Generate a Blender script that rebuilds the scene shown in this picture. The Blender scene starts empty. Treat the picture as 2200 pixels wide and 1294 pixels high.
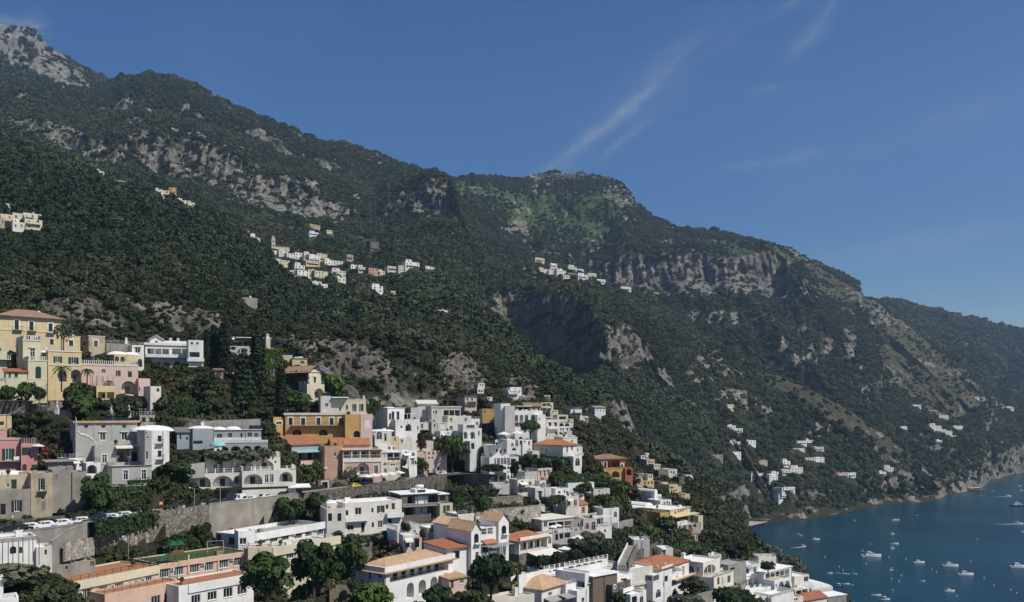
import bpy, math, random
import numpy as np
from mathutils import Matrix, Vector
random.seed(7)
RNG = np.random.default_rng(11)
sc = bpy.context.scene
COL = sc.collection
F = 1850.0; CX = 1100.0; HY = 880.0; CZ = 130.0     # lens in photo pixels, horizon row, eye height above the sea

# ------------------------------------------------------------------ camera, sky, sun, exposure
cd = bpy.data.cameras.new('camera'); cam = bpy.data.objects.new('camera', cd); COL.objects.link(cam)
cd.sensor_width = 36.0; cd.lens = F / 2200 * 36.0; cd.shift_y = (HY - 647) / 2200
cd.clip_start = 1.0; cd.clip_end = 60000
cam.location = (0, 0, CZ); cam.rotation_euler = (math.radians(90), 0, 0)
sc.camera = cam
SUN_AZ = math.radians(116); SUN_EL = math.radians(50)   # azimuth clockwise from the view direction (+Y)
sun_dir = Vector((math.sin(SUN_AZ) * math.cos(SUN_EL), math.cos(SUN_AZ) * math.cos(SUN_EL), math.sin(SUN_EL)))
sl = bpy.data.lights.new('sun', 'SUN'); sl.energy = 5.0; sl.angle = math.radians(0.53); sl.color = (1.0, 0.95, 0.87)
so = bpy.data.objects.new('sun', sl); COL.objects.link(so); so.location = (300, -300, 600)
so.rotation_euler = sun_dir.to_track_quat('Z', 'Y').to_euler()
sc.view_settings.view_transform = 'Standard'; sc.view_settings.look = 'None'
sc.view_settings.gamma = 1.0; sc.view_settings.use_curve_mapping = False
sc.view_settings.exposure = 0.0
sc.cycles.use_denoising = True
sc.cycles.max_bounces = 5; sc.cycles.diffuse_bounces = 2; sc.cycles.glossy_bounces = 2; sc.cycles.use_adaptive_sampling = True; sc.cycles.adaptive_threshold = 0.02; sc.cycles.volume_bounces = 0
sc.cycles.transparent_max_bounces = 6

def nd(nt, t, **kw):
    n = nt.nodes.new(t)
    for k, v in kw.items():
        if k[0] == '_': n.inputs[int(k[1:])].default_value = v
        else: setattr(n, k, v)
    return n
def lk(nt, a, b): nt.links.new(a, b)
def mth(nt, op, a, b=None, c=None):
    n = nt.nodes.new('ShaderNodeMath'); n.operation = op
    for i, v in enumerate((a, b, c)):
        if v is None: continue
        if isinstance(v, (int, float)): n.inputs[i].default_value = v
        else: nt.links.new(v, n.inputs[i])
    return n.outputs[0]
def ramp(nt, fac, stops):
    n = nt.nodes.new('ShaderNodeValToRGB'); e = n.color_ramp.elements
    while len(e) < len(stops): e.new(0.5)
    for i, (p, c) in enumerate(stops):
        e[i].position = p; e[i].color = (*c, 1) if len(c) == 3 else c
    if fac is not None: nt.links.new(fac, n.inputs[0])
    return n.outputs[0]
def mixc(nt, fac, a, b, bt='MIX'):
    n = nt.nodes.new('ShaderNodeMix'); n.data_type = 'RGBA'; n.blend_type = bt
    for s, v in ((0, fac), (6, a), (7, b)):
        if isinstance(v, (int, float)): n.inputs[s].default_value = v
        elif isinstance(v, tuple): n.inputs[s].default_value = (*v, 1) if len(v) == 3 else v
        else: nt.links.new(v, n.inputs[s])
    return n.outputs[2]
def noise(nt, vec, scale, detail=4, rough=0.55, out=0):
    n = nt.nodes.new('ShaderNodeTexNoise'); n.inputs['Scale'].default_value = scale
    n.inputs['Detail'].default_value = detail; n.inputs['Roughness'].default_value = rough
    if vec is not None: nt.links.new(vec, n.inputs['Vector'])
    return n.outputs[out]

world = bpy.data.worlds.new('World'); sc.world = world; world.use_nodes = True
wt = world.node_tree; wt.nodes.clear()
sky = nd(wt, 'ShaderNodeTexSky', sky_type='NISHITA', sun_disc=False, sun_elevation=SUN_EL, sun_rotation=SUN_AZ,
         altitude=0, air_density=1.0, dust_density=0.3, ozone_density=3.0)
bg = nd(wt, 'ShaderNodeBackground'); bg.inputs[1].default_value = 0.082
wo = nd(wt, 'ShaderNodeOutputWorld')
# thin cirrus streaks: noise stretched along the wind, in the directions where they hang
tc = nd(wt, 'ShaderNodeTexCoord'); sep = nd(wt, 'ShaderNodeSeparateXYZ'); lk(wt, tc.outputs['Generated'], sep.inputs[0])
yy = mth(wt, 'MAXIMUM', sep.outputs[1], 0.05)
gx = mth(wt, 'DIVIDE', sep.outputs[0], yy); gz = mth(wt, 'DIVIDE', sep.outputs[2], yy)
def streak(px, py, ang, la, lb, amt, nscale):
    a = math.radians(ang); x0 = (px - CX) / F; z0 = (HY - py) / F
    dx = mth(wt, 'SUBTRACT', gx, x0); dz = mth(wt, 'SUBTRACT', gz, z0)
    s = mth(wt, 'ADD', mth(wt, 'MULTIPLY', dx, math.cos(a)), mth(wt, 'MULTIPLY', dz, math.sin(a)))
    t = mth(wt, 'SUBTRACT', mth(wt, 'MULTIPLY', dz, math.cos(a)), mth(wt, 'MULTIPLY', dx, math.sin(a)))
    cmb = nd(wt, 'ShaderNodeCombineXYZ')
    lk(wt, mth(wt, 'MULTIPLY', s, 0.28), cmb.inputs[0]); lk(wt, t, cmb.inputs[1]); cmb.inputs[2].default_value = px
    n1 = noise(wt, cmb.outputs[0], nscale, 6, 0.6)
    w1 = mth(wt, 'MULTIPLY', mth(wt, 'SUBTRACT', noise(wt, tc.outputs['Generated'], 14, 4), 0.5), 0.03)
    t = mth(wt, 'ADD', t, w1)
    q = mth(wt, 'ADD', mth(wt, 'POWER', mth(wt, 'ABSOLUTE', mth(wt, 'DIVIDE', s, la / F)), 2.0), mth(wt, 'POWER', mth(wt, 'ABSOLUTE', mth(wt, 'DIVIDE', t, lb / F)), 1.7))
    g = mth(wt, 'POWER', 2.718, mth(wt, 'MULTIPLY', q, -1.0))
    nn = mth(wt, 'MULTIPLY', mth(wt, 'MAXIMUM', mth(wt, 'SUBTRACT', n1, 0.36), 0.0), 3.4 * amt)
    return mth(wt, 'MULTIPLY', g, nn)
cl = None
for a in [(1305, 262, 40, 175, 13, 0.5, 60), (1350, 215, 42, 220, 30, 0.16, 50), (1325, 305, 40, 70, 9, 0.3, 60), (1460, 160, 38, 200, 40, 0.10, 40), (1755, 55, 48, 90, 16, 0.3, 55), (1700, 15, 20, 60, 12, 0.2, 40),
          (1650, 190, 12, 40, 8, 0.25, 40), (1960, 520, 10, 300, 32, 0.22, 16), (2080, 240, 22, 240, 26, 0.16, 18), (62, 58, 15, 40, 22, 0.75, 45), (8, 46, 0, 30, 12, 0.5, 40), (1660, 348, 10, 120, 12, 0.2, 40)]:
    v = streak(*a); cl = v if cl is None else mth(wt, 'ADD', cl, v)
glob = mth(wt, 'MULTIPLY', mth(wt, 'MAXIMUM', mth(wt, 'SUBTRACT', noise(wt, tc.outputs['Generated'], 2.3, 6), 0.56), 0.0), 0.35)
cl = mth(wt, 'MINIMUM', mth(wt, 'ADD', cl, glob), 0.85)
hs = nd(wt, 'ShaderNodeHueSaturation'); hs.inputs['Saturation'].default_value = 1.40; hs.inputs['Hue'].default_value = 0.511
lk(wt, sky.outputs[0], hs.inputs['Color'])
skyc = mixc(wt, cl, hs.outputs[0], (5.2, 5.6, 6.2))
lk(wt, skyc, bg.inputs[0]); lk(wt, bg.outputs[0], wo.inputs[0])

# ------------------------------------------------------------------ materials
MATS = {}
def newmat(name):
    m = bpy.data.materials.new(name); m.use_nodes = True
    nt = m.node_tree; b = nt.nodes['Principled BSDF']; MATS[name] = m
    return m, nt, b
def wallmat(name, col, var=0.16, streaks=0.25, rough=0.85, scale=0.35):
    """plaster or paint: blotchy, with rain streaks"""
    m, nt, b = newmat(name); g = nd(nt, 'ShaderNodeNewGeometry')
    n1 = noise(nt, g.outputs['Position'], scale, 5, 0.6)
    mp = nd(nt, 'ShaderNodeMapping'); mp.inputs['Scale'].default_value = (1.6, 1.6, 0.13); lk(nt, g.outputs['Position'], mp.inputs[0])
    n2 = noise(nt, mp.outputs[0], 1.0, 4, 0.6)
    c1 = tuple(x * (1 - var) for x in col); c2 = tuple(min(0.9, x * (1 + var * 0.35)) for x in col)
    base = ramp(nt, n1, [(0.3, c1), (0.62, c2)])
    dirt = ramp(nt, n2, [(0.52, (0, 0, 0)), (0.75, (1, 1, 1))])
    fac = mth(nt, 'MULTIPLY', dirt, streaks)
    grime = tuple(x * 0.5 for x in col)
    lk(nt, mixc(nt, fac, base, grime), b.inputs['Base Color'])
    b.inputs['Roughness'].default_value = rough; b.inputs['Specular IOR Level'].default_value = 0.25
    bp = nd(nt, 'ShaderNodeBump'); bp.inputs['Strength'].default_value = 0.25; bp.inputs['Distance'].default_value = 0.05
    lk(nt, noise(nt, g.outputs['Position'], 3.0, 5), bp.inputs['Height']); lk(nt, bp.outputs[0], b.inputs['Normal'])
    return m
def plain(name, col, rough=0.6, metal=0.0, spec=0.4, var=0.12):
    m, nt, b = newmat(name); g = nd(nt, 'ShaderNodeNewGeometry')
    n1 = noise(nt, g.outputs['Position'], 1.3, 4)
    lk(nt, ramp(nt, n1, [(0.3, tuple(x * (1 - var) for x in col)), (0.7, tuple(min(1, x * (1 + var)) for x in col))]), b.inputs['Base Color'])
    b.inputs['Roughness'].default_value = rough; b.inputs['Metallic'].default_value = metal; b.inputs['Specular IOR Level'].default_value = spec
    return m
for nm, c, v, s in [('white', (0.77, 0.755, 0.71), 0.14, 0.38), ('ivory', (0.72, 0.675, 0.58), 0.14, 0.38), ('offwhite', (0.64, 0.60, 0.53), 0.16, 0.42), ('grey_plaster', (0.40, 0.385, 0.35), 0.10, 0.15),
                 ('cream', (0.62, 0.56, 0.40), 0.10, 0.22), ('pale_yellow', (0.62, 0.50, 0.29), 0.14, 0.3), ('lemon', (0.60, 0.55, 0.36), 0.1, 0.2),
                 ('ochre', (0.50, 0.32, 0.12), 0.18, 0.35), ('pink', (0.56, 0.27, 0.25), 0.10, 0.15), ('pale_pink', (0.60, 0.45, 0.38), 0.10, 0.2),
                 ('salmon', (0.50, 0.31, 0.22), 0.15, 0.3), ('peach', (0.62, 0.43, 0.32), 0.10, 0.2), ('red_plaster', (0.42, 0.14, 0.075), 0.15, 0.2),
                 ('old_beige', (0.46, 0.38, 0.26), 0.30, 0.55), ('old_grey', (0.30, 0.27, 0.225), 0.3, 0.6), ('blue_grey', (0.32, 0.35, 0.36), 0.1, 0.15),
                 ('shade_grey', (0.22, 0.215, 0.20), 0.15, 0.2), ('concrete', (0.29, 0.27, 0.235), 0.3, 0.6), ('dark_plaster', (0.16, 0.14, 0.12), 0.2, 0.2),  # shade_grey puts the shade of deep recesses into the colour; plain grey elsewhere
                 ('school_cream', (0.60, 0.53, 0.38), 0.06, 0.1)]:
    wallmat(nm, c, v, s)
for nm, c, r in [('roof_white', (0.82, 0.81, 0.78), 0.9), ('roof_grey', (0.36, 0.35, 0.33), 0.9), ('terrace_brick', (0.36, 0.17, 0.09), 0.85), ('roof_beige', (0.52, 0.46, 0.37), 0.9)]:
    wallmat(nm, c, 0.16, 0.1, r, 0.5)
for nm, c, r in [('frame_white', (0.72, 0.72, 0.70), 0.5), ('frame_brown', (0.10, 0.055, 0.03), 0.6), ('shutter_green', (0.012, 0.05, 0.035), 0.5), ('shutter_dark', (0.025, 0.03, 0.03), 0.5),
                 ('rail_dark', (0.02, 0.02, 0.02), 0.5), ('rail_white', (0.7, 0.7, 0.7), 0.5), ('canvas', (0.70, 0.66, 0.56), 0.9), ('canvas_white', (0.74, 0.73, 0.70), 0.9), ('aqua', (0.22, 0.50, 0.46), 0.7),
                 ('wood', (0.17, 0.09, 0.045), 0.7), ('bark', (0.085, 0.065, 0.05), 0.95), ('tyre', (0.012, 0.012, 0.012), 0.8), ('slide_green', (0.02, 0.15, 0.07), 0.4),
                 ('swing_yellow', (0.5, 0.42, 0.1), 0.5), ('sign_orange', (0.7, 0.16, 0.03), 0.5), ('road_red', (0.4, 0.03, 0.02), 0.5), ('boat_white', (0.75, 0.75, 0.74), 0.35), ('boat_blue', (0.03, 0.06, 0.13), 0.3),
                 ('boat_wood', (0.25, 0.13, 0.06), 0.5), ('marble', (0.6, 0.58, 0.54), 0.7), ('cloth_red', (0.45, 0.03, 0.03), 0.8), ('black', (0.01, 0.01, 0.01), 0.6), ('turf', (0.045, 0.085, 0.026), 0.95),
                 ('cushion', (0.03, 0.16, 0.12), 0.8), ('metal', (0.4, 0.4, 0.4), 0.4), ('reed', (0.16, 0.125, 0.085), 0.95), ('canvas_grey', (0.30, 0.30, 0.29), 0.9), ('ac_white', (0.62, 0.62, 0.6), 0.5)]:
    plain(nm, c, r)
m, nt, b = newmat('glass')           # window glass over a dark room, curtains here and there
g = nd(nt, 'ShaderNodeNewGeometry'); oi = nd(nt, 'ShaderNodeObjectInfo')
n1 = noise(nt, g.outputs['Position'], 0.7, 2)
c = ramp(nt, oi.outputs['Random'], [(0.0, (0.012, 0.014, 0.016)), (0.55, (0.02, 0.022, 0.024)), (0.8, (0.06, 0.065, 0.065)), (1.0, (0.13, 0.14, 0.14))])
lk(nt, mixc(nt, n1, c, (0.012, 0.013, 0.015)), b.inputs['Base Color'])
b.inputs['Roughness'].default_value = 0.08; b.inputs['Specular IOR Level'].default_value = 0.5
m, nt, b = newmat('glass_green')
b.inputs['Base Color'].default_value = (0.02, 0.055, 0.04, 1); b.inputs['Roughness'].default_value = 0.15
m, nt, b = newmat('panel'); b.inputs['Base Color'].default_value = (0.012, 0.018, 0.035, 1); b.inputs['Roughness'].default_value = 0.15
def tilemat(name, a, bb, cc):
    m, nt, b = newmat(name); g = nd(nt, 'ShaderNodeNewGeometry')
    n1 = noise(nt, g.outputs['Position'], 0.5, 4, 0.6); n2 = noise(nt, g.outputs['Position'], 5.0, 2, 0.6)
    base = ramp(nt, n2, [(0.32, a), (0.5, bb), (0.68, cc)])
    lk(nt, mixc(nt, ramp(nt, n1, [(0.45, (0, 0, 0)), (0.8, (0.65, 0.65, 0.65))]), base, tuple(x * 0.55 for x in bb)), b.inputs['Base Color'])
    b.inputs['Roughness'].default_value = 0.9; b.inputs['Specular IOR Level'].default_value = 0.2
tilemat('tile_red', (0.26, 0.095, 0.05), (0.40, 0.16, 0.085), (0.50, 0.26, 0.15))
tilemat('tile_pale', (0.36, 0.21, 0.12), (0.52, 0.34, 0.20), (0.60, 0.46, 0.32))
tilemat('tile_brown', (0.20, 0.12, 0.075), (0.33, 0.215, 0.14), (0.42, 0.30, 0.21))
def stonemat(name, a, bb, joint, scale=1.6):
    m, nt, b = newmat(name); g = nd(nt, 'ShaderNodeNewGeometry')
    v = nd(nt, 'ShaderNodeTexVoronoi'); v.inputs['Scale'].default_value = scale; lk(nt, g.outputs['Position'], v.inputs['Vector'])
    v2 = nd(nt, 'ShaderNodeTexVoronoi', feature='DISTANCE_TO_EDGE'); v2.inputs['Scale'].default_value = scale; lk(nt, g.outputs['Position'], v2.inputs['Vector'])
    hs = nd(nt, 'ShaderNodeSeparateColor'); lk(nt, v.outputs['Color'], hs.inputs[0])
    stone = ramp(nt, hs.outputs[0], [(0.0, a), (0.6, bb), (1.0, tuple(min(1, x * 1.25) for x in bb))])
    n1 = noise(nt, g.outputs['Position'], 0.35, 5, 0.65)
    stone = mixc(nt, ramp(nt, n1, [(0.4, (0, 0, 0)), (0.75, (0.7, 0.7, 0.7))]), stone, tuple(x * 0.6 for x in a))
    e = ramp(nt, v2.outputs['Distance'], [(0.02, (0, 0, 0)), (0.09, (1, 1, 1))])
    lk(nt, mixc(nt, e, joint, stone), b.inputs['Base Color']); b.inputs['Roughness'].default_value = 0.95; b.inputs['Specular IOR Level'].default_value = 0.15
    bp = nd(nt, 'ShaderNodeBump'); bp.inputs['Strength'].default_value = 0.9; bp.inputs['Distance'].default_value = 0.15
    lk(nt, v2.outputs['Distance'], bp.inputs['Height']); lk(nt, bp.outputs[0], b.inputs['Normal'])
stonemat('stone', (0.14, 0.12, 0.095), (0.29, 0.255, 0.205), (0.08, 0.07, 0.055), 1.5)
stonemat('stone_dark', (0.10, 0.085, 0.07), (0.22, 0.19, 0.155), (0.04, 0.035, 0.03), 1.7)
stonemat('stone_pale', (0.30, 0.27, 0.22), (0.46, 0.42, 0.35), (0.16, 0.145, 0.12), 1.3)
def leafmat(name, dark, mid, light, inst=False):
    m, nt, b = newmat(name); g = nd(nt, 'ShaderNodeNewGeometry')
    if inst:
        at = nd(nt, 'ShaderNodeAttribute', attribute_type='INSTANCER', attribute_name='tint'); t = at.outputs['Fac']
    else:
        oi = nd(nt, 'ShaderNodeObjectInfo'); t = oi.outputs['Random']
    n1 = noise(nt, g.outputs['Position'], 0.55 if not inst else 0.25, 3, 0.6)
    f = mth(nt, 'ADD', mth(nt, 'MULTIPLY', t, 0.6), mth(nt, 'MULTIPLY', n1, 0.5))
    lk(nt, ramp(nt, f, [(0.15, dark), (0.5, mid), (0.85, light)]), b.inputs['Base Color'])
    b.inputs['Roughness'].default_value = 0.75; b.inputs['Specular IOR Level'].default_value = 0.15
leafmat('forest', (0.017, 0.026, 0.011), (0.040, 0.054, 0.022), (0.082, 0.092, 0.042), True)
leafmat('scrub', (0.022, 0.032, 0.013), (0.046, 0.058, 0.022), (0.09, 0.09, 0.042), True)
leafmat('leaf', (0.020, 0.036, 0.012), (0.036, 0.058, 0.018), (0.058, 0.086, 0.026))
leafmat('leaf_bright', (0.045, 0.072, 0.014), (0.07, 0.105, 0.02), (0.10, 0.14, 0.032))
leafmat('leaf_cypress', (0.014, 0.024, 0.010), (0.020, 0.034, 0.013), (0.03, 0.045, 0.018))
leafmat('leaf_olive', (0.06, 0.07, 0.04), (0.09, 0.10, 0.06), (0.13, 0.14, 0.085))
leafmat('leaf_red', (0.05, 0.022, 0.018), (0.09, 0.03, 0.026), (0.13, 0.045, 0.04))
# terrain: limestone on the steep faces, earth and scrub under the trees, dry grass where the vertex mask says so
m, nt, b = newmat('terrain'); g = nd(nt, 'ShaderNodeNewGeometry'); P = g.outputs['Position']
ar = nd(nt, 'ShaderNodeAttribute', attribute_name='rock'); ag = nd(nt, 'ShaderNodeAttribute', attribute_name='grass'); ah = nd(nt, 'ShaderNodeAttribute', attribute_name='warm')
mp = nd(nt, 'ShaderNodeMapping'); mp.inputs['Scale'].default_value = (1, 1, 0.35); lk(nt, P, mp.inputs[0])
nr = noise(nt, mp.outputs[0], 0.07, 8, 0.68); nf = noise(nt, P, 0.5, 5, 0.65)
mp2 = nd(nt, 'ShaderNodeMapping'); mp2.inputs['Scale'].default_value = (0.12, 0.12, 1); lk(nt, P, mp2.inputs[0])
nb_ = noise(nt, mp2.outputs[0], 0.18, 5, 0.6)
rockc = ramp(nt, nr, [(0.30, (0.075, 0.07, 0.06)), (0.44, (0.19, 0.175, 0.15)), (0.56, (0.32, 0.295, 0.255)), (0.72, (0.43, 0.395, 0.345))])
warm = mixc(nt, 0.55, mixc(nt, 1.0, rockc, (0.72, 0.72, 0.72), 'MULTIPLY'), (0.17, 0.12, 0.085), 'MIX')
rockc = mixc(nt, mth(nt, 'MULTIPLY', ah.outputs['Fac'], ramp(nt, nf, [(0.4, (0.2, 0.2, 0.2)), (0.65, (0.9, 0.9, 0.9))])), rockc, warm)
rockc = mixc(nt, ramp(nt, nb_, [(0.45, (0, 0, 0)), (0.6, (0.45, 0.45, 0.45))]), rockc, (0.10, 0.095, 0.085))
mp3 = nd(nt, 'ShaderNodeMapping'); mp3.inputs['Scale'].default_value = (1, 1, 0.3); lk(nt, P, mp3.inputs[0])
nc_ = noise(nt, mp3.outputs[0], 0.42, 7, 0.7); rockc = mixc(nt, 1.0, rockc, ramp(nt, nc_, [(0.36, (0.22, 0.2, 0.18)), (0.5, (0.85, 0.85, 0.85)), (0.66, (1.15, 1.13, 1.1))]), 'MULTIPLY')
earth = ramp(nt, nf, [(0.3, (0.022, 0.026, 0.014)), (0.55, (0.042, 0.042, 0.024)), (0.75, (0.085, 0.074, 0.05))])
grassc = ramp(nt, noise(nt, P, 0.035, 7, 0.65), [(0.3, (0.04, 0.045, 0.024)), (0.5, (0.08, 0.075, 0.045)), (0.7, (0.125, 0.105, 0.068))])
greenc = ramp(nt, noise(nt, P, 0.02, 6, 0.6), [(0.35, (0.042, 0.066, 0.022)), (0.65, (0.075, 0.105, 0.038))])
ad = nd(nt, 'ShaderNodeAttribute', attribute_name='dry'); gsel = ad.outputs['Fac']
gc = mixc(nt, gsel, greenc, grassc)
gf = ramp(nt, ag.outputs['Fac'], [(0.05, (0, 0, 0)), (0.35, (1, 1, 1))])
soil = mixc(nt, gf, earth, gc)
rf = mth(nt, 'ADD', ar.outputs['Fac'], mth(nt, 'MULTIPLY', mth(nt, 'SUBTRACT', nr, 0.5), 0.7))
rf = ramp(nt, rf, [(0.42, (0, 0, 0)), (0.55, (1, 1, 1))])
lk(nt, mixc(nt, rf, soil, rockc), b.inputs['Base Color']); b.inputs['Roughness'].default_value = 0.95; b.inputs['Specular IOR Level'].default_value = 0.1
bp = nd(nt, 'ShaderNodeBump'); bp.inputs['Strength'].default_value = 1.0; bp.inputs['Distance'].default_value = 6.0
hh = mth(nt, 'ADD', nr, mth(nt, 'MULTIPLY', nc_, 0.3)); lk(nt, hh, bp.inputs['Height']); lk(nt, bp.outputs[0], b.inputs['Normal'])
m, nt, b = newmat('asphalt'); g = nd(nt, 'ShaderNodeNewGeometry')
lk(nt, ramp(nt, noise(nt, g.outputs['Position'], 0.8, 6), [(0.3, (0.045, 0.045, 0.045)), (0.7, (0.085, 0.083, 0.08))]), b.inputs['Base Color']); b.inputs['Roughness'].default_value = 0.9
m, nt, b = newmat('sea'); g = nd(nt, 'ShaderNodeNewGeometry'); P = g.outputs['Position']
lk(nt, ramp(nt, noise(nt, P, 0.006, 4), [(0.35, (0.002, 0.025, 0.046)), (0.65, (0.004, 0.052, 0.080))]), b.inputs['Base Color'])
b.inputs['Roughness'].default_value = 0.22; b.inputs['IOR'].default_value = 1.33; b.inputs['Specular IOR Level'].default_value = 0.2
bp = nd(nt, 'ShaderNodeBump'); bp.inputs['Strength'].default_value = 0.55; bp.inputs['Distance'].default_value = 1.2
mp = nd(nt, 'ShaderNodeMapping'); mp.inputs['Scale'].default_value = (1, 0.7, 1); lk(nt, P, mp.inputs[0])
lk(nt, mth(nt, 'ADD', noise(nt, mp.outputs[0], 0.22, 5, 0.6), mth(nt, 'MULTIPLY', noise(nt, mp.outputs[0], 0.03, 3), 1.5)), bp.inputs['Height']); lk(nt, bp.outputs[0], b.inputs['Normal'])
plain('foam', (0.75, 0.78, 0.8), 0.9)

# ------------------------------------------------------------------ object helpers
def mesh_from(name, v, f, mats, mi=None, smooth=False):
    me = bpy.data.meshes.new(name); me.from_pydata([tuple(p) for p in v], [], f)
    for mm in mats: me.materials.append(MATS[mm] if isinstance(mm, str) else mm)
    if mi is not None: me.polygons.foreach_set('material_index', mi)
    if smooth: me.polygons.foreach_set('use_smooth', [True] * len(me.polygons))
    me.update(); return me
def link(name, data, parent=None, M=None):
    o = bpy.data.objects.new(name, data); COL.objects.link(o)
    if parent is not None: o.parent = parent
    if M is not None: o.matrix_local = M
    return o
def tag(o, label, cat=None, group=None, kind=None):
    if label: o['label'] = label
    if cat: o['category'] = cat
    if group: o['group'] = group
    if kind: o['kind'] = kind
    return o
class MB:
    """collects simple solids into one mesh"""
    def __init__(s): s.v = []; s.f = []; s.m = []
    def quad(s, a, b, c, d, m=0):
        n = len(s.v); s.v += [a, b, c, d]; s.f.append((n, n + 1, n + 2, n + 3)); s.m.append(m)
    def poly(s, pts, m=0):
        n = len(s.v); s.v += list(pts); s.f.append(tuple(range(n, n + len(pts)))); s.m.append(m)
    def box(s, x0, y0, z0, x1, y1, z1, m=0):
        if x1 < x0: x0, x1 = x1, x0
        if y1 < y0: y0, y1 = y1, y0
        if z1 < z0: z0, z1 = z1, z0
        n = len(s.v)
        s.v += [(x0, y0, z0), (x1, y0, z0), (x1, y1, z0), (x0, y1, z0), (x0, y0, z1), (x1, y0, z1), (x1, y1, z1), (x0, y1, z1)]
        for q in ((0, 3, 2, 1), (4, 5, 6, 7), (0, 1, 5, 4), (1, 2, 6, 5), (2, 3, 7, 6), (3, 0, 4, 7)):
            s.f.append(tuple(n + i for i in q)); s.m.append(m)
    def rod(s, a, b, r0, r1=None, k=6, m=0):
        r1 = r0 if r1 is None else r1
        a = Vector(a); b = Vector(b); ax = (b - a)
        if ax.length < 1e-6: return
        q = ax.to_track_quat('Z', 'Y'); n = len(s.v)
        for p, r in ((a, r0), (b, r1)):
            for i in range(k):
                t = 2 * math.pi * i / k
                s.v.append(tuple(p + q @ Vector((r * math.cos(t), r * math.sin(t), 0))))
        for i in range(k):
            j = (i + 1) % k; s.f.append((n + i, n + j, n + k + j, n + k + i)); s.m.append(m)
        s.f.append(tuple(n + k - 1 - i for i in range(k))); s.m.append(m)
        s.f.append(tuple(n + k + i for i in range(k))); s.m.append(m)
    def lathe(s, prof, cx=0, cy=0, cz=0, k=10, m=0, sx=1, sy=1):
        n = len(s.v)
        for r, z in prof:
            for i in range(k):
                t = 2 * math.pi * i / k; s.v.append((cx + sx * r * math.cos(t), cy + sy * r * math.sin(t), cz + z))
        for j in range(len(prof) - 1):
            for i in range(k):
                i2 = (i + 1) % k
                s.f.append((n + j * k + i, n + j * k + i2, n + (j + 1) * k + i2, n + (j + 1) * k + i)); s.m.append(m)
    def build(s, name, mats, parent=None, M=None, smooth=False):
        if isinstance(mats, str): mats = [mats]
        return link(name, mesh_from(name, s.v, s.f, mats, s.m if len(mats) > 1 else None, smooth), parent, M)

# ------------------------------------------------------------------ numpy noise
_perm = np.random.default_rng(5).permutation(512); _perm = np.concatenate([_perm, _perm, _perm])
_grad = np.random.default_rng(6).normal(size=(512, 2)); _grad /= np.linalg.norm(_grad, axis=1)[:, None]
def perlin(x, y):
    xi = np.floor(x).astype(int); yi = np.floor(y).astype(int); xf = x - xi; yf = y - yi
    u = xf * xf * xf * (xf * (xf * 6 - 15) + 10); v = yf * yf * yf * (yf * (yf * 6 - 15) + 10)
    def g(ix, iy, dx, dy):
        h = _perm[(_perm[ix & 511] + iy) & 511]; return _grad[h, 0] * dx + _grad[h, 1] * dy
    a = g(xi, yi, xf, yf); b_ = g(xi + 1, yi, xf - 1, yf); c_ = g(xi, yi + 1, xf, yf - 1); d_ = g(xi + 1, yi + 1, xf - 1, yf - 1)
    return (a + (b_ - a) * u) * (1 - v) + (c_ + (d_ - c_) * u) * v
def fbm(x, y, o=4, ridged=False):
    s = 0; a = 1.0; t = 0
    for i in range(o):
        n = perlin(x + 17.3 * i, y - 9.1 * i)
        s = s + a * ((1 - 2.6 * np.abs(n)) if ridged else n * 1.6); t += a; a *= 0.5; x = x * 2.03; y = y * 2.03
    return s / t
def P3(px, py, d):
    return ((px - CX) / F * d, d, CZ + (HY - py) / F * d)
# ------------------------------------------------------------------ house builder
GROUND = []; CLEAR = []; FOOT = []; HOUSES = []
ZONE = [0.0, 0.0, 1.0]
def zone(x, y, s): ZONE[:] = [x, y, s]
def zx(x): return ZONE[0] + x / ZONE[2]
def zy(y): return ZONE[1] + y / ZONE[2]
def zl(v): return v / ZONE[2]
def plane_y(px, X0, Y0, yaw):
    k = (px - CX) / F; c, s = math.cos(yaw), math.sin(yaw)
    return (c * Y0 - s * X0) / (c - s * k)
def back(x, y):
    """houses right of the white hotel stand back from the road"""
    if y > 1066 or y < 700: return 1.0
    f = lambda a, b: min(1, max(0, (x - a) / (b - a))); return 1 + 0.085 * f(560, 690) * (1 - f(930, 1030))
class House:
    def __init__(s, name, label, cat='house', group=None):
        s.name = name; s.root = link(name, None); tag(s.root, label, cat, group); s.M = None; s.k = None; s.iv = random.random() < 0.38; s.blocks = []; HOUSES.append(s)
        s.root.empty_display_size = 1
    def B(s, *a, **k):
        b = Block(s, *a, **k); s.blocks.append(b); return b
    def local(s, M): return s.M.inverted() @ M
    def done(s):
        for b in s.blocks: b.build()
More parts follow.
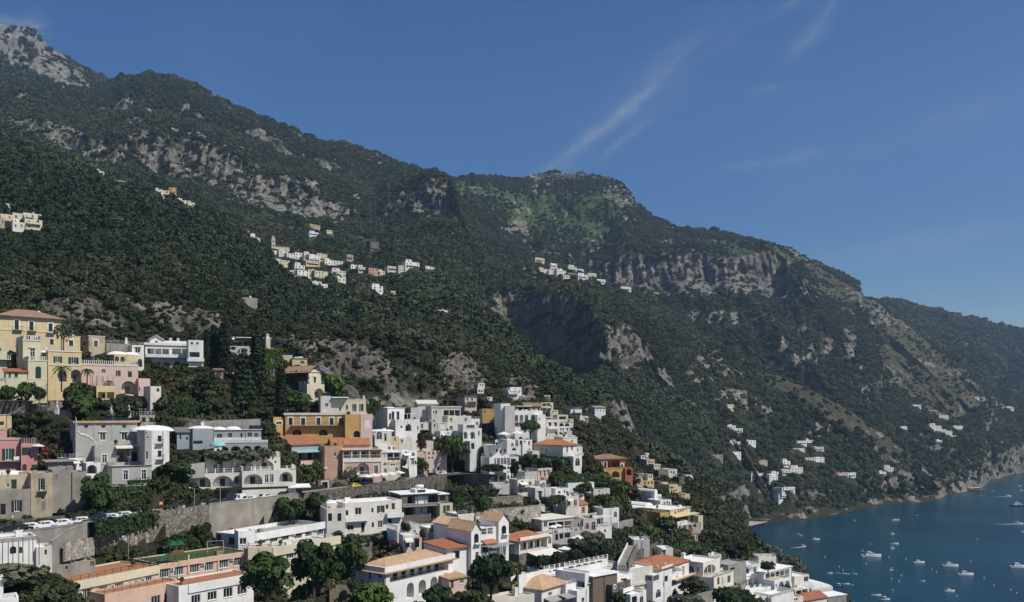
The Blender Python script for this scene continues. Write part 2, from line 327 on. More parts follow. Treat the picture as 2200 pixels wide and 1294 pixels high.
class Block:
    """one volume: its front runs from column x0 to x1, the left front corner stands at distance d"""
    def __init__(s, h, x0, x1, yt, yb, d, yaw, dep, mat='white', roof='flat', rmat=None, par=0.5, rh=2.0, eave=0.45, below=6.0, ground=True, pitch=0.45):
        s.h = h; x0, x1 = zx(x0), zx(x1); h.k = h.k or back((x0 + x1) / 2, zy(yb)); d = d * h.k; s.yaw = math.radians(yaw); c, q = math.cos(s.yaw), math.sin(s.yaw)
        s.X0 = (x0 - CX) / F * d; s.Y0 = d
        y1 = plane_y(x1, s.X0, s.Y0, s.yaw); x1w = (x1 - CX) / F * y1
        s.W = max(0.5, (x1w - s.X0) * c + (y1 - s.Y0) * q)
        ym = plane_y((x0 + x1) / 2, s.X0, s.Y0, s.yaw)
        s.ztop = CZ + (HY - zy(yt)) / F * ym; s.zb = CZ + (HY - zy(yb)) / F * ym - 0.0
        s.D = dep; s.H = s.ztop - s.zb; s.below = below
        s.M = Matrix.Translation((s.X0, s.Y0, s.zb)) @ Matrix.Rotation(s.yaw, 4, 'Z')
        if h.M is None:
            h.M = s.M; h.root.matrix_world = s.M
        s.LM = h.local(s.M); mat = 'ivory' if mat == 'white' and h.iv else mat; s.mat = mat; s.roof = roof; s.rmat = rmat; s.par = par; s.rh = rh; s.eave = eave; s.pitch = pitch
        s.op = {'F': [], 'L': [], 'R': []}; s.extra = []
        if ground:
            up = min(s.D * 0.3, s.H * 0.4); st = [0, 0.5, 1] if s.W < 9 else [0, 0.25, 0.5, 0.75, 1]
            for (u, w, dz) in [(s.W * f, -0.5, -0.7) for f in st] + [(s.W * f, -3.0, -1.9) for f in st] + [(0, s.D * 0.5, 0), (s.W, s.D * 0.5, 0), (0, s.D, up), (s.W, s.D, up), (s.W / 2, s.D, up)]:
                p = s.M @ Vector((u, w, 0)); GROUND.append((p.x, p.y, p.z + dz))
            FOOT.append((s.M.inverted(), s.W, s.D, s.zb))
        x1_ = max(x0, x1); CLEAR.append((min(x0, x1) - 1, x1_ + 1, d - 8, d + dep + 4)) if d > 340 else None
    def uv(s, px, py, face='F'):
        """photo column and row -> metres along the face and up it"""
        if face == 'F': X0, Y0, a = s.X0, s.Y0, s.yaw
        else:
            p = s.M @ Vector((0 if face == 'L' else s.W, 0, 0)); X0, Y0, a = p.x, p.y, s.yaw + math.pi / 2
        y = plane_y(px, X0, Y0, a); x = (px - CX) / F * y
        return (x - X0) * math.cos(a) + (y - Y0) * math.sin(a), CZ + (HY - py) / F * y - s.zb, y
    def loc(s, face, u, v, t):
        return {'F': (u, t, v), 'L': (t, u, v), 'R': (s.W - t, u, v)}[face]
    def w(s, kind, items, face='F', **o):
        for it in items:
            cx, cy, ww, hh = it[:4]
            u0, _, y = s.uv(zx(cx - ww / 2), zy(cy), face); u1, _, _ = s.uv(zx(cx + ww / 2), zy(cy), face)
            if u1 < u0: u0, u1 = u1, u0
            _, v, y = s.uv(zx(cx), zy(cy), face); hv = zl(hh) / F * y
            L = s.W if face == 'F' else s.D
            u0 = max(0.12, u0); u1 = min(L - 0.12, u1); v0 = max(0.05, v - hv / 2); v1 = min(s.H - 0.25, v + hv / 2)
            if u1 - u0 < 0.25 or v1 - v0 < 0.3: continue
            if any(not (u1 <= a[1] or u0 >= a[2] or v1 <= a[3] or v0 >= a[4]) for a in s.op[face]): continue
            s.op[face].append((kind, u0, u1, v0, v1, o))
        return s
    # --- things fixed to the front, given by photo columns and rows
    def box(s, name, x0, x1, y0, y1, out, mat, inn=0.02, label=None):
        s.extra.append(('box', name, zx(x0), zx(x1), zy(y0), zy(y1), out, mat, inn, label)); return s
    def band(s, y0, y1, out=0.14, mat='white', name='cornice'):
        s.extra.append(('band', name, zy(y0), zy(y1), out, mat)); return s
    def bal(s, x0, x1, y, out=1.1, hh=1.0, style='rail', mat='rail_dark'):
        s.extra.append(('bal', zx(x0), zx(x1), zy(y), out, hh, style, mat)); return s
    def awn(s, x0, x1, y, out, drop, mat='canvas'):
        s.extra.append(('awn', zx(x0), zx(x1), zy(y), out, drop, mat)); return s
    def dome(s, fu, fw, ru, rw, hh, mat='roof_white'):
        s.extra.append(('dome', fu, fw, ru, rw, hh, mat)); return s
    def chim(s, fu, fw, hh=1.4, sz=0.7, mat='white', cap=True):
        s.extra.append(('chim', fu, fw, hh, sz, mat, cap)); return s
    def ac(s, items):
        for (x, y) in items: s.extra.append(('ac', zx(x), zy(y)))
        return s
    def rail(s, style='posts', mat='white', hh=1.0, sides=True):
        s.extra.append(('toprail', style, mat, hh, sides)); return s
    def solar(s, fu, fw, n, mat='panel'):
        s.extra.append(('solar', fu, fw, n, mat)); return s
    def build(s):
        root = s.h.root; W, Dp, H = s.W, s.D, s.H; m = MB(); bel = -s.below
        for face, L in (('F', W), ('L', Dp), ('R', Dp)):
            ops = s.op[face]; us = sorted({0, L} | {a for o in ops for a in (o[1], o[2])}); vs = sorted({bel, H} | {a for o in ops for a in (o[3], o[4])})
            P = lambda u, v, t, f=face: s.loc(f, u, v, t)
            fl = face == 'L'
            def Q(a, b, c, d):
                m.quad(*( (a, b, c, d) if not fl else (d, c, b, a)))
            # merge cells column-wise where possible
            for i in range(len(us) - 1):
                ua, ub = us[i], us[i + 1]; run = None
                for j in range(len(vs) - 1):
                    mid = ((ua + ub) / 2, (vs[j] + vs[j + 1]) / 2)
                    hole = any(o[1] < mid[0] < o[2] and o[3] < mid[1] < o[4] for o in ops)
                    if hole:
                        if run is not None: Q(P(ua, run, 0), P(ub, run, 0), P(ub, vs[j], 0), P(ua, vs[j], 0)); run = None
                    elif run is None: run = vs[j]
                if run is not None: Q(P(ua, run, 0), P(ub, run, 0), P(ub, H, 0), P(ua, H, 0))
            for (kind, u0, u1, v0, v1, o) in ops:
                deep = {'A': 1.8, 'L': 2.0}.get(kind, 0.2); deep = min(o.get('deep', deep), s.D * 0.6)
                Q(P(u0, v0, 0), P(u0, v1, 0), P(u0, v1, deep), P(u0, v0, deep)); Q(P(u1, v1, 0), P(u1, v0, 0), P(u1, v0, deep), P(u1, v1, deep))
                Q(P(u0, v1, 0), P(u1, v1, 0), P(u1, v1, deep), P(u0, v1, deep)); Q(P(u1, v0, 0), P(u0, v0, 0), P(u0, v0, deep), P(u1, v0, deep))
                arch = kind in 'aA' or o.get('arch')
                if arch:
                    r = (u1 - u0) / 2; hr = min(r, (v1 - v0) * 0.6); uc = (u0 + u1) / 2; N = 8; vb = v1 - hr
                    pts = [(uc - r * math.cos(math.pi * k / N), vb + hr * math.sin(math.pi * k / N)) for k in range(N + 1)]
                    for k in range(N):
                        a, b = pts[k], pts[k + 1]; cor = (u0, v1) if k < N / 2 else (u1, v1)
                        tri = [P(*a, 0), P(*b, 0), P(*cor, 0)]
                        m.poly(tri if not fl else tri[::-1]); Q(P(*b, 0), P(*a, 0), P(*a, deep), P(*b, deep))
                s.window(kind, face, u0, u1, v0, v1, deep, o)
        # back, then the top
        m.quad((W, Dp, bel), (0, Dp, bel), (0, Dp, H), (W, Dp, H))
        wall_mats = [s.mat]
        if s.roof == 'flat':
            p = min(s.par, H * 0.4); e = 0.28
            r = MB(); r.quad((e, e, H - p), (W - e, e, H - p), (W - e, Dp - e, H - p), (e, Dp - e, H - p))
            r.build('roof', s.rmat or 'roof_white', root, s.LM)
            for a, b in (((0, 0), (W, 0)), ((W, 0), (W, Dp)), ((W, Dp), (0, Dp)), ((0, Dp), (0, 0))):
                pass
            m.quad((0, 0, H), (W, 0, H), (W - e, e, H), (e, e, H)); m.quad((W, 0, H), (W, Dp, H), (W - e, Dp - e, H), (W - e, e, H))
            m.quad((W, Dp, H), (0, Dp, H), (e, Dp - e, H), (W - e, Dp - e, H)); m.quad((0, Dp, H), (0, 0, H), (e, e, H), (e, Dp - e, H))
            m.quad((e, e, H), (W - e, e, H), (W - e, e, H - p), (e, e, H - p)); m.quad((W - e, Dp - e, H), (e, Dp - e, H), (e, Dp - e, H - p), (W - e, Dp - e, H - p))
            m.quad((e, Dp - e, H), (e, e, H), (e, e, H - p), (e, Dp - e, H - p)); m.quad((W - e, e, H), (W - e, Dp - e, H), (W - e, Dp - e, H - p), (W - e, e, H - p))
        elif s.roof == 'slab':
            m.quad((0, 0, H), (W, 0, H), (W, Dp, H), (0, Dp, H)); e = s.eave
            r = MB(); r.box(-e, -e, H + 0.003, W + e, Dp + e, H + 0.25); r.build('roof', s.rmat or 'roof_white', root, s.LM)
        elif s.roof == 'vault':
            m.quad((0, 0, H), (W, 0, H), (W, Dp, H), (0, Dp, H)); r = MB(); N = 8
            pr = [(W * k / N, H + s.rh * math.sin(math.pi * k / N) ** 0.8) for k in range(N + 1)]
            for k in range(N): r.quad((pr[k][0], 0, pr[k][1]), (pr[k + 1][0], 0, pr[k + 1][1]), (pr[k + 1][0], Dp, pr[k + 1][1]), (pr[k][0], Dp, pr[k][1]))
            r.poly([(a, 0.0, b + 0.002) for a, b in pr][::-1]); r.poly([(a, Dp, b) for a, b in pr]); r.build('roof', s.rmat or 'roof_white', root, s.LM, True)
        else:
            s.tiled(m, root)
        wall = m.build('wall', s.mat, root, s.LM); s.wall = wall
        s.extras(root)
        if s.Y0 < 345 and H > 2.5:
            if W > 4 and random.random() < 0.6:
                r = MB(); x = random.choice((0.15, W - 0.15)) if random.random() < .6 else W * random.uniform(.3, .7)
                if not any(o[1] - .2 < x < o[2] + .2 for o in s.op['F']): r.rod((x, -0.09, bel * .3), (x, -0.09, H - 0.2), 0.055, k=5); r.build('drainpipe', random.choice(['rail_dark', 'concrete', 'old_grey']), root, s.LM)
            if s.roof in ('flat', 'vault') and W > 4 and Dp > 3.5:
                for _ in range(random.randint(1, 3)):
                    x, y = random.uniform(1, W - 1), random.uniform(1, Dp - 1); z = H - min(s.par, H * .4); r = MB(); q = random.random()
                    if q < .4: r.rod((x, y, z), (x, y, z + 2.4), .03); r.rod((x - .5, y, z + 2.2), (x + .5, y, z + 2.2), .02); r.rod((x - .35, y, z + 1.9), (x + .35, y, z + 1.9), .02); r.build('aerial', 'metal', root, s.LM)
                    elif q < .7: w_ = random.uniform(.4, .9); r.box(x - w_, y - .4, z + .003, x + w_, y + .4, z + random.uniform(.6, 1.2)); r.build('roof_box', random.choice(['offwhite', 'concrete', 'white']), root, s.LM)
                    else: r.lathe([(.3, 0), (.36, .45), (.2, .5)], x, y, z + .003, 8); po = r.build('plant_pot', 'tile_red', root, s.LM); r = MB(); r.lathe([(.2, .5), (.5, .8), (.45, 1.2), (.02, 1.5)], x, y, z, 7); r.build('potted_plant', 'leaf', po)
    def tiled(s, m, root):
        W, Dp, H, e, rh = s.W, s.D, s.H, s.eave, s.rh; r = MB(); ty = s.roof
        m.quad((0, 0, H), (W, 0, H), (W, Dp, H), (0, Dp, H))
        zl_ = H + 0.02
        if ty == 'gableU':
            k = e * rh / (Dp / 2); A = [(-e, -e, zl_ - k + 0.1), (W + e, -e, zl_ - k + 0.1), (-e, Dp / 2, H + rh), (W + e, Dp / 2, H + rh)]
            Bk = [(W + e, Dp + e, zl_ - k + 0.1), (-e, Dp + e, zl_ - k + 0.1), (W + e, Dp / 2, H + rh), (-e, Dp / 2, H + rh)]; slopes = [A, Bk]
            m.poly([(0, 0, H + 0.002), (0, Dp / 2, H + rh - 0.1), (0, Dp, H + 0.002)]); m.poly([(W, Dp, H + 0.002), (W, Dp / 2, H + rh - 0.1), (W, 0, H + 0.002)])
        elif ty == 'gableW':
            k = e * rh / (W / 2); slopes = [[(-e, Dp + e, zl_ - k + 0.1), (-e, -e, zl_ - k + 0.1), (W / 2, Dp + e, H + rh), (W / 2, -e, H + rh)], [(W + e, -e, zl_ - k + 0.1), (W + e, Dp + e, zl_ - k + 0.1), (W / 2, -e, H + rh), (W / 2, Dp + e, H + rh)]]
            m.poly([(0, 0, H + 0.002), (W, 0, H + 0.002), (W / 2, 0, H + rh - 0.1)]); m.poly([(W, Dp, H + 0.002), (0, Dp, H + 0.002), (W / 2, Dp, H + rh - 0.1)])
        elif ty == 'shed':
            slopes = [[(-e, -e, H - 0.05), (W + e, -e, H - 0.05), (-e, Dp, H + rh), (W + e, Dp, H + rh)]]
            m.poly([(0, 0, H), (0, Dp, H + rh - 0.05), (0, Dp, H)]); m.poly([(W, 0, H), (W, Dp, H), (W, Dp, H + rh - 0.05)])
        else:                                # hip
            q = min(W, Dp) / 2 + e
            if W >= Dp: a, b = (-e + q, Dp / 2, H + rh), (W + e - q, Dp / 2, H + rh)
            else: a, b = (W / 2, -e + q, H + rh), (W / 2, Dp + e - q, H + rh)
            c = [(-e, -e, zl_), (W + e, -e, zl_), (W + e, Dp + e, zl_), (-e, Dp + e, zl_)]
            if W >= Dp: slopes = [[c[0], c[1], a, b], [c[2], c[3], b, a], [c[3], c[0], a, a], [c[1], c[2], b, b]]
            else: slopes = [[c[0], c[1], a, a], [c[2], c[3], b, b], [c[3], c[0], b, a], [c[1], c[2], a, b]]
        for (pl, pr, rl, rr) in slopes:
            pl, pr, rl, rr = map(Vector, (pl, pr, rl, rr)); ev = pr - pl; L = ev.length; eh = ev / L
            a = (rl - pl).dot(eh); b = (rr - pl).dot(eh); up = (rl - pl) - a * eh; h = up.length; uh = up / h; nrm = eh.cross(uh)
            if nrm.z < 0: nrm = -nrm
            n = max(2, int(L / s.pitch))
            def top(x):
                t = 1.0
                if a > 1e-3: t = min(t, x / a)
                if L - b > 1e-3: t = min(t, (L - x) / (L - b))
                return h * max(0, t)
            for i in range(n):
                x0, x1 = L * i / n, L * (i + 1) / n; xm = (x0 + x1) / 2
                g = lambda x, y, z: tuple(pl + eh * x + uh * y + nrm * z)
                r.quad(g(x0, 0, 0), g(xm, 0, 0.11), g(xm, top(xm), 0.11), g(x0, top(x0), 0)); r.quad(g(xm, 0, 0.11), g(x1, 0, 0), g(x1, top(x1), 0), g(xm, top(xm), 0.11))
            r.quad(tuple(pl - nrm * 0.18), tuple(pr - nrm * 0.18), tuple(pr), tuple(pl))
            r.quad(tuple(pl - nrm * 0.18), tuple(pr - nrm * 0.18), tuple(rr - nrm * 0.18), tuple(rl - nrm * 0.18))
        r.build('roof', s.rmat or 'tile_red', root, s.LM)
    def window(s, kind, face, u0, u1, v0, v1, deep, o):
        root = s.h.root; P = lambda u, v, t: s.loc(face, u, v, t); w, h = u1 - u0, v1 - v0
        def bx(mb, a, b, c, d, t0, t1, m=0):
            p, q = P(a, c, t0), P(b, d, t1); mb.box(*p, *q, m)
        fr = MB(); fm = o.get('frame', 'frame_white'); glass = o.get('glass', 'glass')
        t = deep - 0.02
        if kind in 'AL':
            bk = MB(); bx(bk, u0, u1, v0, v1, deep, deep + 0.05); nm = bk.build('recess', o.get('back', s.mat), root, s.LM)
            n = max(1, int(w / 2.6)); dh = min(2.2, h * 0.72)
            for i in range(n):
                uc = u0 + w * (i + 0.5) / n; dw = min(0.65, w * 0.2)
                pn = MB(); bx(pn, uc - dw, uc + dw, v0 + 0.02, v0 + dh, deep - 0.06, deep - 0.003); pn.build('pane', glass, nm)
            if kind == 'L' and o.get('cols', True) and w > 3.5:
                for i in range(1, int(w / 3.2) + 1):
                    c = MB(); uc = u0 + w * i / (int(w / 3.2) + 1); bx(c, uc - 0.14, uc + 0.14, v0 + 0.002, v1 - 0.002, 0.03, 0.31)
                    c.build('column', o.get('colm', s.mat), root, s.LM)
            if o.get('rail', True):
                rl = MB(); bx(rl, u0, u1, v0 + 0.95, v0 + 1.03, 0.06, 0.12)
                for i in range(int(w / 0.5) + 1): uc = u0 + 0.02 + (w - 0.08) * i / max(1, int(w / 0.5)); bx(rl, uc, uc + 0.04, v0 + 0.01, v0 + 0.95, 0.07, 0.11)
                rl.build('railing', o.get('railm', 'rail_dark'), root, s.LM)
            return
        if kind == 'o':
            pass
        ft = min(0.09, w * 0.14)
        if kind != 'd':
            bx(fr, u0, u0 + ft, v0, v1, t - 0.08, t); bx(fr, u1 - ft, u1, v0, v1, t - 0.08, t); bx(fr, u0 + ft, u1 - ft, v0, v0 + ft, t - 0.08, t); bx(fr, u0 + ft, u1 - ft, v1 - ft, v1, t - 0.08, t)
            nm_ = o.get('mull', 2 if w > 0.9 else 1)
            for i in range(1, nm_): uc = u0 + w * i / nm_; bx(fr, uc - ft * 0.45, uc + ft * 0.45, v0 + ft, v1 - ft, t - 0.075, t - 0.005)
            if h > 1.9 and kind in 'va': bx(fr, u0 + ft, u1 - ft, v0 + h * 0.68, v0 + h * 0.68 + ft * 0.7, t - 0.07, t - 0.01)
        if o.get('sill', kind in 'vsg'): bx(fr, u0 - 0.08, u1 + 0.08, v0 - 0.1, v0 - 0.005, -0.1, 0.1)
        if o.get('trim'):
            tw = o['trim']; q = -0.06
            for a in ((u0 - tw, u0 - 0.003, v0, v1), (u1 + 0.003, u1 + tw, v0, v1), (u0 - tw, u1 + tw, v1 + 0.003, v1 + tw * 1.3)): bx(fr, *a, q, 0.03)
        if o.get('hood'): bx(fr, u0 - 0.3, u1 + 0.3, v1 + 0.25, v1 + 0.4, -0.35, 0.03)
        if not fr.v: bx(fr, u0, u1, v0, v0 + 0.04, t - 0.06, t)
        wo = fr.build('window' if kind not in 'db' else 'door', fm if kind != 'b' else 'frame_brown', root, s.LM)
        if kind == 'c':
            sh = MB(); sm = o.get('shut', 'shutter_green'); mid = (u0 + u1) / 2
            bx(sh, u0 + 0.02, mid - 0.02, v0 + 0.02, v1 - 0.02, t - 0.16, t - 0.1); bx(sh, mid + 0.02, u1 - 0.02, v0 + 0.02, v1 - 0.02, t - 0.16, t - 0.1)
            k = int(h / 0.22)
            for i in range(k): bx(sh, u0 + 0.08, u1 - 0.08, v0 + h * (i + 0.2) / k, v0 + h * (i + 0.7) / k, t - 0.18, t - 0.15)
            sh.build('shutter', sm, wo)
            return
        pn = MB(); bx(pn, u0 + ft * 0.5, u1 - ft * 0.5, v0 + 0.02, v1 - 0.02, t - 0.03, t + 0.015)
        pn.build('pane', glass if kind != 'b' else 'wood', wo)
        if kind == 's':
            sw = w * 0.5
            for a, b in ((u0 - sw - 0.02, u0 - 0.02), (u1 + 0.02, u1 + sw + 0.02)):
                sh = MB(); bx(sh, a, b, v0, v1, -0.07, -0.01); k = max(3, int(h / 0.22))
                for i in range(k): bx(sh, a + 0.06, b - 0.06, v0 + h * (i + 0.2) / k, v0 + h * (i + 0.7) / k, -0.1, -0.06)
                sh.build('shutter', o.get('shut', 'shutter_green'), wo)
    def extras(s, root):
        W, Dp, H = s.W, s.D, s.H
        for e in s.extra:
            k = e[0]
            if k == 'box':
                _, nm, x0, x1, y0, y1, out, mat, inn, label = e
                u0, va, _ = s.uv(x0, y0); u1, vb, _ = s.uv(x1, y1); _, va, _ = s.uv((x0 + x1) / 2, y0); _, vb, _ = s.uv((x0 + x1) / 2, y1)
                b = MB(); b.box(u0, -out, vb, u1, inn, va); ob = b.build(nm, mat, root, s.LM)
                if label: ob['label'] = label
            elif k == 'band':
                _, nm, y0, y1, out, mat = e; xm = CX + (s.X0 + W / 2 * math.cos(s.yaw)) / (s.Y0 + W / 2 * math.sin(s.yaw)) * F
                _, va, _ = s.uv(xm, y0); _, vb, _ = s.uv(xm, y1)
                va = min(va, H - 0.004) if abs(va - H) < 0.3 else va
                b = MB(); b.box(-out, -out, vb, W + out, 0.02, va)
                b.box(-out, 0.021, vb, 0.02, Dp + out, va); b.box(W - 0.02, 0.021, vb, W + out, Dp + out, va)
                b.build(nm, mat, root, s.LM)
            elif k == 'bal':
                _, x0, x1, y, out, hh, style, mat = e; u0, _, _ = s.uv(x0, y); u1, _, _ = s.uv(x1, y); _, v, _ = s.uv((x0 + x1) / 2, y)
                b = MB(); b.box(u0, -out, v - 0.16, u1, 0.02, v); ob = b.build('balcony', 'concrete' if style == 'rail' else mat, root, s.LM)
                r = MB()
                if style == 'solid': r.box(u0, -out, v + 0.003, u1, -out + 0.14, v + hh); r.box(u0, -out + 0.143, v + 0.003, u0 + 0.14, -0.01, v + hh); r.box(u1 - 0.14, -out + 0.143, v + 0.003, u1, -0.01, v + hh)
                else:
                    r.box(u0, -out, v + hh - 0.06, u1, -out + 0.06, v + hh)
                    for (a, bb) in ((u0, u0 + 0.05), (u1 - 0.05, u1)): r.box(a, -out + 0.063, v + hh - 0.06, bb, -0.01, v + hh)
                    n = max(2, int((u1 - u0) / (0.28 if style == 'rail' else 0.45))); bw = 0.03 if style == 'rail' else 0.17
                    for i in range(n + 1): uc = u0 + (u1 - u0 - bw) * i / n; r.box(uc, -out + 0.01, v + 0.003, uc + bw, -out + 0.01 + bw, v + hh - 0.063)
                r.build('railing', mat, ob)
            elif k == 'awn':
                _, x0, x1, y, out, drop, mat = e; u0, _, _ = s.uv(x0, y); u1, _, _ = s.uv(x1, y); _, v, _ = s.uv((x0 + x1) / 2, y)
                b = MB(); n = max(3, int((u1 - u0) / 0.8))
                for i in range(n):
                    a, c = u0 + (u1 - u0) * i / n, u0 + (u1 - u0) * (i + 1) / n; mi = (a + c) / 2
                    for (p, q) in ((a, mi), (mi, c)):
                        z0, z1 = (0, -0.04) if p == a else (-0.04, 0)
                        b.quad((p, 0.0, v), (q, 0.0, v), (q, -out, v - drop + z1), (p, -out, v - drop + z0)); b.quad((p, -0.0, v - 0.06), (q, 0.0, v - 0.06), (q, -out, v - drop + z1 - 0.06), (p, -out, v - drop + z0 - 0.06))
                        b.quad((p, -out, v - drop + z0), (q, -out, v - drop + z1), (q, -out, v - drop - 0.28), (p, -out, v - drop - 0.28))
                b.rod((u0 + 0.1, 0, v - 0.4), (u0 + 0.1, -out, v - drop), 0.03); b.rod((u1 - 0.1, 0, v - 0.4), (u1 - 0.1, -out, v - drop), 0.03)
                b.build('awning', mat, root, s.LM)
            elif k == 'dome':
                _, fu, fw, ru, rw, hh, mat = e; b = MB(); zr = H - (min(s.par, H * 0.4) if s.roof == 'flat' else 0)
                b.lathe([(math.cos(a), hh * math.sin(a)) for a in np.linspace(0, math.pi / 2 * 0.98, 7)], fu * W, fw * Dp, zr + 0.004, 18, 0, ru, rw); b.build('dome', mat, root, s.LM, True)
            elif k == 'chim':
                _, fu, fw, hh, sz, mat, cap = e; b = MB(); x, y = fu * W, fw * Dp; z0 = H - 0.6
                b.box(x - sz / 2, y - sz / 2, z0, x + sz / 2, y + sz / 2, H + hh)
                if cap:
                    b.box(x - sz * 0.7, y - sz * 0.7, H + hh + 0.003, x + sz * 0.7, y + sz * 0.7, H + hh + 0.12)
                    b.box(x - sz * 0.3, y - sz * 0.3, H + hh + 0.123, x + sz * 0.3, y + sz * 0.3, H + hh + 0.4)
                b.build('chimney', mat, root, s.LM)
            elif k == 'ac':
                _, x, y = e; u, v, _ = s.uv(x, y); b = MB(); b.box(u - 0.42, -0.36, v - 0.3, u + 0.42, -0.02, v + 0.3)
                ob = b.build('air_conditioner', 'ac_white', root, s.LM); f = MB(); f.lathe([(0.001, 0), (0.24, 0), (0.24, 0.02)], 0, 0, 0, 12); fo = f.build('fan_grille', 'black', ob)
                fo.matrix_local = Matrix.Translation((u - 0.1, -0.365, v)) @ Matrix.Rotation(math.pi / 2, 4, 'X')
            elif k == 'toprail':
                _, style, mat, hh, sides = e; r = MB(); e_ = 0.14
                segs = [((e_, e_), (W - e_, e_))] + ([((e_, e_), (e_, Dp - e_)), ((W - e_, e_), (W - e_, Dp - e_))] if sides else [])
                for (a, c) in segs:
                    L = math.hypot(c[0] - a[0], c[1] - a[1]); n = max(1, int(L / (2.0 if style == 'posts' else 1.6 if style == 'thin' else 0.5)))
                    ps = 0.16 if style == 'posts' else 0.025 if style == 'thin' else 0.1
                    for i in range(n + 1):
                        x = a[0] + (c[0] - a[0]) * i / n; y = a[1] + (c[1] - a[1]) * i / n; r.box(x - ps, y - ps, H + 0.003, x + ps, y + ps, H + hh)
                    for zz in ((0.5, 0.95) if style != 'bal' else (0.95,)):
                        t_ = 0.022 if style != 'bal' else 0.08
                        r.box(a[0] - t_, a[1] - t_, H + hh * zz - 0.045, c[0] + t_, c[1] + t_, H + hh * zz)
                r.build('railing', mat, root, s.LM)
            elif k == 'solar':
                _, fu, fw, n, mat = e
                for i in range(n):
                    x = fu * W + i * 1.25; y = fw * Dp; b = MB(); z = H
                    b.quad((x, y, z + 0.1), (x + 1.15, y, z + 0.1), (x + 1.15, y + 1.6, z + 1.1), (x, y + 1.6, z + 1.1)); b.box(x, y + 1.5, z - 0.5, x + 0.06, y + 1.56, z + 1.05); b.box(x + 1.09, y + 1.5, z - 0.5, x + 1.15, y + 1.56, z + 1.05); b.box(x, y, z - 0.5, x + 0.06, y + 0.06, z + 0.1)
                    b.build('solar_panel', mat, root, s.LM)
# ================================================================== the town, upper left
GN = dict(shut='shutter_green'); DK = dict(shut='shutter_dark')
zone(0, 640, 5.3925)
h = House('villa', 'tall yellow villa with brown tiled hip roof below the cliff', 'villa')
b = h.B(-12, 715, 228, 640, 246, 44, 12, 'pale_yellow', 'hip', 'tile_brown', rh=2.7, eave=0.9)
b.w('d', [(193, 315, 48, 105), (363, 328, 48, 105), (585, 348, 46, 100)], trim=0.32).w('d', [(600, 510, 44, 66)], trim=0.2).w('c', [(330, 470, 46, 60)], **DK)
for x0, x1, y in ((150, 258, 372), (322, 420, 384), (540, 632, 408)): b.bal(x0, x1, y, 0.9)
b.band(378, 392, 0.1, 'cream'); b.chim(0.7, 0.4, 2.2)
b = h.B(718, 930, 440, 640, 257.2, 44, 7, 'pale_yellow', rmat='roof_beige'); b.w('d', [(823, 525, 48, 66)], trim=0.25); b.band(432, 446, 0.12, 'cream'); b.rail('thin', 'rail_dark')
h = House('house', 'weathered beige tower house with white quoins beside the tall yellow villa')
b = h.B(1025, 1215, 440, 650, 262, 44, 8, 'old_beige'); b.w('d', [(1110, 530, 46, 70)], trim=0.3).w('d', [(980, 525, 34, 50)], 'L', trim=0.2); b.rail('thin', 'rail_dark'); b.band(434, 448, 0.1, 'offwhite')
b = h.B(1222, 1512, 530, 660, 268, 35, 7, 'old_grey'); b.rail('thin', 'rail_white'); b.chim(0.9, 0.4, 1.8, 0.6)
h = House('house', 'small yellow house with two white roof domes above the balustrade')
b = h.B(1325, 1590, 655, 800, 254, 36, 7, 'pale_yellow', par=0.2); b.w('a', [(1352, 714, 52, 72), (1420, 716, 50, 70)], frame='frame_brown'); b.dome(0.25, 0.5, 3.2, 3.0, 1.2); b.dome(0.8, 0.5, 2.6, 3.0, 1.1)
h = House('house', 'narrow white house with a green arched shutter, left of the gabled white villa')
b = h.B(1530, 1668, 548, 830, 262, 36, 6, 'white'); b.w('v', [(1595, 608, 62, 62)], hood=True).w('c', [(1622, 755, 50, 92)], arch=True, **DK); b.rail('thin', 'rail_white')
h = House('house', 'long pale pink house with arched loggias and a rooftop balustrade')
b = h.B(948, 1600, 770, 1115, 239, 36, 8, 'pale_pink', rmat='roof_beige'); b.w('v', [(1200, 845, 46, 32)], frame='blue_grey').w('s', [(1370, 876, 26, 66)], **DK).w('c', [(1505, 886, 46, 66)], shut='shutter_dark')
b.w('A', [(1490, 1040, 165, 150)], back='cream', rail=False).w('A', [(1262, 1003, 130, 90)], rail=False); b.rail('bal', 'offwhite'); b.band(768, 790, 0.12, 'cream')
b = h.B(1118, 1342, 1020, 1180, 230, 36, 7, 'pale_yellow', rmat='roof_beige'); b.w('L', [(1230, 1130, 190, 75)], rail=False); b.rail('thin', 'rail_white')
b = h.B(1605, 1740, 935, 1100, 246, 40, 6, 'pale_pink'); b.w('a', [(1612, 1060, 26, 50)])
b = h.B(1742, 1866, 1025, 1125, 240, 40, 6, 'offwhite'); b.w('d', [(1728, 1065, 24, 60), (1830, 1070, 32, 40)])
h = House('house', 'golden yellow house with two pairs of dark shutters and big ground floor arches')
b = h.B(557, 945, 626, 1095, 231, 38, 9, 'pale_yellow', par=0.3); b.w('s', [(670, 716, 48, 72), (852, 728, 58, 76)], **GN); b.w('A', [(722, 900, 105, 142), (882, 906, 122, 150)], back='grey_plaster', rail=False)
b.band(612, 628, 0.15, 'offwhite'); b.band(775, 788, 0.12, 'cream'); b.dome(0.15, 0.5, 3.0, 3.4, 0.9); b.chim(0.1, 0.9, 1.0)
h = House('villa', 'pale lemon villa with an arched green shutter on its tall buttressed wall', 'villa')
b = h.B(265, 470, 484, 735, 226.5, 40, 9, 'lemon', rmat='roof_beige'); b.w('v', [(376, 642, 58, 105)], hood=True, trim=0.15).w('v', [(185, 632, 50, 110)], 'L', hood=True); b.rail('bal', 'offwhite'); b.band(484, 500, 0.14, 'offwhite')
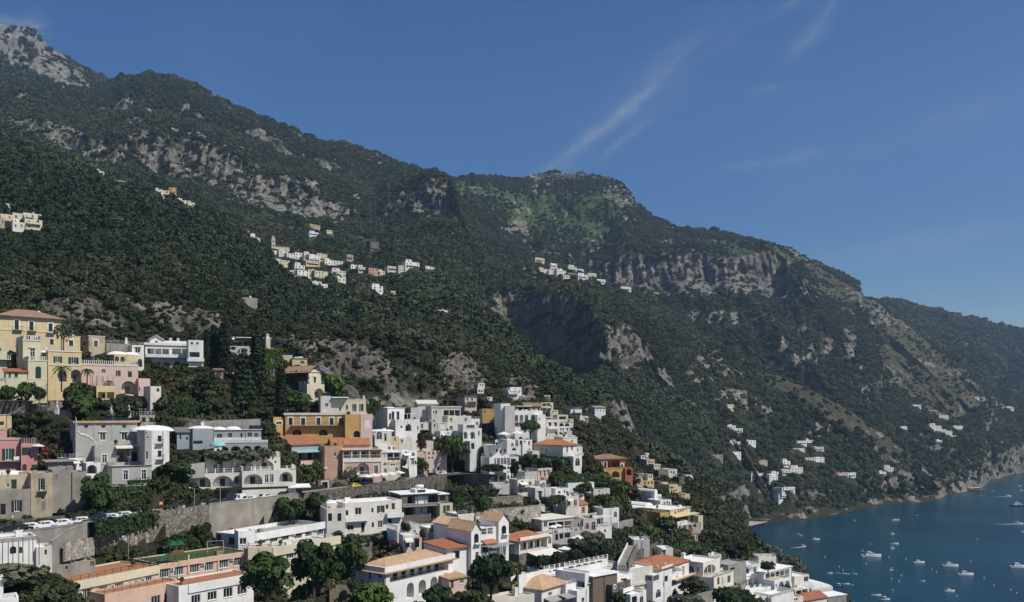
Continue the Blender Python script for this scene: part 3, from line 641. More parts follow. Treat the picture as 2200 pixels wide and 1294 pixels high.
b = h.B(325, 545, 722, 1170, 222.5, 40, 10, 'lemon'); b.w('c', [(443, 866, 66, 140)], arch=True, shut='shutter_green').rail('bal', 'offwhite'); b.band(938, 948, 0.08, 'offwhite'); b.band(722, 734, 0.12, 'offwhite')
b = h.B(-80, 82, 505, 1150, 226, 36, 9, 'lemon'); b.w('a', [(92, 655, 38, 95)], frame='frame_brown').w('v', [(0, 600, 30, 40)]); b.bal(-60, 118, 712, 1.4, 1.0, 'bal', 'offwhite')
b = h.B(70, 315, 852, 945, 219, 36, 5, 'cream', 'shed', 'tile_red', rh=0.9); b.w('v', [(113, 890, 28, 58), (187, 892, 42, 58)], frame='blue_grey')
b = h.B(-80, 330, 955, 1180, 217.5, 36, 5, 'lemon', rmat='roof_grey'); b.band(930, 955, 0.1, 'grey_plaster')
zone(0, 0, 1)
h = House('villa', 'white villa with deep shaded loggias, roof gables and a scalloped terrace edge', 'villa')
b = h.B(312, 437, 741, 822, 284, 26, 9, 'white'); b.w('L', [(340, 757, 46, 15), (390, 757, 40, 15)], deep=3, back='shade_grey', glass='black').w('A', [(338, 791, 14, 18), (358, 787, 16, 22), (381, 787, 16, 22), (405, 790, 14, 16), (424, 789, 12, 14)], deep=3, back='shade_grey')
b.bal(312, 410, 768, 1.8, 0.9, 'solid', 'white'); b.band(738, 743, 0.4, 'white'); b.chim(0.45, 0.5, 2.2, 0.8); b.chim(0.58, 0.5, 2.2, 0.8); b.awn(352, 400, 803, 3.2, 0.6, 'leaf_red')
b = h.B(405, 437, 731, 784, 281, 26, 7, 'white'); b.w('L', [(418, 762, 22, 11)], back='shade_grey').w('v', [(412, 738, 6, 5), (424, 738, 6, 5)]); b.bal(402, 438, 776, 1.0, 0.8, 'solid', 'white')
b = h.B(322, 350, 729, 741, 287, 26, 6, 'white', 'gableW', 'roof_white', rh=1.3, ground=False); b.w('v', [(336, 736, 6, 7)])
b = h.B(350, 408, 733, 742, 289, 26, 6, 'white', ground=False)
zone(400, 640, 5.3925)
h = House('house', 'ivy-covered house with white window frames beside the tall cypresses')
b = h.B(905, 1117, 592, 1030, 300, 22, 8, 'leaf_bright', rmat='roof_grey'); b.w('v', [(1013, 720, 46, 78)], trim=0.3).w('a', [(1015, 850, 66, 90)], trim=0.2).w('v', [(1015, 962, 56, 66)], trim=0.2); b.rail('thin', 'rail_dark'); IVY = b
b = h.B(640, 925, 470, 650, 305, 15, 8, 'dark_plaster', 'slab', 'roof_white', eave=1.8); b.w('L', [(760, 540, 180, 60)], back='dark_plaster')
b = h.B(926, 975, 478, 600, 303, 22, 5, 'cream'); b.chim(0.5, 0.4, 1.6, 0.9)
b = h.B(500, 740, 560, 640, 302, 12, 6, 'offwhite', rmat='roof_grey'); b.w('d', [(545, 585, 50, 40)])
h = House('house', 'small flat-roofed yellow house with an arched window behind the tiled gable')
b = h.B(1228, 1402, 698, 790, 318, 18, 7, 'pale_yellow', rmat='roof_beige'); b.w('a', [(1345, 748, 52, 40)], glass='glass_green'); b.band(690, 702, 0.3, 'offwhite')
b = h.B(1112, 1230, 665, 790, 320, 18, 7, 'pale_yellow'); b.w('d', [(1160, 738, 28, 30)]); b.solar(0.2, 0.3, 3)
h = House('house', 'cream house with a brown tiled gable roof and ivy on its shaded side')
b = h.B(1420, 1562, 852, 1165, 281, 50, 15, 'cream', 'gableW', 'tile_brown', rh=2.1, eave=0.8); b.w('d', [(1490, 955, 30, 68)], trim=0.2, hood=True); b.band(850, 862, 0.3, 'offwhite'); b.box('gable_window', 1478, 1497, 785, 830, 0.03, 'black'); IVY2 = b
b = h.B(1400, 1602, 1000, 1170, 277, 42, 6, 'cream', rmat='roof_beige'); b.w('A', [(1540, 1105, 112, 110)], back='offwhite').w('v', [(1422, 1140, 22, 28)]); b.rail('thin', 'rail_white')
h = House('pavilion', 'tiny stone garden pavilion in front of the cypresses', 'pavilion')
b = h.B(335, 428, 832, 915, 268, 24, 4, 'old_grey', 'shed', 'tile_brown', rh=0.5); b.w('v', [(378, 868, 62, 50)], frame='rail_dark')
# ================================================================== second row, left
zone(0, 860, 5.3925)
h = House('house', 'ornate cream and yellow terrace with white awnings and oval windows under the pergola')
b = h.B(102, 830, 130, 445, 220, 36, 8, 'pale_yellow', rmat='roof_grey', par=1.1); b.w('d', [(250, 345, 92, 76), (465, 345, 132, 88), (710, 342, 122, 88)], trim=0.2)
b.box('parapet', 102, 830, 122, 188, 0.22, 'cream'); b.box('frieze', 102, 830, 192, 236, 0.1, 'grey_plaster'); b.band(184, 194, 0.4, 'offwhite')
for x in (150, 355, 552, 605, 800): b.box('pilaster', x - 14, x + 14, 240, 392, 0.2, 'white')
for x0, x1 in ((200, 310), (395, 555), (648, 785)): b.awn(x0, x1, 280, 1.6, 0.5, 'canvas_white')
for x in (450, 700): b.box('oval_window', x - 18, x + 18, 200, 228, 0.14, 'black')
b.bal(392, 848, 436, 1.6, 1.6, 'bal', 'white')
h = House('house', 'narrow yellow house with one green shutter above the pink house')
b = h.B(-60, 135, 165, 400, 214, 36, 6, 'pale_yellow', rmat='roof_grey'); b.w('c', [(20, 268, 52, 42)], **GN); b.band(158, 172, 0.15, 'offwhite')
h = House('house', 'bright pink house with tall dark green shutters and a small balcony')
b = h.B(-60, 243, 442, 830, 202, 36, 8, 'pink', rmat='roof_grey', par=0.3); b.w('s', [(97, 628, 70, 132)], shut='shutter_green', glass='glass_green'); b.bal(-40, 272, 702, 1.3); b.band(436, 462, 0.12, 'grey_plaster'); b.box('name_board', 150, 215, 650, 690, 1.36, 'white', -1.33)
b = h.B(245, 432, 505, 825, 203.6, 36, 7, 'pink', rmat='roof_grey'); b.w('c', [(300, 593, 104, 92)], **GN).w('a', [(283, 778, 52, 74)], frame='frame_brown'); b.rail('bal', 'old_grey', 1.4); b.box('flower_box', 262, 400, 452, 490, -0.1, 'leaf_red', 0.5)
b = h.B(-60, 80, 335, 445, 206, 36, 6, 'pink', rmat='roof_grey'); b.w('v', [(18, 350, 40, 36)])
h = House('house', 'peeling beige old house with green shutters above the left end of the road')
b = h.B(-60, 352, 862, 1330, 184, 36, 8, 'old_beige', rmat='roof_grey', par=0.3); b.w('c', [(162, 972, 62, 108)], **GN).w('v', [(92, 990, 30, 46)]); b.dome(0.35, 0.5, 4.5, 3, 1.0)
b = h.B(-60, 357, 1035, 1345, 181, 36, 5, 'old_grey', rmat='roof_grey'); b.w('s', [(195, 1225, 60, 132)], **DK).w('d', [(35, 1265, 60, 130)])
b = h.B(358, 606, 846, 1340, 184.8, 36, 8, 'old_beige', rmat='roof_grey', par=0.3); b.w('s', [(484, 975, 34, 132)], **DK).w('c', [(503, 1225, 52, 96)], shut='concrete').w('d', [(495, 1137, 34, 24)]); b.bal(438, 552, 1046, 1.0)
h = House('house', 'low pale grey plastered house with a bricked-up window right of the old beige house')
b = h.B(606, 836, 806, 985, 188, 36, 7, 'concrete', rmat='roof_grey'); b.w('v', [(650, 885, 30, 40)], frame='concrete', glass='shade_grey')
b = h.B(838, 1002, 830, 985, 190, 40, 6, 'old_grey', rmat='roof_grey')
b = h.B(560, 850, 712, 800, 196, 36, 5, 'old_grey', 'slab', 'concrete', eave=0.8); b.w('v', [(700, 742, 40, 34), (810, 742, 34, 34)])
h = House('house', 'large grey house with oval windows, a deep loggia and a curved white side wall')
b = h.B(872, 1592, 255, 480, 208, 36, 8, 'grey_plaster', rmat='roof_grey', par=0.2); b.w('v', [(1190, 422, 64, 84), (1440, 420, 64, 84)], hood=True, trim=0.12); b.band(238, 262, 0.5, 'tile_pale')
for x in (998, 1198, 1440): b.box('oval_window', x - 20, x + 20, 288, 314, 0.1, 'black')
for x in (1095, 1310): b.box('pilaster', x - 12, x + 12, 264, 470, 0.1, 'grey_plaster')
b.solar(0.48, 0.3, 4); b.box('balcony_parapet', 1092, 1532, 466, 512, 1.5, 'grey_plaster', -1.3)
b = h.B(1098, 1680, 522, 765, 205, 36, 8, 'grey_plaster', rmat='roof_grey', par=0.1); b.w('v', [(1210, 680, 58, 100)], trim=0.15).w('L', [(1512, 628, 325, 176)], deep=3.2, glass='glass'); b.awn(1330, 1535, 528, 1.6, 0.35, 'canvas')
b = h.B(1678, 1757, 352, 765, 205.5, 36, 8, 'grey_plaster', rmat='roof_grey', par=0.2); b.w('v', [(1702, 640, 30, 90), (1690, 378, 26, 26), (1708, 435, 30, 24)])
b = h.B(1298, 1757, 756, 945, 201, 36, 8, 'grey_plaster', rmat='roof_beige', par=0.2); b.w('v', [(1455, 868, 54, 112), (1666, 862, 54, 112)], trim=0.18); b.band(742, 762, 0.25, 'shade_grey')
b = h.B(1000, 1165, 728, 880, 197, 36, 6, 'white', rmat='roof_grey'); b.w('A', [(1065, 802, 118, 104)], back='shade_grey', rail=False); b.rail('thin', 'rail_dark', 1.2)
SWALL = (h, h.blocks[0])
h = House('house', 'plain white house with a vaulted roof and two small balconies right of the grey house')
b = h.B(1738, 1962, 348, 800, 213, 34, 8, 'white', par=0.3); b.w('d', [(1850, 447, 46, 72), (1850, 622, 42, 76)]); b.bal(1808, 1892, 500, 0.9, 1.0); b.bal(1815, 1900, 682, 0.9, 1.0); b.dome(0.3, 0.5, 5.2, 3.8, 1.5)
h = House('house', 'low white roadside house with a beige awning behind the plane tree')
b = h.B(1110, 1432, 1135, 1330, 199, 36, 7, 'white'); b.w('d', [(1240, 1290, 195, 66)]); b.awn(1130, 1335, 1222, 2.6, 0.9, 'canvas')
b = h.B(905, 1112, 1180, 1330, 198, 36, 6, 'white', 'shed', 'roof_white', rh=1.5)
h = House('house', 'stone ruin with a blind arched niche beside the ivy wall')
b = h.B(1440, 1652, 1060, 1330, 203, 36, 6, 'stone', rmat='roof_grey'); b.w('v', [(1490, 1150, 80, 130)], arch=True, glass='old_grey', frame='stone_pale').w('d', [(1565, 1290, 120, 60)], arch=True)
# ================================================================== hotel terraces
zone(360, 860, 5.3925)
h = House('house', 'blue-grey villa with shallow white roof domes and a long shaded front')
b = h.B(540, 1085, 340, 500, 240, 20, 8, 'blue_grey', par=0.25); b.w('v', [(602, 412, 60, 44), (722, 405, 50, 50), (855, 405, 28, 52), (950, 398, 52, 48), (1026, 404, 44, 44)], frame='blue_grey'); b.box('white_dado', 540, 1085, 432, 500, 0.08, 'white'); b.band(330, 344, 0.3, 'white')
b.dome(0.1, 0.5, 2.2, 3.2, 1.0); b.dome(0.4, 0.5, 2.4, 3.2, 1.1); b.solar(0.75, 0.2, 3)
b = h.B(292, 540, 328, 540, 237, 30, 8, 'blue_grey', par=0.2); b.w('d', [(345, 490, 120, 40)]); b.dome(0.5, 0.5, 3.6, 3, 0.9)
b = h.B(108, 290, 368, 540, 236, 30, 6, 'blue_grey', 'shed', 'shade_grey', rh=1.2); b.w('v', [(148, 432, 28, 62)], frame='frame_white').w('o', [(222, 446, 30, 40)], mull=1)
b = h.B(632, 1162, 495, 690, 232, 20, 7, 'blue_grey', rmat='roof_beige', par=0.7); b.w('A', [(672, 568, 70, 56), (790, 562, 112, 60), (920, 560, 104, 60), (1045, 556, 90, 60)], rail=False); b.box('terrace_parapet', 632, 1162, 462, 494, 0.12, 'offwhite')
h = House('kiosk', 'white terrace kiosk with a pale green dome', 'kiosk')
b = h.B(540, 626, 528, 640, 230, 20, 3.5, 'white', par=0.1); b.dome(0.5, 0.5, 2.1, 2.1, 1.3, 'aqua'); b.w('a', [(585, 590, 40, 60)])
h = House('hotel', 'white terraced hotel with rows of wide arches above the parked cars', 'hotel')
b = h.B(442, 752, 680, 850, 226.5, 22, 7, 'white', rmat='roof_beige'); b.w('v', [(554, 788, 44, 98), (620, 784, 44, 98)]); b.rail('posts', 'white', 1.2)
b = h.B(754, 1306, 660, 850, 228, 22, 7, 'white', rmat='roof_beige'); b.w('A', [(885, 766, 216, 128), (1126, 758, 204, 128)], railm='rail_white').w('a', [(1250, 716, 22, 32)]); b.rail('posts', 'white', 1.2)
b = h.B(238, 862, 846, 1020, 220.5, 22, 7, 'white', rmat='roof_beige'); b.w('A', [(408, 950, 184, 126), (640, 942, 224, 132), (806, 925, 74, 96)], railm='rail_dark'); b.rail('posts', 'white', 1.2)
b = h.B(864, 1488, 815, 1020, 223, 22, 7, 'white', rmat='roof_beige'); b.w('A', [(992, 918, 212, 122), (1372, 890, 152, 116)], railm='rail_dark').w('v', [(1146, 912, 42, 96), (1206, 908, 42, 96)]); b.rail('posts', 'white', 1.2)
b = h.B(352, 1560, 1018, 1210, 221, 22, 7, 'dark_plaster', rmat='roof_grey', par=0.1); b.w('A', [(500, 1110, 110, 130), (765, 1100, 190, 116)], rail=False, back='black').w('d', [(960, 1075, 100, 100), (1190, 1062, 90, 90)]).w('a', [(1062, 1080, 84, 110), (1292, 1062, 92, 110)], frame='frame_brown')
b.awn(1382, 1640, 968, 3.0, 0.6, 'canvas_white'); b.box('vine_canopy', 560, 1420, 1000, 1026, 2.2, 'leaf_cypress')
h = House('house', 'peach house with an orange tiled gable roof and an aqua awning')
b = h.B(1437, 1785, 512, 760, 251, 46, 13, 'peach', 'gableU', 'tile_red', rh=2.6, eave=0.5); b.w('L', [(1640, 640, 246, 92)], deep=2.6, back='salmon', rail=False); b.awn(1445, 1790, 578, 3.0, 0.35, 'aqua'); b.box('pale_frieze', 1440, 1780, 516, 572, 0.04, 'blue_grey'); b.box('balcony_front', 1525, 1785, 690, 746, 0.9, 'peach')
b = h.B(1520, 1790, 760, 1010, 249, 46, 10, 'salmon', rmat='roof_beige'); b.awn(1690, 1788, 770, 3.0, 0.2, 'canvas')
h = House('garage', 'low stone garage with a white door at the roadside', 'garage')
b = h.B(1745, 2070, 930, 1085, 243, 24, 5, 'stone', rmat='roof_grey'); b.w('b', [(1966, 1010, 76, 112)], glass='white').w('d', [(1822, 995, 66, 96)], trim=0.3); b.rail('thin', 'rail_dark')
# ================================================================== long ochre house and what stands above
h = House('villa', 'long ochre yellow villa with white framed windows and dark garden arches', 'villa')
b = h.B(1358, 2300, 172, 420, 254, 19, 9, 'ochre', rmat='roof_grey'); b.w('d', [(1425, 245, 46, 82), (1570, 247, 46, 82), (1748, 245, 46, 82), (1900, 245, 44, 80)], trim=0.3).w('d', [(2015, 248, 66, 84)], arch=True, trim=0.3); b.w('A', [(1500, 372, 100, 62), (1805, 375, 100, 66)], back='black', rail=False)
b.band(146, 172, 0.3, 'offwhite'); b.bal(1425, 2290, 290, 1.6, 0.9, 'rail', 'rail_dark'); b.rail('bal', 'white', 0.7)
b = h.B(1226, 1352, 195, 345, 252, 48, 7, 'ochre', rmat='roof_grey'); b.w('v', [(1290, 266, 64, 38)], trim=0.25).w('v', [(1160, 262, 50, 36)], 'L')
zone(700, 820, 5.3925)
b = h.B(402, 540, 376, 600, 258, 22, 6, 'pale_pink', rmat='roof_beige'); b.w('c', [(485, 495, 60, 96)], shut='frame_white').w('A', [(445, 575, 10, 10)])
b = h.B(225, 402, 380, 660, 256.5, 22, 6, 'ochre', rmat='roof_grey'); b.w('A', [(362, 608, 82, 76)], back='black', rail=False)
h = House('house', 'flat-roofed cream house on top of the ochre villa')
b = h.B(62, 466, 200, 395, 266, 19, 9, 'cream', rmat='roof_beige'); b.w('s', [(330, 302, 22, 82), (413, 302, 22, 82)], **DK).w('v', [(243, 300, 28, 56), (165, 320, 30, 40)]); b.chim(0.97, 0.3, 0.8, 0.6); b.band(196, 208, 0.1, 'offwhite'); b.awn(60, 260, 178, 2, 0.1, 'canvas_white')
b = h.B(-60, 60, 168, 380, 264, 19, 7, 'offwhite', rmat='roof_grey'); b.w('v', [(10, 270, 40, 40)]); b.solar(0.3, 0.1, 2); b.chim(0.6, 0.5, 0.8)
h = House('house', 'pink house with a glazed upper loggia under a red tiled roof')
b = h.B(196, 652, 785, 1100, 249, 20, 9, 'peach', rmat='roof_beige', par=0.2); b.w('L', [(350, 840, 296, 92), (572, 842, 120, 84)], deep=2.0, back='pale_pink', colm='white', railm='white').w('A', [(430, 1010, 144, 134)], back='white', railm='white').w('a', [(581, 1018, 46, 92)], trim=0.2)
b.box('string_course', 196, 652, 892, 932, 0.2, 'white'); b.band(775, 790, 0.35, 'white'); b.box('corner_pilaster', 640, 660, 930, 1095, 0.15, 'white'); b.box('corner_pilaster', 196, 210, 930, 1095, 0.15, 'white')
b = h.B(72, 505, 735, 800, 252, 20, 8, 'pale_pink', 'gableU', 'tile_red', rh=2.3, ground=False); b.rail('bal', 'pale_pink', 0.01)
for x in (90, 235, 385): b.box('dormer', x - 25, x + 25, 690, 735, -1.0, 'salmon', 2.0)
b = h.B(-20, 196, 745, 1100, 248, 26, 9, 'salmon', rmat='roof_beige'); b.w('v', [(105, 845, 30, 44)])
h = House('house', 'brick-orange house with a tall white arched window beside the cafe awnings')
b = h.B(690, 862, 935, 1110, 262, 18, 8, 'salmon', rmat='roof_beige', par=0.1); b.w('a', [(775, 994, 56, 92)], trim=0.15).w('a', [(718, 1006, 28, 56)], trim=0.1)
b = h.B(650, 864, 822, 935, 263, 18, 8, 'offwhite', 'slab', 'roof_white', eave=0.3); b.w('L', [(785, 870, 146, 84)], deep=3, back='dark_plaster', railm='white')
h = House('house', 'pale two-part house with tall white arched windows above the pink loggia house')
b = h.B(575, 762, 572, 760, 272, 18, 9, 'offwhite', par=0.2); b.w('a', [(618, 626, 66, 92)], trim=0.12).w('v', [(690, 648, 30, 88)]); b.dome(0.5, 0.5, 4.5, 4, 0.7)
b = h.B(470, 573, 596, 760, 270, 18, 8, 'white'); b.w('a', [(527, 660, 80, 118)], trim=0.1)
b = h.B(520, 800, 745, 800, 268, 18, 6, 'white'); b.w('v', [(532, 745, 34, 30), (735, 770, 34, 40), (786, 772, 30, 36)])
h = House('house', 'slim yellow house squeezed between white terraces')
b = h.B(766, 842, 640, 760, 276, 18, 6, 'pale_yellow', rmat='roof_beige'); b.w('v', [(800, 668, 30, 46)])
b = h.B(845, 1000, 655, 800, 278, 20, 6, 'offwhite'); b.w('v', [(880, 690, 30, 40)]); b.rail('thin', 'rail_white')
h = House('house', 'tall grey and white house with three dark windows and a pergola terrace')
b = h.B(716, 912, 302, 600, 286, 40, 12, 'white', rmat='roof_beige'); b.w('v', [(744, 402, 26, 66), (778, 396, 32, 100), (836, 396, 34, 98)], frame='shutter_dark'); b.band(296, 310, 0.15, 'offwhite'); b.dome(0.5, 0.4, 3, 3, 0.8)
b = h.B(800, 1088, 440, 640, 283, 22, 8, 'white', rmat='roof_beige'); b.w('A', [(958, 532, 72, 84)], back='shade_grey').w('a', [(1066, 540, 18, 50), (875, 525, 26, 30)])
b = h.B(528, 720, 318, 560, 290, 16, 8, 'grey_plaster', rmat='roof_beige')
h = House('house', 'broad pinkish roadside house with small arched doors behind the cafe trees')
b = h.B(890, 1150, 815, 1120, 275, 24, 8, 'pale_pink', rmat='roof_beige'); b.w('s', [(985, 930, 40, 80)], **GN).w('v', [(1125, 1050, 24, 60)])
b = h.B(1150, 1402, 800, 1110, 281, 30, 8, 'pale_pink', rmat='roof_beige'); b.w('a', [(1195, 832, 24, 36), (1245, 832, 24, 36), (1186, 1052, 26, 62), (1255, 1045, 40, 72), (1306, 1012, 26, 52)]).w('v', [(1195, 886, 26, 26), (1235, 884, 26, 26)])
b = h.B(1000, 1245, 690, 810, 286, 20, 8, 'offwhite', rmat='roof_grey'); b.w('L', [(1070, 740, 110, 70)], back='grey_plaster', rail=False).w('b', [(1150, 742, 38, 66)], glass='white'); b.rail('thin', 'rail_dark')
h = House('house', 'cream flat-roofed house with a shaded front terrace and a beige awning on its roof')
b = h.B(1225, 1562, 295, 500, 325, 24, 12, 'offwhite', rmat='roof_beige'); b.w('L', [(1460, 362, 190, 62)], deep=3, back='shade_grey').w('v', [(1278, 355, 22, 44), (1250, 355, 18, 30)]); b.band(286, 300, 0.3, 'offwhite')
b = h.B(1070, 1290, 258, 300, 330, 14, 6, 'offwhite', 'shed', 'canvas', rh=1.6, ground=False); b = h.B(985, 1225, 300, 470, 328, 14, 9, 'offwhite', rmat='roof_beige'); b.w('v', [(1185, 360, 38, 52), (1128, 350, 28, 50)])
h = House('house', 'cluster of plain white cubes with a rooftop aerial left of the big white hotel')
b = h.B(1412, 1686, 398, 600, 318, 18, 9, 'white'); b.w('v', [(1452, 440, 30, 34), (1620, 440, 30, 40), (1450, 540, 40, 50)])
b = h.B(1225, 1410, 470, 600, 314, 14, 8, 'offwhite'); b.w('v', [(1360, 516, 66, 66)], frame='frame_white', glass='white').w('v', [(1260, 510, 20, 40)]); b.rail('thin', 'rail_white')
h = House('house', 'white house with two tall blind arches and a glazed top room')
b = h.B(1590, 1747, 496, 720, 311, 18, 8, 'white'); b.w('v', [(1675, 516, 92, 52)], mull=4).w('A', [(1616, 622, 52, 82), (1700, 622, 60, 84)], deep=0.7, rail=False, back='offwhite'); b.rail('thin', 'rail_white')
b = h.B(1748, 1806, 540, 720, 313, 18, 7, 'white'); b.w('v', [(1772, 600, 20, 50)])
b = h.B(1540, 1592, 590, 720, 312, 18, 6, 'pale_yellow')
b = h.B(1670, 1745, 690, 850, 306, 20, 7, 'white'); b.w('d', [(1702, 748, 38, 70)])
h = House('house', 'pinkish tower house with two rows of arches under the grey crag')
b = h.B(1610, 1747, 168, 335, 365, 26, 9, 'pale_pink', 'slab', 'dark_plaster', eave=0.5); b.w('a', [(1640, 206, 26, 38), (1693, 206, 26, 38), (1665, 292, 38, 30), (1712, 292, 32, 30)], trim=0.15, frame='frame_white'); b.awn(1632, 1735, 232, 1.2, 0.5, 'shutter_dark'); b.bal(1612, 1745, 262, 0.8, 0.7, 'solid', 'pale_pink')
h = House('house', 'tiny white house perched highest above the pinkish tower house')
b = h.B(1768, 1842, 18, 66, 400, 20, 6, 'white', rmat='roof_grey'); b.w('v', [(1790, 40, 18, 22), (1818, 40, 18, 22)])
b = h.B(1756, 1830, 74, 140, 396, 20, 6, 'white'); b.w('d', [(1778, 110, 20, 26), (1806, 112, 18, 24)])
h = House('house', 'small plain white house among the trees under the tiny highest house')
b = h.B(1868, 1930, 178, 215, 392, 10, 6, 'white'); b.w('d', [(1890, 196, 16, 20)])
# ================================================================== middle: the big white hotel and round it
zone(1060, 820, 6.47)
h = House('hotel', 'big white hotel with a blank tower and four tall arched windows', 'hotel')
b = h.B(-95, 104, 412, 830, 356, -32, 12, 'white'); b.w('a', [(12, 530, 46, 84), (12, 690, 46, 80)], trim=0.15).w('v', [(82, 545, 22, 50), (75, 700, 20, 50)])
b = h.B(104, 232, 302, 800, 335, 20, 8, 'white', par=0.3); b.band(405, 418, 0.12, 'white'); b.band(296, 306, 0.15, 'white')
b = h.B(160, 300, 335, 800, 333, 4, 8, 'offwhite', par=0.3)
b = h.B(284, 690, 405, 800, 337, 22, 11, 'white', rmat='roof_beige'); b.w('a', [(320, 515, 44, 98), (390, 515, 44, 98), (460, 515, 44, 98), (552, 515, 58, 98)], frame='blue_grey', glass='glass', trim=0.1).w('v', [(320, 595, 40, 40), (390, 595, 40, 40), (440, 680, 40, 60), (615, 690, 20, 30)]); b.bal(290, 600, 565, 1.0, 0.9, 'rail', 'rail_white')
for x in (330, 410, 460, 540, 600): b.box('merlon', x - 16, x + 16, 388, 405, 0.0, 'white', 0.4)
b = h.B(612, 727, 462, 830, 338, 26, 8, 'white'); b.w('v', [(640, 520, 20, 26)])
b = h.B(330, 520, 345, 405, 341, 20, 5, 'dark_plaster', 'slab', 'roof_white', eave=0.4, ground=False); b.w('L', [(420, 378, 150, 34)], back='black')
h = House('house', 'salmon house with a brown tiled roof behind the big white hotel')
b = h.B(445, 662, 345, 440, 372, 16, 8, 'salmon', 'gableU', 'tile_brown', rh=1.6); b.w('d', [(560, 372, 24, 40), (625, 382, 24, 40), (510, 372, 20, 36)])
h = House('house', 'stack of cream balconies stepping down beside the salmon house')
b = h.B(660, 832, 290, 460, 385, 14, 8, 'cream', rmat='roof_beige'); b.w('L', [(735, 322, 110, 36), (745, 385, 120, 34)], deep=1.5); b.w('v', [(800, 345, 16, 40)])
b = h.B(790, 900, 395, 470, 380, 14, 6, 'cream'); b.w('v', [(830, 420, 26, 26), (870, 420, 20, 26)])
h = House('house', 'narrow white terraced house with dark balconies just right of the big white hotel')
b = h.B(722, 822, 490, 740, 368, 16, 7, 'offwhite'); b.w('L', [(770, 520, 80, 34), (770, 605, 84, 34)], deep=1.5, back='dark_plaster'); b.awn(728, 818, 560, 1.6, 0.3, 'canvas_white'); b.awn(728, 860, 640, 2.0, 0.3, 'canvas_white')
h = House('house', 'ornate white house with two wide arches and a row of small windows below')
b = h.B(905, 1112, 560, 720, 372, 14, 8, 'white', rmat='roof_beige'); b.w('A', [(948, 600, 62, 46), (1026, 600, 62, 46)], deep=1.2, back='grey_plaster').w('a', [(938, 664, 22, 44), (970, 664, 22, 44), (1030, 664, 22, 44), (1080, 660, 22, 44)]); b.band(635, 645, 0.2, 'white'); b.band(552, 562, 0.2, 'white')
b = h.B(888, 1040, 462, 565, 376, 14, 7, 'cream', rmat='roof_beige'); b.w('L', [(960, 505, 100, 40)], back='old_beige', rail=False)
b = h.B(1068, 1112, 520, 575, 375, 14, 6, 'white'); b.w('v', [(1090, 545, 18, 24)])
b = h.B(860, 1100, 690, 760, 366, 14, 6, 'offwhite'); b.w('a', [(910, 712, 30, 40), (1000, 715, 36, 40)])
h = House('house', 'white three-storey house with many small arches high above the hotel')
b = h.B(205, 340, 120, 300, 425, 18, 9, 'white'); b.w('v', [(240, 148, 22, 28), (280, 148, 22, 28), (312, 148, 22, 28), (235, 205, 24, 26), (270, 205, 24, 26), (305, 205, 24, 26)]).w('a', [(250, 262, 26, 34), (285, 264, 22, 32), (315, 264, 22, 32)]); b.bal(205, 340, 172, 0.9, 0.8, 'solid', 'white'); b.rail('thin', 'rail_white')
b = h.B(235, 392, 78, 195, 430, 18, 7, 'white'); b.w('v', [(300, 100, 20, 16), (360, 140, 18, 40)]); b = h.B(160, 205, 130, 290, 432, -40, 7, 'blue_grey')
b = h.B(340, 430, 190, 240, 428, 18, 5, 'offwhite'); b.w('d', [(370, 208, 20, 20), (400, 208, 20, 20)])
h = House('house', 'ruined white facade with empty round windows left of the cypress row')
b = h.B(712, 790, 190, 275, 445, 14, 5, 'offwhite'); b.w('a', [(728, 222, 20, 40), (752, 215, 22, 44), (776, 230, 18, 40)])
h = House('chapel', 'tiny white chapel between the tall cypresses', 'chapel')
b = h.B(982, 1016, 320, 420, 470, 12, 4, 'white', 'gableW', 'tile_brown', rh=1.2); b.w('d', [(998, 385, 12, 24)]).w('a', [(998, 345, 10, 14)])
h = House('house', 'grey-roofed white house left of the rock pinnacle')
b = h.B(1410, 1560, 362, 470, 488, 22, 9, 'white', 'gableU', 'roof_grey', rh=1.0); b.w('v', [(1440, 400, 18, 20), (1490, 400, 18, 20), (1530, 405, 18, 20)])
b = h.B(1290, 1410, 372, 450, 492, 6, 7, 'shade_grey', rmat='roof_grey')
h = House('house', 'low white arcaded house in the olive trees left of the rock pinnacle')
b = h.B(1165, 1290, 380, 460, 486, 14, 6, 'white', rmat='roof_beige'); b.w('a', [(1190, 420, 22, 30), (1225, 418, 22, 30), (1262, 418, 22, 30)])
b = h.B(1158, 1372, 470, 570, 482, 14, 6, 'stone_pale', rmat='roof_beige'); b.w('d', [(1200, 530, 20, 30), (1260, 520, 22, 30), (1310, 520, 22, 30)])
b = h.B(1372, 1505, 545, 600, 478, 14, 6, 'white'); b.w('a', [(1400, 575, 22, 30), (1435, 570, 22, 30), (1470, 570, 22, 30)])
h = House('house', 'small lemon yellow house behind the left end of the big white hotel')
b = h.B(20, 92, 312, 430, 350, 16, 6, 'pale_yellow'); b.w('v', [(60, 345, 16, 20)])
zone(700, 820, 5.3925)
b = h.B(1815, 1955, 315, 460, 346, 16, 6, 'ochre', rmat='roof_beige'); b.w('v', [(1840, 350, 18, 40)])
zone(1060, 820, 6.47)
h = House('villa', 'white villa with a broad shaded side and an orange tiled hip roof', 'villa')
b = h.B(968, 1162, 884, 1075, 321, 46, 15, 'white', 'hip', 'tile_red', rh=1.9, eave=0.6); b.w('s', [(1025, 945, 24, 92)], shut='frame_white').w('v', [(1092, 925, 28, 60)], hood=True).w('c', [(735, 960, 26, 60), (675, 940, 30, 34)], 'L', shut='blue_grey'); b.bal(965, 1235, 1030, 1.0, 0.9, 'bal', 'white'); b.chim(0.5, 0.7, 1.6, 0.5, 'tile_brown')
b = h.B(1106, 1230, 1035, 1300, 319, 46, 16, 'white'); b.w('a', [(1170, 1120, 62, 112)], trim=0.15).w('a', [(1020, 1120, 110, 120)], 'L', glass='glass')
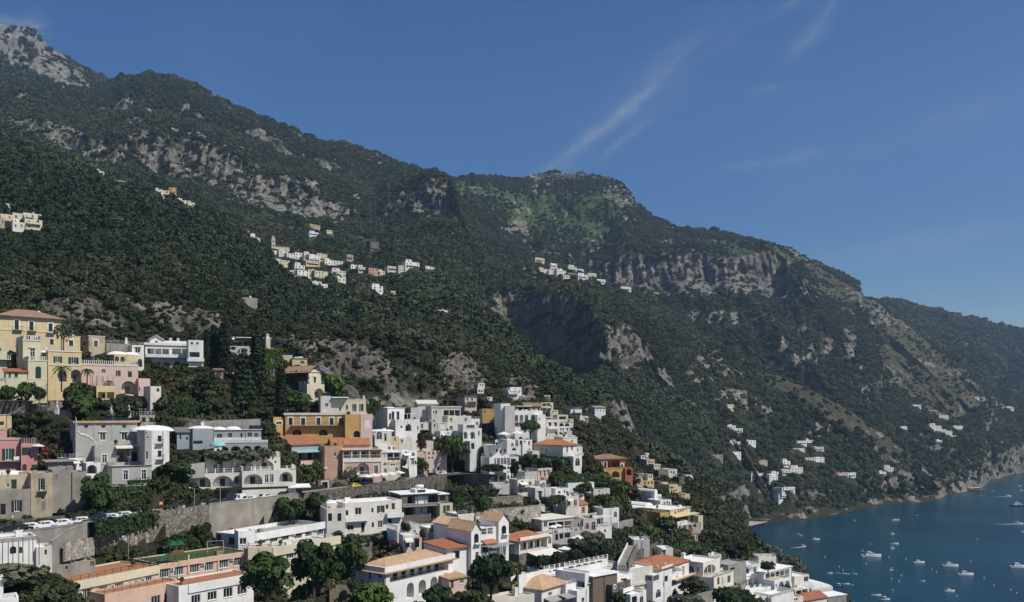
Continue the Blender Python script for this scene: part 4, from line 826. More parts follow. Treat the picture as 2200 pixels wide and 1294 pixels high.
b = h.B(966, 1166, 772, 900, 331, 22, 8, 'white'); b.w('v', [(1090, 830, 32, 28)]); b.band(770, 782, 0.15, 'white')
b = h.B(1145, 1238, 905, 1040, 327, 22, 7, 'white'); b.w('d', [(1162, 950, 26, 40)]); b.rail('thin', 'rail_white')
b = h.B(735, 936, 756, 850, 343, 22, 8, 'offwhite', rmat='roof_beige'); b = h.B(545, 640, 965, 1060, 318, 20, 6, 'white')
h = House('hotel', 'white terraced hotel with grids of tall windows and parasols on its roofs', 'hotel')
b = h.B(190, 420, 805, 1000, 322, 24, 8, 'white'); b.w('v', [(265, 880, 34, 50), (325, 860, 40, 90), (380, 850, 30, 60)]).w('A', [(290, 940, 60, 40)], back='shade_grey', rail=False)
b = h.B(405, 540, 810, 1060, 324, 26, 8, 'white'); b.w('v', [(435, 835, 26, 24), (495, 860, 24, 60), (500, 960, 20, 60)])
b = h.B(-55, 190, 880, 1050, 313, 22, 8, 'white', rmat='roof_beige'); b.w('v', [(50, 960, 30, 50), (100, 970, 34, 50), (160, 960, 26, 50)]); b.rail('thin', 'rail_white')
b = h.B(-55, 350, 1050, 1170, 306, 22, 9, 'white', rmat='roof_beige'); b.w('v', [(25, 1112, 26, 90), (70, 1112, 40, 92), (120, 1110, 40, 92), (163, 1106, 38, 92), (210, 1102, 40, 90), (275, 1095, 70, 50)], frame='frame_white', mull=2); b.rail('thin', 'rail_white')
b = h.B(140, 390, 1165, 1330, 303, 22, 8, 'white', rmat='roof_beige'); b.w('a', [(163, 1195, 30, 64), (208, 1192, 30, 64), (253, 1188, 30, 64), (297, 1184, 30, 64), (350, 1200, 40, 40), (208, 1275, 30, 60), (253, 1270, 30, 60)])
zone(1060, 980, 6.47)
b = h.B(180, 400, 230, 400, 299, 22, 6, 'white', rmat='roof_beige'); b.w('a', [(205, 295, 30, 56), (255, 290, 30, 56), (375, 270, 40, 50)]); b = h.B(235, 600, 345, 480, 296, 24, 6, 'pale_pink', rmat='roof_beige'); b.w('a', [(260, 395, 34, 44), (302, 390, 34, 44), (372, 395, 40, 50)])
h = House('house', 'pale pink cube house with three tall windows and a grey blank side')
b = h.B(620, 812, 182, 360, 300, 32, 8, 'pale_pink', rmat='roof_grey'); b.w('v', [(655, 250, 20, 74), (714, 246, 22, 78), (770, 238, 22, 70)], hood=True); b.band(170, 186, 0.15, 'offwhite'); b.box('red_balcony', 660, 705, 290, 320, 0.5, 'terrace_brick')
b = h.B(440, 612, 215, 480, 296, 40, 6, 'grey_plaster', rmat='roof_grey'); b = h.B(642, 732, 345, 490, 296, 24, 6, 'white'); b.w('a', [(695, 410, 46, 90)])
h = House('villa', 'terracotta red villa with ochre trim, shaded loggia and brown tiled roof', 'villa')
zone(1060, 820, 6.47)
b = h.B(1470, 1832, 1075, 1225, 345, 24, 9, 'red_plaster', 'hip', 'tile_brown', rh=1.7, eave=0.7); b.w('d', [(1490, 1160, 30, 84), (1555, 1160, 36, 84), (1788, 1185, 36, 70)], trim=0.25).w('L', [(1675, 1142, 172, 120)], deep=2.5, back='red_plaster', rail=False, cols=False); b.band(1075, 1092, 0.3, 'ochre')
b = h.B(1248, 1470, 1085, 1225, 349, 24, 8, 'red_plaster', 'gableU', 'tile_brown', rh=1.4, eave=0.5); b.w('L', [(1360, 1160, 150, 60)], back='ochre', rail=False); b.band(1078, 1100, 0.3, 'ochre')
b = h.B(1290, 1400, 1050, 1085, 345, 24, 4, 'red_plaster', 'gableW', 'tile_brown', rh=1.6, ground=False); b.w('d', [(1345, 1072, 20, 20)])
b = h.B(1420, 1832, 1225, 1380, 340, 24, 8, 'ochre', rmat='roof_beige'); b.w('A', [(1570, 1290, 80, 80), (1700, 1290, 110, 90)], back='red_plaster', rail=False); b.rail('bal', 'ochre', 0.9)
b = h.B(1832, 1935, 1200, 1340, 344, 10, 6, 'red_plaster'); b.w('A', [(1885, 1260, 70, 90)], back='dark_plaster', rail=False)
b = h.B(1215, 1420, 1150, 1240, 341, 20, 5, 'white'); b.w('d', [(1260, 1200, 60, 30)])
zone(1060, 980, 6.47)
h = House('house', 'white garden house with scalloped parapet in front of the long pergola')
b = h.B(865, 1050, 450, 560, 290, 24, 6, 'white'); b.w('a', [(915, 505, 44, 44), (990, 495, 24, 50), (1025, 505, 30, 40)])
b = h.B(870, 1262, 530, 600, 286, 26, 5, 'white'); b.w('a', [(1000, 575, 56, 40), (1135, 568, 56, 40), (1215, 560, 50, 44)], glass='shade_grey')
b = h.B(1040, 1400, 370, 480, 297, 24, 6, 'white'); b.w('v', [(1190, 420, 30, 40)]); b = h.B(1395, 1620, 455, 540, 300, 24, 6, 'offwhite'); b.w('d', [(1470, 490, 20, 26)])
# ================================================================== lower middle
h = House('house', 'gabled house with a blank grey gable wall and an orange tiled roof')
b = h.B(1098, 1312, 680, 860, 283, 46, 8.5, 'white', 'gableU', 'tile_red', rh=2.3, eave=0.35); b.w('s', [(1135, 765, 30, 80), (1250, 752, 40, 96)], shut='pale_pink'); b.chim(0.1, 0.2, 1.0, 0.4, 'tile_brown')
b = h.B(1100, 1440, 850, 960, 279, 46, 9, 'offwhite', rmat='roof_grey'); b.rail('bal', 'white', 1.0, False)
b = h.B(760, 860, 790, 900, 282, 26, 6, 'offwhite'); b.w('v', [(805, 828, 26, 18)])
h = House('restaurant', 'terrace restaurant with a flat cream canopy roof under the gabled house', 'restaurant')
b = h.B(670, 1092, 872, 1080, 262, 38, 10, 'offwhite', 'slab', 'canvas', eave=0.5); b.w('L', [(930, 965, 320, 110)], deep=5, back='dark_plaster', railm='rail_white').w('v', [(725, 950, 50, 80)])
b = h.B(1092, 1250, 878, 1110, 271, 10, 8, 'grey_plaster', rmat='roof_beige'); b.w('o', [(1183, 965, 28, 60)], mull=1)
b = h.B(1250, 1432, 868, 1120, 271, 24, 8, 'pale_pink', rmat='roof_beige'); b.w('a', [(1303, 975, 50, 92), (1390, 972, 54, 122)], trim=0.12)
b = h.B(1434, 1645, 985, 1120, 274, 24, 6, 'white', rmat='roof_beige'); b.w('a', [(1470, 1060, 34, 50), (1552, 1040, 26, 50)]); b.rail('bal', 'white', 1.0)
b = h.B(690, 1250, 1062, 1200, 254, 40, 6, 'grey_plaster', rmat='roof_beige'); b.w('d', [(880, 1130, 40, 90), (945, 1110, 50, 90)]).w('L', [(1030, 1100, 80, 80)], back='dark_plaster'); b.rail('posts', 'white', 1.0, False)
zone(1060, 1120, 6.47)
h = House('restaurant', 'long garden restaurant with an orange hip roof and a big cream awning', 'restaurant')
b = h.B(356, 752, 250, 420, 233, 48, 8, 'offwhite', 'hip', 'tile_red', rh=1.9, eave=0.6); b.w('L', [(560, 330, 370, 130)], deep=2.0, back='grey_plaster', rail=False).w('v', [(240, 330, 30, 40)], 'L'); b.box('fascia', 356, 752, 200, 240, 0.5, 'canvas')
b = h.B(750, 818, 190, 370, 243, 48, 5, 'white'); b.w('a', [(784, 270, 42, 96)], trim=0.12)
b = h.B(356, 820, 420, 560, 231, 48, 5, 'stone', rmat='roof_beige'); b.awn(470, 815, 400, 4.5, 0.9, 'canvas')
h = House('arcade', 'long white arcade wall with scalloped arches under the vine terrace', 'arcade')
b = h.B(700, 1592, 600, 800, 224.5, 45, 6, 'white', rmat='roof_grey', par=0.2); b.w('A', [(x, 690 - (x - 760) * 0.2, 84, 64) for x in (762, 868, 968, 1082, 1186, 1284, 1378, 1476, 1556)], deep=0.9, rail=False, back='offwhite', glass='black'); b.rail('posts', 'white', 1.1, False)
zone(700, 1040, 5.095)
h = House('house', 'white arcaded house with a long pale tiled hip roof and a vine on its balcony')
b = h.B(645, 1392, 900, 1300, 180, 54, 9, 'white', 'hip', 'tile_pale', rh=2.3, eave=0.8, pitch=0.5); b.w('L', [(1020, 935, 640, 165)], deep=2.4, railm='rail_dark', cols=False).w('A', [(925, 1165, 78, 172), (1056, 1128, 78, 162), (1184, 1090, 76, 150), (1310, 1045, 72, 140)], deep=2.0, back='peach', rail=False).w('a', [(590, 1000, 44, 64), (478, 1000, 30, 80)], 'L'); b.band(832, 900, 0.35, 'white')
b = h.B(1330, 1560, 690, 1010, 198, 48, 8, 'white', 'shed', 'tile_red', rh=0.9, eave=0.7); b.w('d', [(1420, 780, 90, 90)]).w('a', [(1385, 1090, 30, 60)])
b = h.B(1350, 1545, 1020, 1140, 192, 44, 6, 'pale_pink', 'shed', 'tile_pale', rh=0.5); b.w('b', [(1382, 1095, 34, 100)]).w('v', [(1490, 1070, 40, 36)])
b = h.B(330, 420, 870, 1040, 184, 30, 5, 'white', rmat='roof_grey'); b.w('v', [(385, 965, 40, 80)]); b.ac([(435, 990)])
h = House('house', 'three-storey white house with long balconies and a bright white roof')
b = h.B(200, 832, 190, 700, 221, 32, 9, 'white'); b.w('v', [(355, 298, 70, 78), (270, 478, 70, 60), (595, 440, 52, 76)]).w('a', [(510, 288, 26, 56), (515, 448, 28, 62)]).w('s', [(602, 275, 40, 76)], **DK).w('d', [(232, 318, 28, 60), (738, 245, 36, 70), (670, 250, 26, 50), (405, 480, 36, 110), (700, 422, 42, 84), (635, 585, 40, 84), (468, 615, 40, 90), (280, 580, 36, 80)])
b.bal(198, 458, 398, 1.3, 1.0, 'solid', 'white'); b.bal(655, 832, 355, 1.3, 1.0, 'solid', 'white'); b.bal(390, 722, 540, 1.2, 1.0, 'rail', 'rail_white'); b.dome(0.5, 0.5, 5, 3.4, 0.5)
b = h.B(15, 200, 210, 330, 223, 24, 7, 'offwhite'); b.dome(0.4, 0.5, 3, 3, 1.0); b.w('a', [(232, 318, 20, 40)])
b = h.B(0, 196, 300, 620, 219, 26, 6, 'reed', rmat='roof_grey')
h = House('house', 'vine-shaded house with a flat white roof and a water tank on top')
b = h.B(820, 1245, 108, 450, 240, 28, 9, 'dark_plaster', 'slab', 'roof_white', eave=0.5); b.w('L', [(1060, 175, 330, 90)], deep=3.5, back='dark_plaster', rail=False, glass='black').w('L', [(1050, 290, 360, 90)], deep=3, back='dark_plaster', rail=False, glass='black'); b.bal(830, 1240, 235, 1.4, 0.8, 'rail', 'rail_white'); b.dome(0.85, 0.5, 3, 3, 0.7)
b = h.B(1232, 1342, 115, 215, 245, 28, 7, 'dark_plaster', 'slab', 'roof_white', eave=0.3); b.w('d', [(1278, 155, 66, 70)])
b = h.B(1248, 1390, 212, 360, 243, 28, 7, 'cream', rmat='roof_beige'); b.w('s', [(1322, 276, 34, 82)], **DK)
b = h.B(980, 1112, 55, 110, 243, 28, 4, 'white', ground=False); b.w('d', [(1045, 78, 90, 36)]); TANK = b
h = House('house', 'low white house with a flower terrace on its roof behind the pale tiled roof')
b = h.B(775, 1032, 500, 680, 211, 32, 6, 'white', rmat='roof_beige'); b.w('d', [(898, 552, 30, 84), (862, 570, 28, 50)]).w('v', [(974, 527, 30, 50)]); b.rail('bal', 'white', 1.2)
h = House('house', 'white house with two pointed gable fronts and arched dark windows')
b = h.B(1592, 1696, 505, 860, 202, 42, 9, 'white', 'gableW', 'tile_pale', rh=2.0, eave=0.25); b.w('d', [(1648, 596, 52, 104)], arch=True).w('b', [(1655, 790, 34, 90)]); b.bal(1620, 1690, 648, 0.9, 0.1, 'solid', 'white'); b.chim(0.3, 0.5, 0.6, 0.4)
b = h.B(1892, 2002, 402, 690, 212, 42, 7, 'white', 'gableW', 'tile_pale', rh=1.9, eave=0.25); b.w('d', [(1950, 502, 52, 96)], arch=True); b.bal(1925, 1990, 545, 0.9, 0.1, 'solid', 'white')
b = h.B(1697, 1890, 470, 800, 209, 42, 8, 'white'); b.w('L', [(1765, 515, 124, 82)], back='dark_plaster', railm='white').w('L', [(1790, 700, 150, 90)], back='dark_plaster', rail=False); b.awn(1697, 1840, 605, 1.8, 0.7, 'tile_red')
b = h.B(1115, 1440, 470, 650, 213, 32, 8, 'grey_plaster'); b.w('v', [(1165, 510, 50, 50), (1285, 560, 56, 60), (1370, 570, 40, 80)])  # block's shade put into its colour: grey instead of the house's white
b = h.B(1340, 1520, 430, 520, 209, 42, 6, 'white', 'gableW', 'tile_pale', rh=1.4, ground=False); b.w('d', [(1465, 460, 24, 40)])
zone(0, 0, 1)
# ================================================================== school, bottom left
h = House('school', 'long cream and peach school with turf and brick roof terraces', 'school')
b = h.B(135, 341, (1255 + 1215) / 2, 1330, 150, 63, 11, 'school_cream', rmat='terrace_brick', par=0.25, below=8)
b.box('fascia', 135, 341, 1235, 1252.5, 0.35, 'cream')
b.w('g', [(151, 1284, 21, 22), (187, 1278, 21, 24), (222, 1270, 19, 22), (256, 1263, 19, 21), (293, 1257, 9, 18), (318, 1250, 17, 20), (279, 1262, 6, 24), (214, 1282, 5, 14)], mull=4, glass='glass'); b.ac([(171, 1275), (240, 1260), (306, 1246)]); b.rail('thin', 'rail_dark', 1.0)
b = h.B(341, 533, (1213 + 1184) / 2, 1300, 169, 51, 10.5, 'peach', rmat='turf', par=0.2, below=8); b.box('fascia', 341, 533, 1199, 1209, 0.3, 'peach')
b.w('g', [(353, 1230, 20, 22), (384, 1226, 20, 20), (418, 1220, 20, 20), (449, 1216, 19, 20), (481, 1210, 19, 20), (510, 1206, 18, 19), (345, 1246, 6, 12), (410, 1236, 6, 10), (474, 1227, 6, 10)], mull=4, glass='glass_green'); b.ac([(369, 1223), (435, 1212), (497, 1202)]); b.rail('thin', 'rail_dark', 1.0)
for x in (404, 468): b.box('pier', x - 1.6, x + 1.6, 1192, 1232, 0.25, 'peach')
b = h.B(225, 384, 1262, 1340, 152, 58, 5, 'peach', rmat='terrace_brick', par=0.2, below=8); b.rail('thin', 'rail_dark', 1.0); b.w('g', [(335, 1290, 20, 20), (362, 1285, 18, 22)], mull=3)
b = h.B(384, 545, 1246, 1340, 160, 52, 7, 'white', rmat='terrace_brick', par=0.25, below=8); b.box('fascia', 404, 545, 1244, 1262, 0.25, 'white'); b.w('g', [(421, 1287, 20, 18), (456, 1280, 20, 18), (490, 1273, 20, 20), (520, 1267, 20, 20)], mull=3, frame='frame_white')
h = House('school', 'white upper school wing with a wide fascia and a flat grey roof', 'school')
b = h.B(545, 706, 1137, 1240, 196, 62, 12, 'white', rmat='roof_grey', par=0.9, below=6); b.box('fascia', 545, 706, 1133, 1148, 0.45, 'white')
b.w('g', [(562, 1161, 16, 17), (589, 1157, 16, 16), (613, 1153, 16, 16), (641, 1149, 16, 16), (663, 1145, 14, 15), (688, 1142, 14, 15)], mull=4); b.ac([(551, 1157), (630, 1148), (678, 1139)]); b.w('g', [(500, 1162, 18, 14)], 'L', mull=1, glass='frame_brown', frame='rail_dark').w('d', [(469, 1158, 12, 20)], 'L')
b = h.B(512, 547, 1141, 1200, 192, 30, 4, 'white', par=0.4, below=5); b.w('g', [(522, 1163, 15, 14)], mull=2)
b = h.B(585, 730, 1172, 1300, 185, 58, 9, 'school_cream', rmat='roof_beige', par=0.2, below=10); b.box('fascia', 585, 730, 1164, 1182, 0.35, 'cream'); b.w('g', [(598, 1197, 18, 16), (624, 1192, 16, 16), (702, 1180, 16, 16), (628, 1236, 20, 14), (700, 1236, 16, 18)], mull=3, glass='glass_green'); b.rail('thin', 'rail_white', 0.9)
b = h.B(533, 585, 1176, 1240, 182, 20, 4, 'cream', rmat='roof_beige', par=0.2, below=8); b.rail('thin', 'rail_dark', 0.9)
h = House('house', 'low concrete outbuilding with a brown door beside the school ramp')
b = h.B(160, 205, 1205, 1235, 160, 40, 5, 'concrete', rmat='roof_grey'); b.w('b', [(198, 1206, 9, 19)])
b = h.B(112, 160, 1213, 1235, 156, 40, 5, 'old_grey', rmat='roof_grey'); b.w('d', [(143, 1220, 5, 8)])
h = House('house', 'white cottage with scalloped parapet under the dark reed roof at the left edge')
b = h.B(-30, 78, 1155, 1200, 147, 38, 6, 'white', rmat='roof_grey'); b.w('a', [(28, 1182, 14, 16), (44, 1182, 8, 14)], frame='frame_brown'); b = h.B(78, 112, 1175, 1205, 151, 38, 5, 'offwhite'); b.w('a', [(98, 1187, 6, 12)])
h = House('house', 'white corner of a house cut by the left edge at the bottom')
b = h.B(-40, 7, 1240, 1330, 128, 34, 6, 'white', par=0.2); b = h.B(-40, 40, 1287, 1330, 126, 34, 4, 'white')
# ================================================================== bottom right
zone(1060, 1120, 6.47)
h = House('house', 'white house under a brown and orange pyramid tiled roof at the bottom edge')
b = h.B(672, 1012, 905, 1200, 204, 54, 8, 'white', 'hip', 'tile_pale', rh=2.3, eave=0.6, pitch=0.55, below=8); b.w('v', [(730, 960, 30, 24), (840, 915, 22, 22), (935, 880, 22, 22)]).w('v', [(790, 1010, 50, 50)], frame='frame_white'); b.awn(700, 900, 1040, 2.2, 0.7, 'canvas_grey')
b = h.B(20, 570, 1055, 1200, 196, 40, 6, 'offwhite', rmat='roof_beige', below=8)
b = h.B(300, 345, 925, 1060, 203, 40, 1.2, 'white')
h = House('house', 'small white house with grey roof awnings right of the pyramid roof')
b = h.B(1005, 1155, 870, 1200, 210, 48, 7, 'white', below=8); b.w('v', [(1075, 960, 50, 40)]); b.awn(905, 1095, 1000, 2.5, 0.5, 'canvas_grey'); b.rail('thin', 'rail_white')
b = h.B(160, 560, 770, 930, 214, 45, 6, 'white'); b.w('v', [(408, 795, 26, 70)], frame='blue_grey').w('a', [(470, 790, 40, 50)])
h = House('house', 'tall plain white house with blank walls and a recessed dark balcony')
b = h.B(1272, 1378, 712, 1200, 214, 52, 9, 'white', below=8); b.w('v', [(1300, 755, 26, 14), (1330, 890, 30, 20), (1240, 1060, 40, 40)], hood=True).w('v', [(1215, 760, 60, 12)], 'L').w('L', [(1218, 895, 110, 120)], 'L', deep=1.5)
b = h.B(880, 1140, 745, 870, 221, 45, 6, 'white'); b.w('v', [(1010, 780, 90, 36)], glass='white'); b.chim(0.5, 0.5, 1.0)
b = h.B(1160, 1290, 950, 1200, 209, 52, 6, 'white', below=8); b.w('d', [(1245, 1095, 40, 60)])
h = House('house', 'brown stone house with an arched doorway and a reed-screened side')
b = h.B(1652, 1905, 850, 1220, 217, 52, 10, 'stone_dark', rmat='roof_beige', below=8); b.w('d', [(1792, 1065, 92, 130)], arch=True).w('v', [(1685, 905, 28, 60)], trim=0.2); b.bal(1750, 1895, 958, 1.2, 0.9, 'solid', 'white')
b = h.B(1722, 1932, 745, 900, 224, 52, 6, 'white'); b.w('d', [(1820, 830, 60, 70)]).w('v', [(1905, 815, 30, 14)]); b.bal(1725, 1890, 830, 1.1, 0.2, 'solid', 'white')
b = h.B(1385, 1720, 745, 1200, 215, 40, 7, 'reed', 'slab', 'roof_white', eave=0.4, below=8)
b = h.B(1375, 1860, 640, 760, 232, 50, 10, 'offwhite', rmat='roof_beige'); b.dome(0.6, 0.5, 1.2, 1.2, 0.9)
b = h.B(1905, 2125, 1000, 1220, 217, 40, 6, 'white', below=8); b.w('d', [(1960, 1090, 70, 90)]).w('a', [(2060, 1090, 50, 100)])
zone(1340, 1110, 7.033)
h = House('villa', 'white villa with a long red tiled hip roof, a small pediment and shuttered windows', 'villa')
b = h.B(540, 985, 735, 1290, 245, 54, 12, 'white', 'hip', 'tile_red', rh=2.1, eave=0.5, below=8); b.w('s', [(757, 812, 22, 74)], shut='blue_grey', hood=True).w('c', [(904, 822, 28, 130)], hood=True, shut='old_beige').w('d', [(640, 940, 46, 90)], trim=0.2).w('a', [(770, 1145, 60, 120)], frame='frame_white').w('v', [(765, 980, 50, 50)], frame='frame_brown')
b.bal(728, 1030, 905, 1.4, 0.2, 'solid', 'peach'); b.box('pediment', 560, 730, 740, 790, 0.3, 'white'); b.chim(0.05, 0.1, 0.8, 0.4); b.chim(0.3, 0.1, 0.8, 0.4)
b = h.B(440, 610, 860, 1330, 239, 54, 9, 'white', rmat='roof_white', below=8); b.w('v', [(490, 920, 90, 110)], mull=3, glass='glass', frame='frame_white').w('a', [(522, 1165, 74, 130)], trim=0.1, frame='frame_white').w('v', [(370, 920, 110, 100)], 'L', mull=3)
b = h.B(60, 440, 770, 1290, 236, 38, 8, 'offwhite', rmat='roof_white', below=6); b.box('cornice_ledge', 60, 440, 990, 1030, 0.4, 'offwhite')
b = h.B(100, 335, 1130, 1330, 226, 45, 5, 'white', below=8); b.w('d', [(165, 1235, 70, 100)]).w('a', [(275, 1235, 50, 110)])
h = House('house', 'white house with a shaded arch and a flat roof right of the long red roof')
b = h.B(1200, 1462, 660, 950, 262, 50, 10, 'white'); b.w('L', [(1300, 800, 180, 150)], deep=2.2, back='grey_plaster', arch=True, rail=False).w('a', [(1015, 795, 90, 92)], 'L').w('c', [(1120, 800, 30, 80)], 'L', shut='concrete'); b.chim(0.2, 0.8, 1.6, 1.0)
b = h.B(1362, 1668, 880, 1120, 257, 50, 8, 'white', rmat='roof_beige', below=8); b.w('b', [(1430, 970, 34, 120), (1590, 945, 46, 104)]).w('v', [(1490, 970, 22, 110)], frame='offwhite', glass='offwhite'); b.rail('bal', 'offwhite', 0.6, False); b.bal(1365, 1790, 1070, 1.6, 0.9, 'rail', 'rail_dark')
h = House('house', 'grey-walled terrace house with a dark arched canopy at the garden edge')
b = h.B(1580, 1850, 700, 830, 270, 45, 6, 'concrete', rmat='roof_grey'); b.w('d', [(1640, 790, 80, 40)], arch=True)
h = House('chapel', 'grey gabled chapel with an orange tiled roof and a round window', 'chapel')
b = h.B(812, 1012, 385, 560, 328, 48, 10, 'shade_grey', 'gableU', 'tile_red', rh=2.6, eave=0.3); b.w('o', [(715, 442, 46, 56)], 'L', mull=1, glass='black')
h = House('bell_tower', 'small cream belfry with an open arch beside the orange chapel roof', 'bell tower')
b = h.B(1030, 1116, 262, 420, 322, 24, 4, 'cream', 'hip', 'tile_brown', rh=2.0, eave=0.2); b.w('d', [(1056, 322, 36, 80), (1100, 315, 14, 80)], arch=True)
zone(1500, 1130, 6.47)
h = House('restaurant', 'white restaurant with arched windows, flat canopies and green sun loungers', 'restaurant')
b = h.B(1062, 1292, 735, 960, 284, 42, 7, 'white', rmat='roof_beige', below=8); b.w('a', [(1156, 832, 68, 116), (1238, 820, 68, 116)], trim=0.1).w('v', [(1085, 830, 22, 50)])
b = h.B(912, 1300, 612, 760, 287, 42, 8, 'white', 'slab', 'roof_white', eave=0.3); b.w('L', [(1100, 690, 330, 110)], deep=4, back='dark_plaster', railm='rail_white')
b = h.B(530, 840, 700, 870, 280, 42, 8, 'white', 'slab', 'roof_white', eave=0.3); b.w('L', [(690, 790, 280, 100)], deep=5, back='dark_plaster', rail=False)
b = h.B(590, 1010, 895, 1010, 272, 42, 7, 'white', rmat='roof_white', below=8); b = h.B(665, 812, 640, 720, 289, 42, 6, 'offwhite')
b = h.B(770, 1010, 990, 1130, 266, 42, 6, 'offwhite', below=8); b.w('v', [(870, 1030, 30, 50), (940, 1030, 30, 50)]); b = h.B(1010, 1330, 960, 1130, 270, 42, 6, 'white', below=8); b.rail('bal', 'white', 1.0)
h = House('house', 'white cliff-edge house with a glazed corner balcony above the sea')
b = h.B(1340, 1540, 690, 960, 300, 34, 7, 'white', below=10); b.w('v', [(1500, 740, 60, 70)], mull=2, glass='glass'); b = h.B(1340, 1545, 860, 1090, 296, 34, 6, 'white', below=10); b.w('L', [(1440, 920, 160, 60)], back='dark_plaster')
h = House('house', 'white vaulted boathouse roofs at the right end of the town')
b = h.B(1580, 1872, 860, 1010, 308, 20, 8, 'white', 'vault', 'roof_white', rh=1.6, below=12); b.w('v', [(1612, 905, 24, 24)]); b = h.B(1790, 2062, 975, 1150, 300, 24, 6, 'concrete', 'slab', 'roof_white', eave=0.2, below=12)
h = House('house', 'white house with a red tiled roof slope at the bottom edge by the sea')
b = h.B(1455, 1790, 1015, 1150, 288, 30, 7, 'white', 'gableU', 'tile_red', rh=1.6, below=12); b.w('d', [(1494, 1050, 20, 40)]); b = h.B(1330, 1460, 990, 1150, 284, 30, 6, 'white', below=10); b.w('v', [(1355, 1020, 60, 36)])
# ================================================================== headland houses
zone(1330, 960, 6.81)
h = House('house', 'tall white block with a rounded roof and a shaded left wall')
b = h.B(520, 562, 655, 930, 359, 46, 13, 'white', 'vault', 'roof_white', rh=0.9); b.w('v', [(545, 740, 14, 20)])
b = h.B(560, 620, 700, 930, 362, 30, 8, 'white'); b.w('d', [(590, 740, 30, 20)]); b = h.B(602, 765, 780, 980, 351, 34, 8, 'white'); b.w('a', [(665, 850, 26, 94), (707, 840, 26, 94)], trim=0.1).w('v', [(740, 830, 16, 50)])
b = h.B(495, 620, 880, 1010, 345, 34, 6, 'offwhite'); b.w('d', [(545, 950, 70, 50)])
h = House('house', 'white gabled house with a dark glazed porch above the garden')
b = h.B(380, 492, 850, 1070, 334, 44, 12, 'white', 'vault', 'roof_white', rh=0.8); b.w('a', [(455, 930, 36, 130)], trim=0.1, glass='white'); b = h.B(165, 382, 890, 1010, 330, 26, 6, 'white', 'slab', 'canvas_white', eave=0.5); b.w('L', [(270, 960, 190, 100)], back='shutter_green', deep=3, rail=False)
b = h.B(178, 468, 1060, 1180, 324, 26, 6, 'stone_dark', rmat='roof_beige'); b.rail('thin', 'rail_white')
h = House('hotel', 'yellow hotel with a row of small windows, white roof and yellow canopy', 'hotel')
b = h.B(745, 1045, 900, 1130, 324, 48, 13, 'pale_yellow', par=0.3); b.w('d', [(822, 964, 20, 38), (872, 946, 20, 38), (906, 936, 20, 36), (937, 926, 20, 36), (982, 908, 18, 36), (1026, 890, 18, 36)]).w('v', [(880, 1045, 260, 90)], mull=12, frame='rail_dark'); b.awn(748, 1100, 985, 2.4, 0.2, 'pale_yellow'); b.band(890, 905, 0.2, 'white')
b = h.B(600, 748, 960, 1130, 322, 30, 8, 'ochre', rmat='roof_white'); b.w('d', [(710, 1060, 40, 60)]); b = h.B(770, 1000, 1095, 1170, 319, 46, 6, 'white', rmat='roof_beige'); b.w('a', [(900, 1125, 16, 30), (945, 1100, 16, 30)])
b = h.B(1160, 1228, 1010, 1210, 338, 30, 3, 'cream'); b = h.B(900, 1200, 1130, 1230, 322, 44, 5, 'stone_pale', rmat='roof_beige'); b.w('A', [(960, 1170, 50, 60), (1040, 1160, 50, 60), (1110, 1150, 50, 60)], rail=False, back='dark_plaster')
